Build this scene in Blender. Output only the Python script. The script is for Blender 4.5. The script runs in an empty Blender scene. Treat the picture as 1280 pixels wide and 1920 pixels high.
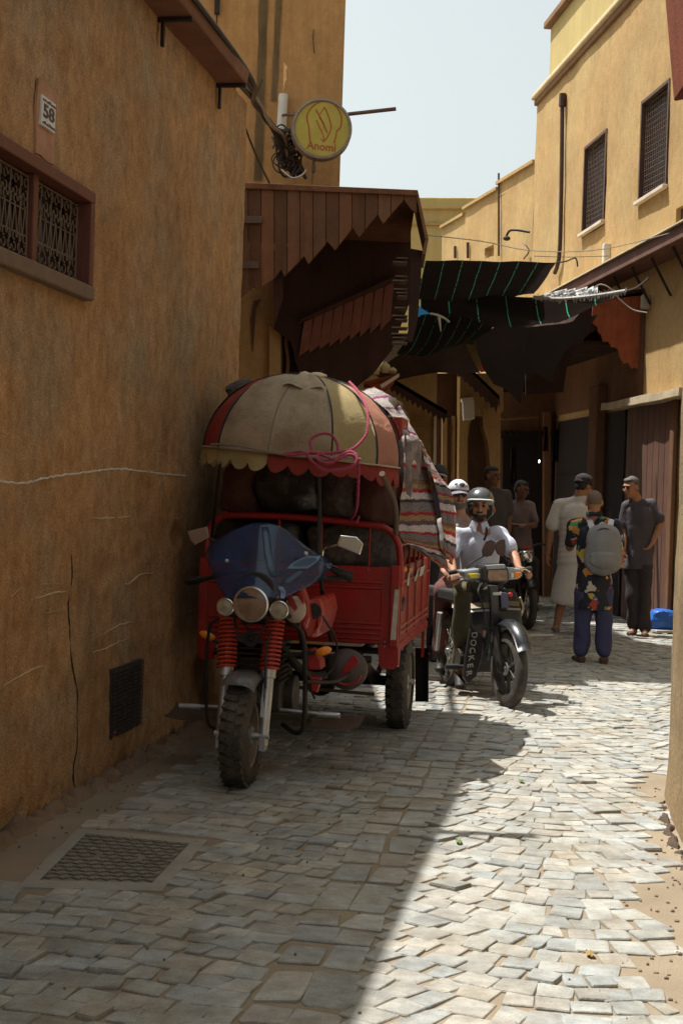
import bpy, bmesh, math, random
from mathutils import Vector, Matrix, noise
import numpy as np
S = bpy.context.scene
PI = math.pi
random.seed(7)
# ------------------------------------------------------------------ camera
F = 2667.0
H = 1.58
cam = bpy.data.cameras.new('camera'); camo = bpy.data.objects.new('camera', cam)
S.collection.objects.link(camo); S.camera = camo
cam.sensor_fit = 'VERTICAL'; cam.sensor_height = 36.0; cam.lens = 50.0
cam.clip_end = 500; cam.clip_start = 0.05
PITCH, ROLL = 0.75, 1.9
CM = Matrix.Translation((0, 0, H)) @ Matrix.Rotation(math.radians(90 - PITCH), 4, 'X') @ Matrix.Rotation(math.radians(ROLL), 4, 'Z')
camo.matrix_world = CM
CR = CM.to_3x3()
# ------------------------------------------------------------------ light
SUN = Vector((-0.36, 0.20, 1.0)).normalized()      # direction towards the sun
EL = math.asin(SUN.z)
W = bpy.data.worlds.new('World'); S.world = W; W.use_nodes = True
nt = W.node_tree
sky = nt.nodes.new('ShaderNodeTexSky'); sky.sky_type = 'NISHITA'; sky.sun_disc = False
sky.sun_elevation = EL; sky.sun_rotation = math.atan2(SUN.x, SUN.y)
sky.dust_density = 4.0; sky.air_density = 1.0; sky.ozone_density = 0.6
hs_ = nt.nodes.new('ShaderNodeHueSaturation'); hs_.inputs['Saturation'].default_value = 0.22     # thin white haze over the blue
nt.links.new(sky.outputs[0], hs_.inputs['Color']); sm_ = nt.nodes.new('ShaderNodeMix'); sm_.data_type = 'RGBA'; sm_.blend_type = 'MULTIPLY'; sm_.inputs[0].default_value = 1.0; sm_.inputs[7].default_value = (0.94, 1.0, 0.955, 1)
nt.links.new(hs_.outputs[0], sm_.inputs[6]); nt.links.new(sm_.outputs[2], nt.nodes['Background'].inputs[0])
nt.nodes['Background'].inputs[1].default_value = 0.105
sl = bpy.data.lights.new('sun', 'SUN'); so = bpy.data.objects.new('sun', sl); S.collection.objects.link(so)
sl.energy = 4.6; sl.angle = math.radians(0.6); sl.color = (1.0, 0.97, 0.91)
so.rotation_mode = 'QUATERNION'; so.rotation_quaternion = SUN.to_track_quat('Z', 'Y'); so.location = (0, 0, 30)
S.view_settings.view_transform = 'Standard'; S.view_settings.look = 'None'
S.view_settings.exposure = 0.9; S.view_settings.gamma = 1.0

# ------------------------------------------------------------------ measuring the place from the photograph
def ray(px, py):
    return CR @ Vector(((px - 640) / F, -(py - 960) / F, -1.0))
def P(px, py, y):
    r = ray(px, py); return Vector((0, 0, H)) + r * (y / r.y)
def G(px, py, z=0.0):
    r = ray(px, py); return Vector((0, 0, H)) + r * ((z - H) / r.z)
class Frame:
    def __init__(s, loc, rz):
        s.m = Matrix.Translation(loc) @ Matrix.Rotation(rz, 4, 'Z'); s.i = s.m.inverted()
        s.loc = Vector(loc); s.rz = rz
    def at(s, px, py, ly):            # local point on the plane local y = ly
        o = s.i @ Vector((0, 0, H)); d = s.i.to_3x3() @ ray(px, py)
        return o + d * ((ly - o.y) / d.y)
    def atx(s, px, py, lx):
        o = s.i @ Vector((0, 0, H)); d = s.i.to_3x3() @ ray(px, py)
        return o + d * ((lx - o.x) / d.x)
def V(*a): return Vector(a)

# ------------------------------------------------------------------ materials
MATS = {}; TONED = set()
def mat(name, col, rough=0.7, metal=0.0, var=0.25, vs=3.0, bump=0.0, bs=60.0, spec=0.4, streak=0.0, grain=0.0,
        gs=400.0, second=None, sec_amt=0.0, sec_scale=2.0, coat=0.0, alpha=1.0, trans=0.0, blotch=0.0, tone=False):
    if name in MATS: return MATS[name]
    m = bpy.data.materials.new(name); m.use_nodes = True; t = m.node_tree; N = t.nodes; L = t.links
    b = N['Principled BSDF']; b.inputs['Roughness'].default_value = rough; b.inputs['Metallic'].default_value = metal
    b.inputs['Specular IOR Level'].default_value = spec
    if coat: b.inputs['Coat Weight'].default_value = coat; b.inputs['Coat Roughness'].default_value = 0.15
    if trans: b.inputs['Transmission Weight'].default_value = trans
    if alpha < 1: b.inputs['Alpha'].default_value = alpha
    tc = N.new('ShaderNodeTexCoord')
    def noi(scale, detail=4, vec=None, r=0.6):
        n = N.new('ShaderNodeTexNoise'); n.inputs['Scale'].default_value = scale; n.inputs['Detail'].default_value = detail
        n.inputs['Roughness'].default_value = r
        L.new(vec if vec else tc.outputs['Object'], n.inputs['Vector']); return n.outputs['Fac']
    cur = None
    def rgb(c):
        n = N.new('ShaderNodeRGB'); n.outputs[0].default_value = (*c, 1); return n.outputs[0]
    cur = rgb(col)
    def mixin(fac, a, c, mode='MIX'):
        x = N.new('ShaderNodeMix'); x.data_type = 'RGBA'; x.blend_type = mode
        if isinstance(fac, float): x.inputs[0].default_value = fac
        else: L.new(fac, x.inputs[0])
        L.new(a, x.inputs[6]); L.new(c, x.inputs[7]); return x.outputs[2]
    def ramp(f, lo, hi):
        r = N.new('ShaderNodeMapRange'); r.inputs[1].default_value = lo; r.inputs[2].default_value = hi
        L.new(f, r.inputs[0]); return r.outputs[0]
    def mul(f, k):
        r = N.new('ShaderNodeMath'); r.operation = 'MULTIPLY'; L.new(f, r.inputs[0]); r.inputs[1].default_value = k; return r.outputs[0]
    if second and sec_amt:
        f = mul(ramp(noi(sec_scale, 6), 0.45, 0.68), sec_amt); cur = mixin(f, cur, rgb(second))
    if var:
        f = ramp(noi(vs, 5), 0.3, 0.75); dark = rgb(tuple(c * (1 - var) for c in col))
        cur = mixin(f, cur, mixin(1.0, cur, rgb((1 - var,) * 3), 'MULTIPLY'))
    if streak:
        mp = N.new('ShaderNodeMapping'); mp.inputs['Scale'].default_value = (7, 7, 0.45); L.new(tc.outputs['Object'], mp.inputs[0])
        f = mul(ramp(noi(1.0, 6, mp.outputs[0], 0.7), 0.42, 0.75), streak)
        cur = mixin(f, cur, mixin(1.0, cur, rgb((0.45, 0.42, 0.4)), 'MULTIPLY'))
    if blotch:
        mp = N.new('ShaderNodeMapping'); mp.inputs['Scale'].default_value = (10, 10, 8); L.new(tc.outputs['Object'], mp.inputs[0])
        f = mul(ramp(noi(1.0, 12, mp.outputs[0], 0.75), 0.40, 0.66), blotch); cur = mixin(f, cur, mixin(1.0, cur, rgb((0.5, 0.44, 0.38)), 'MULTIPLY'))
        f = mul(ramp(noi(31.0, 8, None, 0.8), 0.55, 0.75), blotch*0.8); cur = mixin(f, cur, mixin(1.0, cur, rgb((1.5, 1.45, 1.35)), 'MULTIPLY'))
    if tone:
        at = N.new('ShaderNodeAttribute'); at.attribute_name = 'tone'; cur = mixin(1.0, cur, at.outputs['Color'], 'MULTIPLY'); TONED.add(name)
    if grain:
        f = ramp(noi(gs, 2, None, 0.8), 0.35, 0.65)
        lo = mixin(1.0, cur, rgb((1 - grain,) * 3), 'MULTIPLY'); hi = mixin(1.0, cur, rgb((1 + grain,) * 3), 'MULTIPLY')
        cur = mixin(f, lo, hi)
    L.new(cur, b.inputs['Base Color'])
    if bump:
        bn = N.new('ShaderNodeBump'); bn.inputs['Strength'].default_value = bump; bn.inputs['Distance'].default_value = 0.01
        L.new(noi(bs, 5, None, 0.65), bn.inputs['Height']); L.new(bn.outputs[0], b.inputs['Normal'])
    if rough < 0.6:
        rr = N.new('ShaderNodeMapRange'); L.new(noi(9.0, 5), rr.inputs[0]); rr.inputs[1].default_value = 0.3; rr.inputs[2].default_value = 0.7
        rr.inputs[3].default_value = rough * 0.8; rr.inputs[4].default_value = min(1, rough * 1.5); L.new(rr.outputs[0], b.inputs['Roughness'])
    MATS[name] = m; return m
def principled(m): return m.node_tree.nodes['Principled BSDF']
def emis(name, col, k):
    m = bpy.data.materials.new(name); m.use_nodes = True; b = principled(m)
    b.inputs['Base Color'].default_value = (*col, 1); b.inputs['Emission Color'].default_value = (*col, 1); b.inputs['Emission Strength'].default_value = k
    return m

plaster_l = mat('plaster_left', (0.50, 0.285, 0.135), 0.95, var=0.3, vs=1.3, bump=1.0, bs=60, streak=0.2, grain=0.26, gs=110, second=(0.40, 0.30, 0.19), sec_amt=0.85, sec_scale=1.6, spec=0.1, blotch=0.75)
plaster_r = mat('plaster_ochre', (0.48, 0.315, 0.14), 0.95, blotch=0.4, var=0.25, vs=0.9, bump=0.5, bs=30, streak=0.2, grain=0.14, gs=160, second=(0.50, 0.38, 0.18), sec_amt=0.6, sec_scale=0.7, spec=0.15)
plaster_b = mat('plaster_back', (0.49, 0.285, 0.12), 0.95, blotch=0.4, var=0.25, vs=1.1, bump=0.5, bs=30, streak=0.45, grain=0.14, gs=180, spec=0.15)
plaster_y = mat('plaster_yellow', (0.50, 0.39, 0.17), 0.95, var=0.2, vs=0.8, bump=0.4, bs=25, streak=0.2, grain=0.1, gs=150, spec=0.15)
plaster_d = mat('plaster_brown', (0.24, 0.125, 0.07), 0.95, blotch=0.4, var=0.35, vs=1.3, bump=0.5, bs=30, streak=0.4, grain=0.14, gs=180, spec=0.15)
plaster_n = mat('plaster_worn', (0.33, 0.235, 0.13), 0.95, blotch=0.6, var=0.4, vs=2.0, bump=1.0, bs=35, streak=0.5, grain=0.16, gs=240, second=(0.3, 0.24, 0.15), sec_amt=0.6, sec_scale=3, spec=0.15)
plaster_dd = mat('plaster_shaded', (0.20, 0.105, 0.06), 0.95, blotch=0.4, var=0.35, vs=1.3, bump=0.5, bs=30, streak=0.4, grain=0.14, gs=180, spec=0.1)  # brown plaster, the covered lane's shade put into its colour
wood = mat('wood_brown', (0.19, 0.085, 0.043), 0.8, tone=True, blotch=0.3, var=0.4, vs=2.5, bump=0.5, bs=50, streak=0.7, grain=0.15, gs=200, spec=0.2)
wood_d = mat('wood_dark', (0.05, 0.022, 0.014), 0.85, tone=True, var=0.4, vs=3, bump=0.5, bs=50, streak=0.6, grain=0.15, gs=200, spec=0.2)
wood_r = mat('wood_red', (0.30, 0.075, 0.03), 0.8, tone=True, blotch=0.3, var=0.35, vs=4, bump=0.4, bs=50, streak=0.6, grain=0.12, gs=200, spec=0.2)
red_trim = mat('red_brown_paint', (0.13, 0.038, 0.022), 0.6, var=0.3, vs=6, bump=0.3, bs=60, grain=0.1, gs=250)
iron = mat('dark_iron', (0.03, 0.022, 0.02), 0.55, metal=0.3, var=0.3, vs=10, bump=0.2, bs=80)
iron_l = mat('worn_iron', (0.16, 0.115, 0.085), 0.5, metal=0.5, var=0.3, vs=20, bump=0.3, bs=90)
black = mat('black_rubber', (0.018, 0.016, 0.015), 0.7, var=0.3, vs=12, bump=0.2, bs=90)
tyre_m = mat('dusty_tyre', (0.052, 0.044, 0.037), 0.9, var=0.3, vs=14, bump=0.5, bs=80, second=(0.15, 0.12, 0.085), sec_amt=0.6, sec_scale=9)
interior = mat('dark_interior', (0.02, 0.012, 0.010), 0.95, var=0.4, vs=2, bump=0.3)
stone_sill = mat('stone_sill', (0.19, 0.125, 0.08), 0.9, var=0.3, vs=8, bump=0.6, bs=60, grain=0.15)
white_p = mat('white_plastic', (0.62, 0.6, 0.55), 0.55, var=0.2, vs=8)
chrome = mat('chrome', (0.72, 0.7, 0.67), 0.18, metal=1.0, var=0.15, vs=14)
alu = mat('dull_aluminium', (0.5, 0.5, 0.5), 0.38, metal=0.9, var=0.3, vs=14, bump=0.2)
red_p = mat('red_paint', (0.36, 0.008, 0.008), 0.42, blotch=0.45, var=0.3, vs=5, bump=0.08, bs=30, coat=0.3, grain=0.08, gs=120, second=(0.26, 0.035, 0.02), sec_amt=0.6, sec_scale=6)
orange_l = mat('orange_lens', (0.75, 0.22, 0.02), 0.25, var=0.1)
skin_m = mat('skin_tan', (0.32, 0.15, 0.085), 0.55, var=0.15, vs=12, bump=0.1, bs=120)
hair_m = mat('hair_black', (0.02, 0.014, 0.011), 0.6, var=0.3, vs=40, bump=0.7, bs=150)

# ------------------------------------------------------------------ mesh helpers
def new_bm(): return bmesh.new()
def _mx(bm, geo, M):
    bmesh.ops.transform(bm, matrix=M, verts=geo)
def box(bm, c, s, rot=None):
    r = bmesh.ops.create_cube(bm, size=1.0)['verts']
    M = Matrix.Translation(c) @ (rot.to_4x4() if rot else Matrix.Identity(4)) @ Matrix.Diagonal((*s, 1))
    _mx(bm, r, M); return r
def align(d):
    return Vector(d).to_track_quat('Z', 'Y').to_matrix()
def cyl(bm, p0, p1, r0, r1=None, n=12, caps=True):
    p0, p1 = Vector(p0), Vector(p1); d = p1 - p0
    if d.length < 1e-6: return
    r = bmesh.ops.create_cone(bm, cap_ends=caps, segments=n, radius1=r0, radius2=r0 if r1 is None else r1, depth=d.length)['verts']
    _mx(bm, r, Matrix.Translation((p0 + p1) / 2) @ align(d).to_4x4()); return r
def ball(bm, c, r, rot=None, sub=2):
    if not hasattr(r, '__len__'): r = (r, r, r)
    v = bmesh.ops.create_icosphere(bm, subdivisions=sub, radius=1.0)['verts']
    _mx(bm, v, Matrix.Translation(c) @ (rot.to_4x4() if rot else Matrix.Identity(4)) @ Matrix.Diagonal((*r, 1))); return v
def smooth_path(pts, k=6, closed=False):
    pts = [Vector(p) for p in pts]; n = len(pts)
    if n < 3: return pts
    out = []
    R = range(n) if closed else range(n - 1)
    for i in R:
        if closed: a, b, c, d = pts[i-1], pts[i], pts[(i+1) % n], pts[(i+2) % n]
        else: a, b, c, d = pts[max(i-1, 0)], pts[i], pts[i+1], pts[min(i+2, n-1)]
        for j in range(k):
            t = j / k
            out.append(0.5 * ((2*b) + (c-a)*t + (2*a-5*b+4*c-d)*t*t + (3*b-a-3*c+d)*t**3))
    if not closed: out.append(pts[-1])
    return out
def tube(bm, pts, r, n=8, closed=False, k=6, flat=None):
    pts = smooth_path(pts, k, closed) if k > 1 else [Vector(p) for p in pts]
    m = len(pts); rings = []; up = Vector((0, 0, 1)); prev = None
    for i, p in enumerate(pts):
        a = pts[i-1] if (i > 0 or closed) else p; c = pts[(i+1) % m] if (i < m-1 or closed) else p
        d = (c - a)
        if d.length < 1e-9: d = Vector((0, 0, 1))
        d.normalize()
        if prev is None:
            u = d.orthogonal().normalized()
            if flat is not None: u = (flat - d * flat.dot(d)).normalized()
        else: u = (prev - d * prev.dot(d)).normalized()
        prev = u; w = d.cross(u)
        rr = r(i / (m - 1)) if callable(r) else r
        r1, r2 = (rr if hasattr(rr, '__len__') else (rr, rr))
        rings.append([bm.verts.new(p + u * math.cos(2*PI*j/n) * r1 + w * math.sin(2*PI*j/n) * r2) for j in range(n)])
    for i in range(m if closed else m - 1):
        A, B = rings[i], rings[(i+1) % m]
        for j in range(n):
            bm.faces.new((A[j], A[(j+1) % n], B[(j+1) % n], B[j]))
    if not closed:
        bm.faces.new(rings[0][::-1]); bm.faces.new(rings[-1])
def prism(bm, pts, ext):
    pts = [Vector(p) for p in pts]; ext = Vector(ext)
    a = [bm.verts.new(p) for p in pts]; b = [bm.verts.new(p + ext) for p in pts]; n = len(pts)
    fs = [bm.faces.new(a), bm.faces.new(b[::-1])]
    for i in range(n): fs.append(bm.faces.new((a[i], b[i], b[(i+1) % n], a[(i+1) % n])))
    bmesh.ops.recalc_face_normals(bm, faces=fs)
    return fs
def gridsurf(bm, rows, thick=0.0, uv=True):
    """rows: list of lists of points -> sheet; thick > 0 makes it solid"""
    R, C = len(rows), len(rows[0])
    vs = [[bm.verts.new(p) for p in r] for r in rows]; fs = []
    lay = bm.loops.layers.uv.verify() if uv else None
    for i in range(R-1):
        for j in range(C-1):
            f = bm.faces.new((vs[i][j], vs[i][j+1], vs[i+1][j+1], vs[i+1][j])); fs.append(f)
            if lay:
                for lp, (a, b) in zip(f.loops, ((i, j), (i, j+1), (i+1, j+1), (i+1, j))): lp[lay].uv = (b / (C-1), a / (R-1))
    if thick:
        bmesh.ops.solidify(bm, geom=fs, thickness=thick)
def lathe(bm, prof, n=32, M=None, closed=False):
    """prof: (r, h) about z"""
    rings = []
    for r, h in prof:
        rings.append([bm.verts.new((M @ Vector((r*math.cos(2*PI*j/n), r*math.sin(2*PI*j/n), h))) if M else (r*math.cos(2*PI*j/n), r*math.sin(2*PI*j/n), h)) for j in range(n)])
    m = len(prof)
    for i in range(m if closed else m-1):
        A, B = rings[i], rings[(i+1) % m]
        for j in range(n): bm.faces.new((A[j], A[(j+1) % n], B[(j+1) % n], B[j]))
    if not closed:
        if prof[0][0] > 1e-5: bm.faces.new(rings[0][::-1])
        if prof[-1][0] > 1e-5: bm.faces.new(rings[-1])
def rough_up(bm, amp, scale, verts=None, seed=0.0):
    for v in (verts or bm.verts):
        n = noise.noise_vector(v.co * scale + Vector((seed, seed*2, -seed))); v.co += n * amp
def link(o): S.collection.objects.link(o); return o
def tag(o, label=None, cat=None, group=None, kind=None):
    if label: o['label'] = label
    if cat: o['category'] = cat
    if group: o['group'] = group
    if kind: o['kind'] = kind
    return o
def obj(name, bm, m, parent=None, world=False, smooth=False, bevel=0.0, label=None, loc=None):
    if world and parent is not None:
        pm = Matrix.Translation(parent.location) @ Matrix.Rotation(parent.rotation_euler.z, 4, 'Z')
        if parent.parent is not None:
            q = parent.parent; pm = Matrix.Translation(q.location) @ Matrix.Rotation(q.rotation_euler.z, 4, 'Z') @ pm
        bmesh.ops.transform(bm, matrix=pm.inverted(), verts=bm.verts)
    bmesh.ops.recalc_face_normals(bm, faces=bm.faces) if len(bm.faces) < 60000 else None
    if parent is None and loc is None:
        cs = [v.co for v in bm.verts]
        loc = Vector(((min(c.x for c in cs)+max(c.x for c in cs))/2, (min(c.y for c in cs)+max(c.y for c in cs))/2, min(c.z for c in cs)))
    if parent is None:
        bmesh.ops.translate(bm, vec=-Vector(loc), verts=bm.verts)
    if any(x.name in TONED for x in (m if isinstance(m, (list, tuple)) else [m])):
        lay = bm.loops.layers.float_color.new('tone'); done = set(); R_t = random.Random(len(bm.faces)*7+len(name))
        for f0 in bm.faces:
            if f0.index in done and f0.index >= 0: pass
        bm.faces.index_update()
        for f0 in bm.faces:
            if f0.index in done: continue
            st = [f0]; done.add(f0.index); tv = R_t.uniform(0.72, 1.25); w_ = R_t.uniform(0.93, 1.05)
            while st:
                g = st.pop()
                for lp in g.loops: lp[lay] = (tv, tv*w_, tv*w_*w_, 1)
                for e_ in g.edges:
                    for h in e_.link_faces:
                        if h.index not in done: done.add(h.index); st.append(h)
    me = bpy.data.meshes.new(name); bm.to_mesh(me); bm.free()
    if smooth:
        for p in me.polygons: p.use_smooth = True
        if smooth != 'all':
            try: me.set_sharp_from_angle(angle=math.radians(40))
            except Exception: pass
    o = bpy.data.objects.new(name, me); link(o)
    if parent is None: o.location = loc
    else: o.parent = parent
    for x in (m if isinstance(m, (list, tuple)) else [m]): me.materials.append(x)
    if bevel:
        b = o.modifiers.new('bevel', 'BEVEL'); b.width = bevel; b.segments = 2; b.limit_method = 'ANGLE'; b.angle_limit = math.radians(50)
    if label: o['label'] = label
    return o
def thing(name, label, cat, loc=(0, 0, 0), rz=0.0, group=None, kind=None):
    o = bpy.data.objects.new(name, None); link(o); o.location = loc; o.rotation_euler = (0, 0, rz)
    o.empty_display_size = 0.2
    return tag(o, label, cat, group, kind)
def from_eval(o):
    """replace o's mesh by its evaluated (modified) mesh"""
    dg = bpy.context.evaluated_depsgraph_get(); e = o.evaluated_get(dg)
    me = bpy.data.meshes.new_from_object(e, preserve_all_data_layers=True, depsgraph=dg)
    old = o.data; mats = list(old.materials); o.modifiers.clear(); o.data = me
    me.materials.clear()
    for x in mats: me.materials.append(x)
    return o
def blob(name, prims, m, parent, voxel=0.01, smooth=4, amp=0.0, scale=6.0, label=None, cut=None):
    """one continuous skin over overlapping capsules ('c', p0, p1, r0, r1) and ellipsoids ('e', c, radii, rot)"""
    bm = new_bm()
    for p in prims:
        if p[0] == 'c':
            _, a, b, r0, r1 = p; a, b = Vector(a), Vector(b)
            ball(bm, a, r0); ball(bm, b, r1)
            if (b - a).length > 1e-4: cyl(bm, a, b, r0, r1, 20)
        elif p[0] == 'e': ball(bm, p[1], p[2], p[3] if len(p) > 3 else None, 3)
        elif p[0] == 'b': box(bm, p[1], p[2], p[3] if len(p) > 3 else None)
    o = obj(name, bm, m, parent, label=label)
    r = o.modifiers.new('r', 'REMESH'); r.mode = 'VOXEL'; r.voxel_size = voxel; r.use_smooth_shade = True
    if smooth:
        s = o.modifiers.new('s', 'SMOOTH'); s.iterations = smooth; s.factor = 0.5
    from_eval(o)
    if amp or cut:
        b2 = bmesh.new(); b2.from_mesh(o.data)
        if amp:
            b2.normal_update()
            for v in b2.verts:
                q = v.co * scale; v.co += v.normal * amp * noise.noise(Vector((q.x, q.y, q.z * 0.6)) + Vector((3.1, 1.7, 0)))
        for co, no in (cut or []):
            g = bmesh.ops.bisect_plane(b2, geom=b2.verts[:] + b2.edges[:] + b2.faces[:], plane_co=co, plane_no=no, clear_outer=True)
            ed = [e for e in g['geom_cut'] if isinstance(e, bmesh.types.BMEdge)]
            try: bmesh.ops.holes_fill(b2, edges=ed)
            except Exception: pass
        b2.to_mesh(o.data); b2.free()
    for p in o.data.polygons: p.use_smooth = True
    return o
def text_bm(txt, size, ext=0.002, font_bold=0.0):
    cu = bpy.data.curves.new('t', 'FONT'); cu.body = txt; cu.size = size; cu.extrude = ext; cu.align_x = 'CENTER'; cu.align_y = 'CENTER'
    cu.offset = font_bold
    o = bpy.data.objects.new('t', cu); link(o)
    dg = bpy.context.evaluated_depsgraph_get(); dg.update()
    me = bpy.data.meshes.new_from_object(o.evaluated_get(dg), depsgraph=dg)
    bm = new_bm(); bm.from_mesh(me)
    bpy.data.objects.remove(o); bpy.data.meshes.remove(me); bpy.data.curves.remove(cu)
    return bm
def basis(o, x, y):
    x = Vector(x).normalized(); y = Vector(y).normalized(); z = x.cross(y)
    M = Matrix((x, y, z)).transposed().to_4x4(); return Matrix.Translation(o) @ M
# ------------------------------------------------------------------ the street plan
def hdir(px, py=930):
    r = ray(px, py); return Vector((r.x, r.y, 0)).normalized()
class Wall:
    """a vertical wall plane: s along it (away from the camera), z up, out towards the street"""
    def __init__(w, p, d, side):
        w.p = Vector((p.x, p.y, 0)); w.d = d; w.n = Vector((d.y, -d.x, 0)) * side
    def hit(w, px, py):
        r = ray(px, py); o = Vector((0, 0, H)); t = (w.p - o).dot(w.n) / r.dot(w.n); q = o + r * t
        return (q - w.p).dot(w.d), q.z
    def pt(w, s, z, out=0.0): return w.p + w.d * s + w.n * out + Vector((0, 0, z))
LW = Wall(G(60, 1525), hdir(1087), 1)
RW = Wall(G(1250, 1183), hdir(350), -1)
NW = Wall(G(1250, 1490), hdir(1050), -1)
def wall_grid(bm, w, s0, s1, z0, z1, holes=(), step=0.1, disp=None, rec=0.12, thick=0.3):
    ns = max(1, round((s1-s0)/step)); nz = max(1, round((z1-z0)/step))
    ss = [s0 + (s1-s0)*i/ns for i in range(ns+1)]; zs = [z0 + (z1-z0)*j/nz for j in range(nz+1)]
    for h in holes:                                      # snap grid lines to the holes' edges
        for x, arr in ((h[0], ss), (h[1], ss), (h[2], zs), (h[3], zs)):
            k = min(range(len(arr)), key=lambda i: abs(arr[i]-x)); arr[k] = x
    def inhole(s, z): return any(h[0] < s < h[1] and h[2] < z < h[3] for h in holes)
    vs = {}
    def vv(i, j):
        if (i, j) not in vs:
            s, z = ss[i], zs[j]; vs[i, j] = bm.verts.new(w.pt(s, z, disp(s, z) if disp else 0.0))
        return vs[i, j]
    for i in range(len(ss)-1):
        for j in range(len(zs)-1):
            if not inhole((ss[i]+ss[i+1])/2, (zs[j]+zs[j+1])/2):
                bm.faces.new((vv(i, j), vv(i+1, j), vv(i+1, j+1), vv(i, j+1)))
    for h in holes:
        a = [w.pt(h[0], h[2], 0.01), w.pt(h[1], h[2], 0.01), w.pt(h[1], h[3], 0.01), w.pt(h[0], h[3], 0.01)]
        b = [p - w.n * rec for p in a]
        A = [bm.verts.new(p) for p in a]; B = [bm.verts.new(p) for p in b]
        for i in range(4): bm.faces.new((A[i], A[(i+1) % 4], B[(i+1) % 4], B[i]))
        bm.faces.new(B)
    # body of the wall behind the face
    o = 0.18 + rec
    for q in ((s0, z0, s1, z1),):
        c = [w.pt(s0, z0, -o), w.pt(s1, z0, -o), w.pt(s1, z0, -o-thick), w.pt(s0, z0, -o-thick)]
        prism(bm, c, (0, 0, z1-z0))
    for sa in (s0, s1):                                  # end cheeks and the coping that close the wall
        box(bm, w.pt(sa + (0.01 if sa == s0 else -0.01), (z0+z1)/2, -o/2-0.03), (0.02, o-0.03, z1-z0), Matrix((w.d, w.n, Vector((0, 0, 1)))).transposed())
    box(bm, w.pt((s0+s1)/2, z1-0.015, -o/2-0.03), (s1-s0, o-0.03, 0.03), Matrix((w.d, w.n, Vector((0, 0, 1)))).transposed())
def wrot(w): return Matrix((w.d, w.n, Vector((0, 0, 1)))).transposed()
def wbox(bm, w, s0, s1, z0, z1, o0, o1):
    box(bm, w.pt((s0+s1)/2, (z0+z1)/2, (o0+o1)/2), (s1-s0, o1-o0, z1-z0), wrot(w))

# ------------------------------------------------------------------ ground and cobbles
sand = mat('sandy_ground', (0.25, 0.20, 0.14), 0.98, var=0.3, vs=2.2, bump=0.7, bs=70, grain=0.2, gs=300, second=(0.26, 0.2, 0.14), sec_amt=0.6, sec_scale=5, spec=0.1)
bm = new_bm(); box(bm, (0, 80, -0.15), (240, 240, 0.3)); tag(obj('ground', bm, sand, loc=(0, 0, 0)), kind='structure')
stone_m = mat('paving_stone', (0.355, 0.352, 0.325), 0.8, blotch=0.5, var=0.35, vs=5, bump=0.7, bs=110, grain=0.16, gs=260, second=(0.34, 0.29, 0.2), sec_amt=0.55, sec_scale=2.3, spec=0.3)
# each stone has a tone of its own and a dusting of sand
t = stone_m.node_tree; b_ = principled(stone_m)
src = b_.inputs['Base Color'].links[0].from_socket
at_ = t.nodes.new('ShaderNodeAttribute'); at_.attribute_name = 'tone'
mx = t.nodes.new('ShaderNodeMix'); mx.data_type = 'RGBA'; mx.blend_type = 'MULTIPLY'; mx.inputs[0].default_value = 1.0
t.links.new(src, mx.inputs[6]); t.links.new(at_.outputs['Color'], mx.inputs[7]); t.links.new(mx.outputs[2], b_.inputs['Base Color'])
bm = new_bm(); tone = bm.loops.layers.float_color.new('tone')
SD = hdir(1087); SNn = Vector((SD.y, -SD.x, 0)); SO = LW.p.copy()
def sp(s, v): return SO + SD * s + SNn * v
def sv(p): q = p - SO; return q.dot(SD), q.dot(SNn)
mh = [G(28, 1668), G(290, 1668), G(378, 1565), G(130, 1552)]            # manhole frame
mh = [G(40, 1665), G(300, 1672), G(383, 1580), G(150, 1558)]
chA, chB = sv(G(560, 1880)), sv(G(790, 1470))
chc = lambda s: chA[1] + (chB[1]-chA[1]) * (s-chA[0])/(chB[0]-chA[0])
rs = random.Random(3)
def stone(c, hs, hv, ang, jit, h, ch=0.2):
    tone_v = rs.uniform(0.80, 1.12); warm = rs.uniform(0.94, 1.05); 
    tx, ty = rs.uniform(-0.03, 0.03), rs.uniform(-0.055, 0.012)
    cs, sn = math.cos(ang), math.sin(ang)
    out = []
    k = rs.uniform(0.05, ch)
    base = []
    for a, b in ((-1, -1), (1, -1), (1, 1), (-1, 1)):
        ja, jb = rs.gauss(0, jit), rs.gauss(0, jit)
        base.append((a*hs + ja, b*hv + jb))
    ol = []
    for i in range(4):
        p0, p1, p2 = base[i-1], base[i], base[(i+1) % 4]
        kk = k * rs.uniform(0.5, 1.2)
        ol.append((p1[0]+(p0[0]-p1[0])*kk*0.5, p1[1]+(p0[1]-p1[1])*kk*0.5)); ol.append((p1[0]+(p2[0]-p1[0])*kk*0.5, p1[1]+(p2[1]-p1[1])*kk*0.5))
    rings = []
    for sc, z in ((1.0, -0.012), (0.985, h*0.4), (0.94, h*0.87), (0.80, h)):
        ring = []
        for a, b in ol:
            a2, b2 = a*sc, b*sc; x, y = a2*cs - b2*sn, a2*sn + b2*cs
            zz = z + (tx*b2 + ty*a2 if z > 0 else 0)
            ring.append(bm.verts.new(sp(c[0]+x, c[1]+y) + Vector((0, 0, zz))))
        rings.append(ring)
    fs = []
    for A, B in zip(rings, rings[1:]):
        for j in range(8): fs.append(bm.faces.new((A[j], A[(j+1) % 8], B[(j+1) % 8], B[j])))
    fs.append(bm.faces.new(rings[-1]))
    for f in fs:
        for lp in f.loops: lp[tone] = (tone_v*warm, tone_v, tone_v/warm, 1)
def inpoly(p, poly):
    r = False; n = len(poly)
    for i in range(n):
        a, b = poly[i], poly[i-1]
        if (a.y > p.y) != (b.y > p.y) and p.x < (b.x-a.x)*(p.y-a.y)/(b.y-a.y)+a.x: r = not r
    return r
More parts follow.
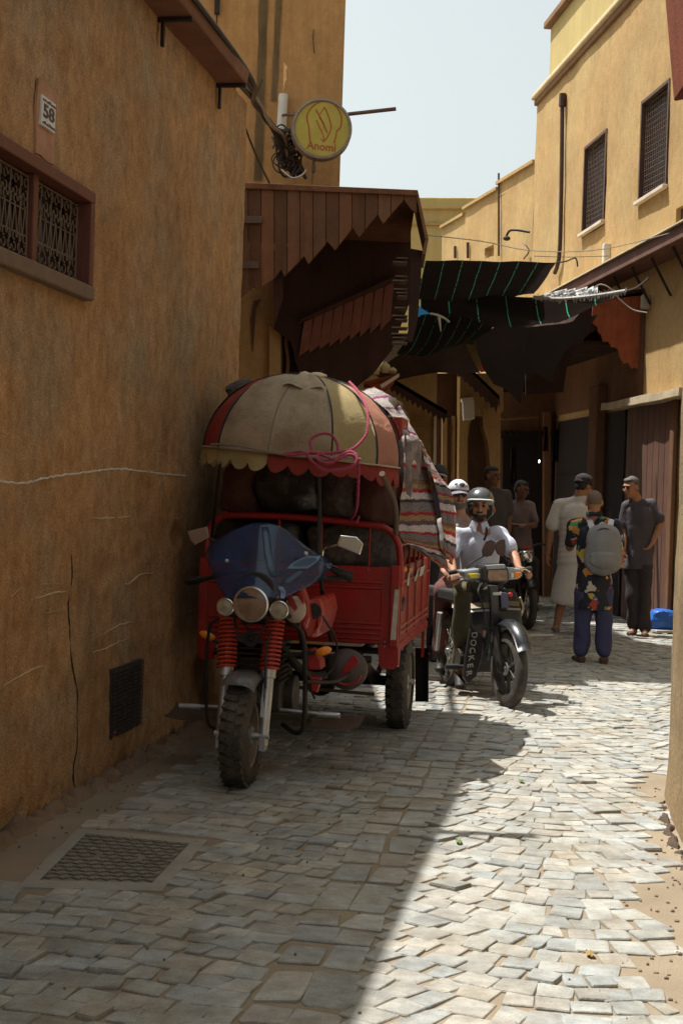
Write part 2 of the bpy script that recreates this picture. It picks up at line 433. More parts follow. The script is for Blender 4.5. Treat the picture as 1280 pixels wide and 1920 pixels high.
mhc = sum(mh, Vector()) / 4; mhx = [mhc + (p-mhc)*1.07 for p in mh]
def arc(v, s):   # the rows bow into shallow fans
    if v < chc(s): return 0.07*math.sin(v*2.2 + 0.6) + 0.03*math.sin(s*1.1 + v*3)
    x = (v - 1.75) / 0.62
    return -0.26*abs(math.sin(x*PI/2*0.9 + 0.35*math.sin(s*0.55))) + 0.05*math.sin(s*0.9+v)
s = -3.2; r = 0
while s < 15.5:
    rh = 0.128 * rs.uniform(0.85, 1.2) * (1.0 if s < 6 else 1.35 if s < 10 else 2.0)
    v = 0.30 + rs.uniform(0, 0.12)
    while v < 6.0:
        wv = rs.uniform(0.08, 0.15) * (1.0 if s < 7 else 1.25)
        cc = chc(s + arc(v, s))
        if v < cc-0.15 < v+wv+0.07: wv = cc-0.15-v
        if cc-0.16 < v < cc+0.15: v = cc+0.152
        if wv < 0.05: v += max(wv, 0.01); continue
        c = v + wv/2; ss_ = s + arc(c, s)
        q = sp(ss_, c); cc = chc(ss_)
        da = (arc(c+0.05, s) - arc(c-0.05, s)) / 0.1
        ok = abs(c-cc) > 0.15+wv/2-0.045
        if ok and inpoly(q, mhx): ok = False
        e_ = (q - NW.p); 
        if q.y < 8.3 and e_.dot(NW.n) < (0.10 + 0.06*math.sin(q.y*5) if q.y > 6.2 else 0.24+0.08*math.sin(q.y*7)): ok = False
        if (q - RW.p).dot(RW.n) < 0.1: ok = False
        px_ = (q.x/q.y)
        if abs(px_) > 0.29: ok = False
        if ok:
            stone((ss_, c), rh/2+0.002, wv/2-0.001, math.atan(-da)+rs.gauss(0, 0.06), 0.009, rs.uniform(0.005, 0.011) if rs.random() > 0.05 else 0.018)
        v += wv
    s += rh
# the long slabs of the drain line
s = -3.0
while s < 12:
    ln = rs.uniform(0.17, 0.42)
    for k_ in (-0.075, 0.075):
        ln2 = ln*rs.uniform(0.85, 1.0); stone((s+ln2/2, chc(s+ln2/2)+k_+rs.uniform(-0.006, 0.006)), ln2/2-0.004, 0.071, (chB[1]-chA[1])/(chB[0]-chA[0])+rs.uniform(-0.02, 0.02), 0.009, 0.007, 0.15)
    s += ln
tag(obj('paving', bm, stone_m, loc=(0, 0, 0), smooth=False), kind='structure')
# loose grit near the right wall
bm = new_bm()
for i in range(420):
    y = rs.uniform(4.2, 9.5); off = abs(rs.gauss(0, 0.25)) + 0.02
    if i % 3: side = NW.p + NW.d*(y - NW.p.y) + NW.n*off
    else: side = LW.p + LW.d*(y-LW.p.y) + LW.n*off
    if side.y > 7.9 and i % 3: continue
    ball(bm, side + Vector((0, 0, 0.002)), [rs.uniform(0.003, 0.011) for _ in range(3)], sub=1)
for i in range(60):
    q = sp(rs.uniform(-2.4, 4), rs.uniform(0.4, 3.2)); ball(bm, q + Vector((0, 0, 0.012)), [rs.uniform(0.003, 0.007) for _ in range(3)], sub=1)
tag(obj('grit', bm, mat('grit', (0.2, 0.15, 0.1), 0.95, var=0.4, vs=30), loc=(0, 0, 0)), kind='stuff')
# a few dry leaf scraps
for (lx, ly, c_) in ((977, 1470, (0.2, 0.3, 0.05)), (860, 1585, (0.25, 0.33, 0.1)), (1105, 1797, (0.5, 0.35, 0.12))):
    bm = new_bm(); q = G(lx, ly); 
    gridsurf(bm, [[q + Vector((a*0.018*(1-abs(b)*0.6), b*0.03, 0.02+0.006*math.cos(a*2+b*3))) for a in (-1, 0, 1)] for b in (-1, -0.4, 0.3, 1)], 0.001)
    tag(obj('leaf', bm, mat('leaf%d' % lx, c_, 0.7)), {977: 'tiny green leaf on the sunlit stones furthest up the lane', 860: 'tiny green leaf scrap next to the thin bar shadow on the paving', 1105: 'small dry tan leaf on the stones near the lower right'}[lx], 'leaf', 'leaf scraps on the paving')
# manhole cover
mo = thing('manhole_cover', 'square patterned iron manhole cover set in a cement frame by the left wall', 'manhole cover', mhc)
bm = new_bm()
inner = [mhc + (p-mhc)*0.80 for p in mh]
outr = []; N_ = 10
for ring_sc, z in ((1.05, -0.01), (1.04, 0.008), (0.985, 0.012), (0.82, 0.012), (0.815, 0.004)):
    outr.append([])
    for i in range(4):
        a, b = mh[i], mh[(i+1) % 4]
        for k in range(N_):
            p = mhc + (a.lerp(b, k/N_)-mhc)*ring_sc; nn = noise.noise_vector(p*7)*0.012*(1 if ring_sc > 0.9 else 0.2)
            outr[-1].append(bm.verts.new((p.x+nn.x, p.y+nn.y, z)))
for A, B in zip(outr, outr[1:]):
    for j in range(len(A)): bm.faces.new((A[j], A[(j+1) % len(A)], B[(j+1) % len(A)], B[j]))
obj('cement_frame', bm, mat('cement', (0.27, 0.255, 0.22), 0.9, var=0.3, vs=6, bump=0.6, bs=60, grain=0.15), mo, world=True, smooth=True)
bm = new_bm(); lid = [mhc + (p-mhc)*0.80 for p in mh]
prism(bm, [Vector((p.x, p.y, 0.0)) for p in lid], (0, 0, 0.010))
nu, nv = 15, 13
for i in range(nu):
    for j in range(nv):
        u0, v0 = (i+0.5)/nu, (j+0.5)/nv
        c = lid[0].lerp(lid[1], u0).lerp(lid[3].lerp(lid[2], u0), v0)
        if (i in (4, 10)) and j in (6, 7): continue
        zg = 0.006*(1 if (i+j) % 2 else -1)
        a = 0.6 if (i+j) % 2 else -0.6
        box(bm, (c.x, c.y+zg, 0.013), (0.034, 0.011, 0.010), Matrix.Rotation(a, 3, 'Z'))
obj('iron_lid', bm, mat('cast_iron', (0.21, 0.19, 0.155), 0.7, metal=0.2, var=0.4, vs=9, bump=0.5, bs=120, grain=0.1), mo, world=True, bevel=0.002)

# ------------------------------------------------------------------ left wall (house 58)
lh = thing('plaster_house', 'tall tan plastered house wall filling the left side, with iron grilled window', 'house', LW.pt(4, 0))
sE = LW.hit(440, 900)[0]; sB = -13.0
wR, wT = LW.hit(165, 362); _, wB = LW.hit(163, 556); 
wM, _ = LW.hit(68, 400); wL = wM - (wR - wM) + 0.06
ztop = LW.hit(405, 160)[1] + 0.12
vs0, vz1 = LW.hit(203, 1255); vs1, vz0 = LW.hit(257, 1358)
def ldisp(s, z):
    p = Vector((s, z, 0.0))
    d = 0.018*noise.noise(p*0.9) + 0.009*noise.noise(p*3.2) + 0.004*noise.noise(p*11) + 0.003*noise.noise(p*24)
    # worn and patched band low on the wall
    m = max(0, 1-abs(s-1.6)/1.7) * max(0, 1-abs(z-1.15)/0.75)
    if m > 0: d += m*(0.014*abs(noise.noise(Vector((s*3.0, z*9.0, 2)))) - 0.010*max(0, noise.noise(Vector((s*6, z*11, 5)))) )
    m2 = max(0, 1-z/0.9)
    d += m2*(0.035*noise.noise(Vector((s*2.1, z*2.3, 8))) + 0.02)
    if z < 0.10: d += -0.03*abs(noise.noise(Vector((s*5, z*5, 1))))
    if 0.62 > s - 0.0 > 0.0 and False: d += 0
    # ragged plaster patches
    for (cx, cz, rx, rz_, dp) in ((1.55, 1.52, 0.34, 0.12, -0.014), (2.3, 1.27, 0.15, 0.06, -0.02), (0.95, 1.12, 0.2, 0.07, -0.018), (3.4, 0.3, 0.7, 0.22, -0.02), (0.4, 0.9, 0.35, 0.1, -0.008)):
        e = ((s-cx)/rx)**2 + ((z-cz)/rz_)**2 + 0.7*noise.noise(Vector((s*8, z*12, cx)))
        if e < 1: d += dp*min(1, (1-e)*4)
    return d
bm = new_bm(); wall_grid(bm, LW, sB, sE, 0.0, ztop, holes=[(wL+0.05, wR-0.05, wB+0.05, wT-0.05)], step=0.034, disp=ldisp, rec=0.2)
obj('wall', bm, plaster_l, lh, world=True, smooth='all')
bm = new_bm(); rows = []
for i_ in range(int((sE-(-3.0))/0.02)):
    s_ = -3.0 + i_*0.02; n1 = abs(noise.noise(Vector((s_*4, 3, 0)))); n2 = noise.noise(Vector((s_*11, 3, 5)))
    rows.append([LW.pt(s_, -0.02, 0.0 + 0.16*t_ + 0.03*noise.noise(Vector((s_*9, t_*3, 3))) + 0.03*n1) + Vector((0, 0, max(0, 0.07*(0.5+1.3*n1+0.8*n2)*math.sin(PI*min(1, t_*1.0))*(1+0.5*noise.noise(Vector((s_*25, t_*6, 1))))))) for t_ in [k_/8 for k_ in range(9)]])
gridsurf(bm, rows)
obj('base_rubble', bm, mat('base_rubble', (0.2, 0.13, 0.08), 0.95, var=0.4, vs=8, bump=1.0, bs=50, grain=0.2), lh, world=True, smooth='all')
# window
wo = bpy.data.objects.new('window', None); link(wo); wo.parent = lh; wo.location = LW.pt(wM, wB) - lh.location
fw = 0.06
def wobj(name, bm, m, **k): 
    bmesh.ops.transform(bm, matrix=Matrix.Translation(lh.location + wo.location).inverted(), verts=bm.verts)
    me_o = obj(name, bm, m, wo, **k); return me_o
bm = new_bm()
wbox(bm, LW, wL, wR, wT-fw, wT, -0.12, 0.045); wbox(bm, LW, wL, wL+fw, wB+0.045, wT-fw, -0.12, 0.045); wbox(bm, LW, wR-fw, wR, wB+0.045, wT-fw, -0.12, 0.045)
wbox(bm, LW, wM-0.03, wM+0.03, wB+0.05, wT-fw, -0.10, 0.0)
wobj('frame', bm, red_trim, bevel=0.006)
bm = new_bm(); wbox(bm, LW, wL-0.02, wR-0.004, wB-0.03, wB+0.045, -0.14, 0.055); wobj('sill', bm, stone_sill, bevel=0.01)
for (a, b) in ((wL+fw, wM-0.03), (wM+0.03, wR-fw)):
    bm = new_bm(); z0, z1 = wB+0.06, wT-fw-0.01; oo = -0.03
    for q in range(2): 
        zz = z0+0.008 if q == 0 else z1-0.008; cyl(bm, LW.pt(a, zz, oo), LW.pt(b, zz, oo), 0.006, n=6)
    for q in (a+0.006, b-0.006): cyl(bm, LW.pt(q, z0, oo), LW.pt(q, z1, oo), 0.006, n=6)
    n = 9; wd = (b-a)/n; hz = z1-z0
    def W3(s, z): return LW.pt(s, z, oo)
    for i in range(n):
        c = a + wd*(i+0.5)
        for (f0, sg) in ((0.88, 1), (0.76, -1), (0.64, 1), (0.12, -1), (0.22, 1)):   # scrolls
            r_ = wd*0.44; zc = z0 + hz*f0
            pts = [W3(c + r_*(1-t_*0.12)*math.cos(t_+ (0 if sg > 0 else PI))*(-1 if i % 2 else 1), zc + sg*r_*(1-t_*0.12)*math.sin(t_)*1.2) for t_ in [k_*0.75 for k_ in range(8)]]
            tube(bm, pts, 0.0042, 5, k=2)
        cyl(bm, W3(c-wd*0.45, z0+hz*0.26), W3(c, z0+hz*0.60), 0.004, n=5); cyl(bm, W3(c+wd*0.45, z0+hz*0.26), W3(c, z0+hz*0.60), 0.004, n=5)
        if i % 2: cyl(bm, W3(c, z0), W3(c, z1), 0.004, n=5)
    for f0 in (0.28, 0.58): cyl(bm, W3(a, z0+hz*f0), W3(b, z0+hz*f0), 0.004, n=5)
    wobj('grille', bm, iron_l)
    bm = new_bm(); wbox(bm, LW, a, b, z0, z1, -0.15, -0.10); wobj('pane', bm, mat('dark_pane', (0.025, 0.014, 0.011), 0.4, var=0.3))
# vent
bm = new_bm(); 
wbox(bm, LW, vs0, vs1, vz0, vz1, -0.05, 0.022)
n = 16
for i in range(n): wbox(bm, LW, vs0+0.01, vs1-0.01, vz0+0.01+(vz1-vz0-0.02)*(i+0.2)/n, vz0+0.01+(vz1-vz0-0.02)*(i+0.62)/n, 0.022, 0.030)
for i in range(7): wbox(bm, LW, vs0+0.01+(vs1-vs0-0.02)*i/6-0.003, vs0+0.013+(vs1-vs0-0.02)*i/6, vz0, vz1, 0.03, 0.034)
obj('vent_grille', bm, mat('vent', (0.05, 0.036, 0.03), 0.8, var=0.3, vs=10, bump=0.4), lh, world=True, bevel=0.002)
# crack and chalk line
def lw_path(pp, out): return [LW.pt(*(lambda h_: (h_[0], h_[1]))(LW.hit(x, y)), ldisp(*LW.hit(x, y)) + out) for x, y in pp]
bm = new_bm(); pts = [(131, 1040), (132, 1080), (129, 1130), (131, 1180), (127, 1225), (134, 1270), (139, 1300), (137, 1340), (139, 1400), (133, 1440), (135, 1480)]
pts = [(x + rs.uniform(-1.5, 1.5), y) for x, y in pts]
tube(bm, lw_path(pts, 0.0005), lambda t_: 0.0025+0.003*abs(math.sin(t_*9)), 5, k=4); obj('crack', bm, mat('crack', (0.05, 0.025, 0.015), 0.95), lh, world=True)
bm = new_bm(); pts = [(-30, 900), (20, 905), (50, 905), (75, 897), (120, 890), (175, 884), (220, 879), (260, 883), (310, 889), (350, 893)]
sm = smooth_path([Vector((x, y, 0)) for x, y in pts], 14)
tube(bm, lw_path([(q.x, q.y + rs.uniform(-1.2, 1.2)) for q in sm], 0.0), lambda t_: (0.0055+0.003*noise.noise(Vector((t_*90, 0, 0))), 0.0035), 6, k=1, flat=Vector((0, 0, 1)))
obj('chalk_line', bm, mat('chalk', (0.62, 0.55, 0.46), 0.95, var=0.5, vs=30), lh, world=True)
for pts in ([(170, 971), (200, 972), (262, 966)], [(80, 1096), (115, 1094)], [(60, 1125), (100, 1112), (125, 1108)], [(85, 1150), (125, 1142)], [(5, 1285), (60, 1255), (80, 1248)], [(80, 1172), (104, 1171)], [(170, 1223), (200, 1214), (240, 1195)], [(230, 1090), (240, 1095), (262, 1078), (290, 1074)], [(20, 1120), (40, 1100)], [(190, 1190), (225, 1172), (250, 1166)], [(300, 910), (302, 898)], [(98, 995), (112, 994)], [(40, 862), (65, 857)], [(200, 1035), (232, 1032)], [(340, 1150), (362, 1143)]):
    bm = new_bm(); sm = smooth_path([Vector((x, y, 0)) for x, y in pts], 8)
    tube(bm, lw_path([(q.x, q.y + rs.uniform(-1, 1)) for q in sm], 0.0), lambda t_: (0.004*math.sin(PI*min(1, max(0.05, t_)))+0.0008, 0.003), 5, k=1, flat=Vector((0, 0, 1)))
    obj('scratch', bm, mat('scratch', (0.52, 0.40, 0.25), 0.95, var=0.3, vs=30), lh, world=True)
# ledge with brackets
bm = new_bm()
e0 = -12.9
e1 = LW.hit(410, 160)[0]; zl = LW.hit(405, 160)[1] + 0.02; zt_ = zl + 0.13
prism(bm, [LW.pt(e0, zl, -0.05), LW.pt(e0, zl, 0.20), LW.pt(e0, zl+0.09, 0.215), LW.pt(e0, zt_, -0.05)], LW.d*(e1-e0))
obj('eave_ledge', bm, mat('ledge_brown', (0.2, 0.085, 0.045), 0.85, var=0.4, vs=4, bump=0.6, bs=40), lh, world=True, bevel=0.01)
for px_, py_ in ((300, 25), (407, 165)):
    s_, z_ = LW.hit(px_, py_)
    bm = new_bm(); wbox(bm, LW, s_-0.015, s_+0.015, zl-0.025, zl-0.002, -0.04, 0.20); wbox(bm, LW, s_-0.015, s_+0.015, zl-0.17, zl-0.025, 0.012, 0.03)
    obj('bracket', bm, iron, lh, world=True)
bm = new_bm(); q = Vector((-1.55, 7.5, ztop-0.12)); cyl(bm, q, q+Vector((0.95, -0.02, -0.03)), 0.055, n=10); obj('water_spout', bm, iron, lh, world=True, smooth=True)  # bar added out of view to throw a thin shadow on the paving
# house number tile
a, b = LW.hit(71, 178), LW.hit(96, 240)
ho = thing('house_number_tile', 'white ceramic house number tile with 58 above the grilled window', 'house number', LW.pt((a[0]+b[0])/2, b[1]))
s0, s1 = a[0], b[0]; zt = LW.hit(71, 176)[1]; zb = LW.hit(71, 234)[1]
bm = new_bm(); wbox(bm, LW, s0, s1, zb, zt, 0.0, 0.022); obj('tile', bm, mat('tile_white', (0.6, 0.58, 0.56), 0.3, var=0.15, vs=20), ho, world=True, bevel=0.003)
navy = mat('navy_print', (0.03, 0.02, 0.05), 0.4)
def wtext(txt, size, s_, z_, parent, m, sx=1.0, out=0.023, bold=0.0, wl=LW, flip=1):
    bm = text_bm(txt, size, 0.0015, bold); bmesh.ops.transform(bm, matrix=Matrix.Diagonal((sx, 1, 1, 1)), verts=bm.verts)
    bmesh.ops.transform(bm, matrix=basis(wl.pt(s_, z_, out), wl.d*flip, (0, 0, 1)), verts=bm.verts)
    return obj('lettering', bm, m, parent, world=True)
hh = zt-zb; cw = s1-s0
wtext('58', hh*0.62, (s0+s1)/2, zb+hh*0.50, ho, navy, sx=cw*0.9/(hh*0.62*1.12), bold=0.002)
bm = new_bm()
for zz in (zb+hh*0.05, zb+hh*0.80):                                     # bands of small script, top and bottom
    for i in range(10):
        s_ = s0+cw*(0.08+0.09*i); hh_ = hh*0.11*(0.5+0.5*rs.random())
        wbox(bm, LW, s_, s_+cw*0.035, zz+hh*0.02, zz+hh*0.02+hh_, 0.022, 0.0245)
        if i % 2: wbox(bm, LW, s_, s_+cw*0.10, zz+hh*0.03*(1+i % 3), zz+hh*0.03*(1+i % 3)+0.004, 0.0222, 0.0248)
obj('script_band', bm, navy, ho, world=True)
bm = new_bm(); wbox(bm, LW, s0-0.03, s1+0.03, zb-0.14, zt+0.06, 0.0, 0.012)
bmesh.ops.subdivide_edges(bm, edges=bm.edges, cuts=6, use_grid_fill=True); rough_up(bm, 0.012, 9)
obj('mortar_patch', bm, mat('pink_mortar', (0.46, 0.24, 0.14), 0.95, var=0.3, vs=12, bump=0.8, grain=0.15), ho, world=True)

# ------------------------------------------------------------------ near right wall
nh = thing('worn_wall', 'worn plastered corner wall with crumbling base at the right edge', 'wall', NW.p)
nh.name = 'corner_wall'
def ndisp(s, z):
    p = Vector((s, z, 4.0)); d = 0.014*noise.noise(p*1.3)+0.006*noise.noise(p*6)
    if z < 0.3: d += (0.3-z)**2*0.2*(1+0.8*noise.noise(Vector((s*3, z*3, 1))))
    return d
bm = new_bm(); wall_grid(bm, NW, -6, -0.0, 0, 3.9, step=0.06, disp=ndisp, rec=0.1, thick=0.3)
obj('wall', bm, plaster_n, nh, world=True, smooth='all')
bm = new_bm(); rows = []
for i_ in range(int((-0.1-(-4.5))/0.02)):
    s_ = -4.5 + i_*0.02; n1 = abs(noise.noise(Vector((s_*4, 6, 0)))); n2 = noise.noise(Vector((s_*11, 6, 5)))
    rows.append([NW.pt(s_, -0.02, 0.01 + 0.06*t_ + 0.03*noise.noise(Vector((s_*9, t_*3, 6))) + 0.03*n1) + Vector((0, 0, max(0, 0.035*(0.5+1.3*n1+0.8*n2)*math.sin(PI*min(1, t_*1.0))*(1+0.5*noise.noise(Vector((s_*25, t_*6, 1))))))) for t_ in [k_/8 for k_ in range(9)]])
gridsurf(bm, rows)
obj('base_rubble', bm, mat('dark_rubble', (0.07, 0.045, 0.03), 0.95, var=0.4, vs=8, bump=1.0, bs=50), nh, world=True, smooth='all')
bm = new_bm()      # the wooden hood high on the near wall
h0 = NW.pt(-0.9, 0); zb_ = P(1265, 190, 7.0).z
wd_ = thing('wooden_hood', 'dark wooden hood jutting in at the top right corner', 'wooden hood', NW.pt(-0.6, zb_), group='wooden hoods over the lane')
q = P(1262, 191, 6.9)
prism(bm, [q, P(1300, 183, 6.9), P(1300, -90, 6.9), P(1243, -90, 6.9), P(1246, 0, 6.9)], (-0.1, -2.2, 0))
obj('side_board', bm, wood_r, wd_, world=True, bevel=0.01)
# ------------------------------------------------------------------ house behind (left, past the wall)
Y2 = 14.5
c2 = P(636, 330, Y2); X2 = c2.x
th = thing('tall_house', 'tall tan house with grey rain stains rising behind the brown wooden hood', 'house', (X2-1.5, Y2, 0))
class W2(Wall):
    def __init__(w, p, d, n): w.p = Vector(p); w.d = Vector(d).normalized(); w.n = Vector(n).normalized()
F2 = W2((X2, Y2, 0), (-1, 0, 0), (0, -1, 0))
S2 = W2((X2, Y2+0.02, 0), (-0.03, 1, 0), (1, 0.03, 0))
bm = new_bm(); wall_grid(bm, F2, 0, 4.2, 0, 10.2, step=0.12, disp=lambda s, z: 0.012*noise.noise(Vector((s*1.5, z*1.5, 3))))
wall_grid(bm, S2, 0, 5.6, 0, 10.2, step=0.15, disp=lambda s, z: 0.012*noise.noise(Vector((s*1.5, z*1.5, 9))))
obj('wall', bm, plaster_b, th, world=True, smooth='all')
def pp(bm, pts, y, thick):
    """solid with the traced outline as its front face on the plane y, thick deep"""
    return prism(bm, [P(a, b, y) for a, b in pts], (0, thick, 0))
stain = mat('rain_stain', (0.33, 0.235, 0.125), 0.95, var=0.4, vs=3, streak=0.6, grain=0.15, gs=200)
def ragged(x0, x1, y0, y1, n=18, j=4, taper=0):
    L = [(x0 + rs.uniform(-j, j) + taper*i/n, y0+(y1-y0)*i/n) for i in range(n+1)]; R_ = [(x1 + rs.uniform(-j, j) - taper*i/n, y0+(y1-y0)*i/n) for i in range(n+1)]
    return L, R_
for (x0, x1, y0, y1, lean) in ((489, 504, -80, 338, -14), (521, 532, -80, 190, -14)):
    bm = new_bm(); L, R_ = ragged(x0, x1, y0, y1, j=1.0)
    rows = []
    for i, (a, b) in enumerate(zip(L, R_)):
        k = lean*(i/len(L)); rows.append([P(a[0]+k + (b[0]-a[0])*t_, a[1], Y2) + Vector((0, -0.016-0.004*math.sin(t_*PI), 0)) for t_ in (0, 0.5, 1)])
    gridsurf(bm, rows, 0.003); obj('rain_stain', bm, stain, th, world=True, smooth=True)
bm = new_bm(); prism(bm, [LW.pt(sE+0.0, 0, -0.35), Vector((-1.25, 14.3, 0)), Vector((-3.5, 14.3, 0)), LW.pt(sE, 0, -2.6)], (0, 0, 4.2)); obj('side_wing', bm, plaster_b, th, world=True)  # unseen block added to shut the sun out of this gap
bm = new_bm(); pp(bm, [(403, -60), (413, -60), (411, 24), (402, 24)], Y2-0.07, 0.06); obj('drain_spout', bm, iron, th, world=True)
bm = new_bm(); tube(bm, [P(407, 24, Y2-0.02), P(406, 60, Y2-0.03), P(408, 132, Y2-0.02)], 0.006, 5); obj('drip_cable', bm, iron, th, world=True)
bm = new_bm(); tube(bm, [P(588, 55, Y2-0.015), P(587, 75, Y2-0.02), P(589, 100, Y2-0.015)], 0.006, 4); obj('crack', bm, MATS['crack'], th, world=True)
# doorway and pillar on the front under the hood
bm = new_bm(); pp(bm, [(505, 612), (527, 610), (523, 1100), (499, 1100)], Y2-0.10, 0.09); obj('pilaster', bm, plaster_b, th, world=True, bevel=0.01)
bm = new_bm(); pp(bm, [(531, 600), (636, 600), (628, 1100), (526, 1100)], Y2-0.03, 0.02); obj('shutter', bm, wood_d, th, world=True)
bm = new_bm(); tube(bm, [P(540, 600, Y2-0.08), P(536, 640, Y2-0.1), P(540, 680, Y2-0.09), P(535, 730, Y2-0.1)], 0.018, 6); obj('hanging_cloth', bm, plaster_d, th, world=True)
bm = new_bm(); pp(bm, [(476, 565), (489, 560), (480, 580), (474, 660), (470, 600)], Y2-0.025, 0.02); obj('wall_scar', bm, mat('scar', (0.12, 0.06, 0.035), 0.95), th, world=True)
# ------------------------------------------------------------------ toothed wooden hood on the left
YH = 13.0
hd = thing('wooden_hood', 'large brown plank hood with a toothed diagonal edge over the left side of the lane', 'wooden hood', P(600, 345, YH+1), group='wooden hoods over the lane')
top = [(442, 343), (782, 358)]
# side board of separate vertical planks, each with a pointed end
ep = [(440, 570), (475, 537), (482, 543), (515, 521), (527, 505), (533, 518), (570, 480), (578, 495), (614, 453), (628, 469), (661, 427), (673, 445), (707, 401), (718, 419), (757, 374), (771, 393), (783, 400)]
def yint(pts, x):
    for a, b in zip(pts, pts[1:]):
        if a[0] <= x <= b[0]: return a[1] + (b[1]-a[1])*(x-a[0])/(b[0]-a[0])
    return pts[-1][1] if x > pts[-1][0] else pts[0][1]
bm = new_bm(); n = 14; x0, x1 = 441.0, 781.0
for i in range(n):
    a = x0+(x1-x0)*i/n + 0.7; b = x0+(x1-x0)*(i+1)/n - 0.7
    ya, yb = 343+15*(a-442)/340, 343+15*(b-442)/340
    ea, eb = yint(ep, a), yint(ep, b); m_ = a + (b-a)*0.5
    bot = [(b, eb)] + [e_ for e_ in ep[::-1] if a+0.5 < e_[0] < b-0.5] + [(a, ea)]
    lean = 0
    pts = [(a, ya), (b, yb)] + bot
    pp(bm, pts, YH + rs.uniform(0, 0.008), 0.035)
obj('side_planks', bm, wood, hd, world=True, bevel=0.003)
bm = new_bm(); pp(bm, [(440, 341), (783, 356), (783, 366), (440, 352)], YH-0.03, 0.029); obj('top_rail', bm, wood, hd, world=True, bevel=0.004)
for (a, b) in (((444, 404), (492, 414)), ((446, 489), (486, 499))):
    bm = new_bm(); pp(bm, [a, (b[0], a[1]+1), (b[0]-2, b[1]+4), (a[0], b[1]+4)], YH-0.03, 0.029); obj('batten', bm, mat('grey_wood', (0.13, 0.08, 0.055), 0.85, streak=0.5, var=0.3), hd, world=True, bevel=0.003)
# roof deck, outer sloping face, louvres, far cheek
YB = 13.75
A, B_, C_ = P(783, 357, YH), P(803, 448, YH), P(790, 470, YH)
bm = new_bm()
prism(bm, [P(440, 344, YH), A+Vector((-0.01, 0, -0.01)), A+Vector((-0.01, 0, -0.04)), P(440, 344, YH)+Vector((0, 0, -0.03))], (0.0, 1.45, -0.25)); obj('roof_deck', bm, wood, hd, world=True)
bm = new_bm()
n = 12
for i in range(n):
    t0, t1 = i/n, (i+0.93)/n; off = Vector((0.02, YB-YH, 0))
    q = [A+off*t0, A+off*t1, B_+off*t1, B_+off*t0]; prism(bm, q, (-0.025, 0, -0.006))
obj('outer_planks', bm, wood, hd, world=True)
bm = new_bm()
for (y0, y1) in ((448, 474),):
    prism(bm, [B_, B_+Vector((0.02, YB-YH, 0)), P(798, 478, YH)+Vector((0.02, YB-YH, 0)), P(797, 476, YH)], (-0.03, 0, 0))
obj('fascia', bm, wood, hd, world=True)
# hanging outer shutter with louvre slats
bm = new_bm(); D1 = P(770, 470, YH+0.25); 
pp(bm, [(770, 466), (792, 470), (783, 600), (773, 640), (764, 640)], YH+0.25, 0.05); obj('outer_post', bm, wood_d, hd, world=True)
for y_ in (482, 489, 516, 524, 540, 547, 553, 575, 590, 597, 612, 624, 631, 640): 
    bm = new_bm(); w_ = 26 + rs.uniform(-6, 8); pp(bm, [(766-w_, y_), (764, y_+1), (764, y_+3), (766-w_, y_+2.5)], YH+0.32, 0.22)
    obj('louvre_slat', bm, mat('slat_grey', (0.14, 0.09, 0.07), 0.7, var=0.3), hd, world=True)
# inner boarding under the hood, the shade there put into its dark wood
bm = new_bm()
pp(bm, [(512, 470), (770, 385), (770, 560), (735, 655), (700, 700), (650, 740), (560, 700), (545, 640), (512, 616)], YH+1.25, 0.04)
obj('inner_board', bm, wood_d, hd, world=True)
bm = new_bm(); pp(bm, [(512, 522), (530, 505), (530, 560), (512, 615)], YH+0.12, 0.03); obj('inner_post', bm, wood_d, hd, world=True); bm = new_bm(); pp(bm, [(560, 606), (565, 598), (742, 517), (748, 523)], YH+1.16, 0.08); obj('inner_rail', bm, wood_d, hd, world=True)
bm = new_bm()
for i in range(9):
    x_ = 570+i*19; pp(bm, [(x_, 604-i*9), (x_+17, 596-i*9), (x_+10, 655-i*7), (x_-10, 668-i*6)], YH+1.22, 0.02)
obj('red_boards', bm, mat('inner_red', (0.17, 0.055, 0.03), 0.85, var=0.4, vs=4, streak=0.5), hd, world=True)

# ------------------------------------------------------------------ right building
rh_ = thing('ochre_building', 'sunlit ochre building with two grilled windows on the right side of the lane', 'house', RW.pt(0, 0))
sF = RW.hit(1003, 300)[0]; sN = -7.5
zroof = RW.hit(1003, 192)[1]
hs = []
for (xa, xb, yt, yb) in ((1097, 1138, 258, 422), (1204, 1256, 168, 358)):
    sa, _ = RW.hit(xb, yt); sb, _ = RW.hit(xa, yt); xm = (xa+xb)/2
    hs.append((sa, sb, RW.hit(xm, yb)[1], RW.hit(xm, yt)[1]))
sc_, zc1 = RW.hit(1275, 388); hs.append((sc_-0.5, RW.hit(1268, 400)[0], RW.hit(1275, 432)[1], zc1))
bm = new_bm(); wall_grid(bm, RW, sN, sF, 0, zroof, holes=hs, step=0.12, disp=lambda s, z: 0.015*noise.noise(Vector((s*1.2, z*1.2, 6)))+0.006*noise.noise(Vector((s*5, z*5, 6))), rec=0.16)
obj('wall', bm, plaster_r, rh_, world=True, smooth='all')
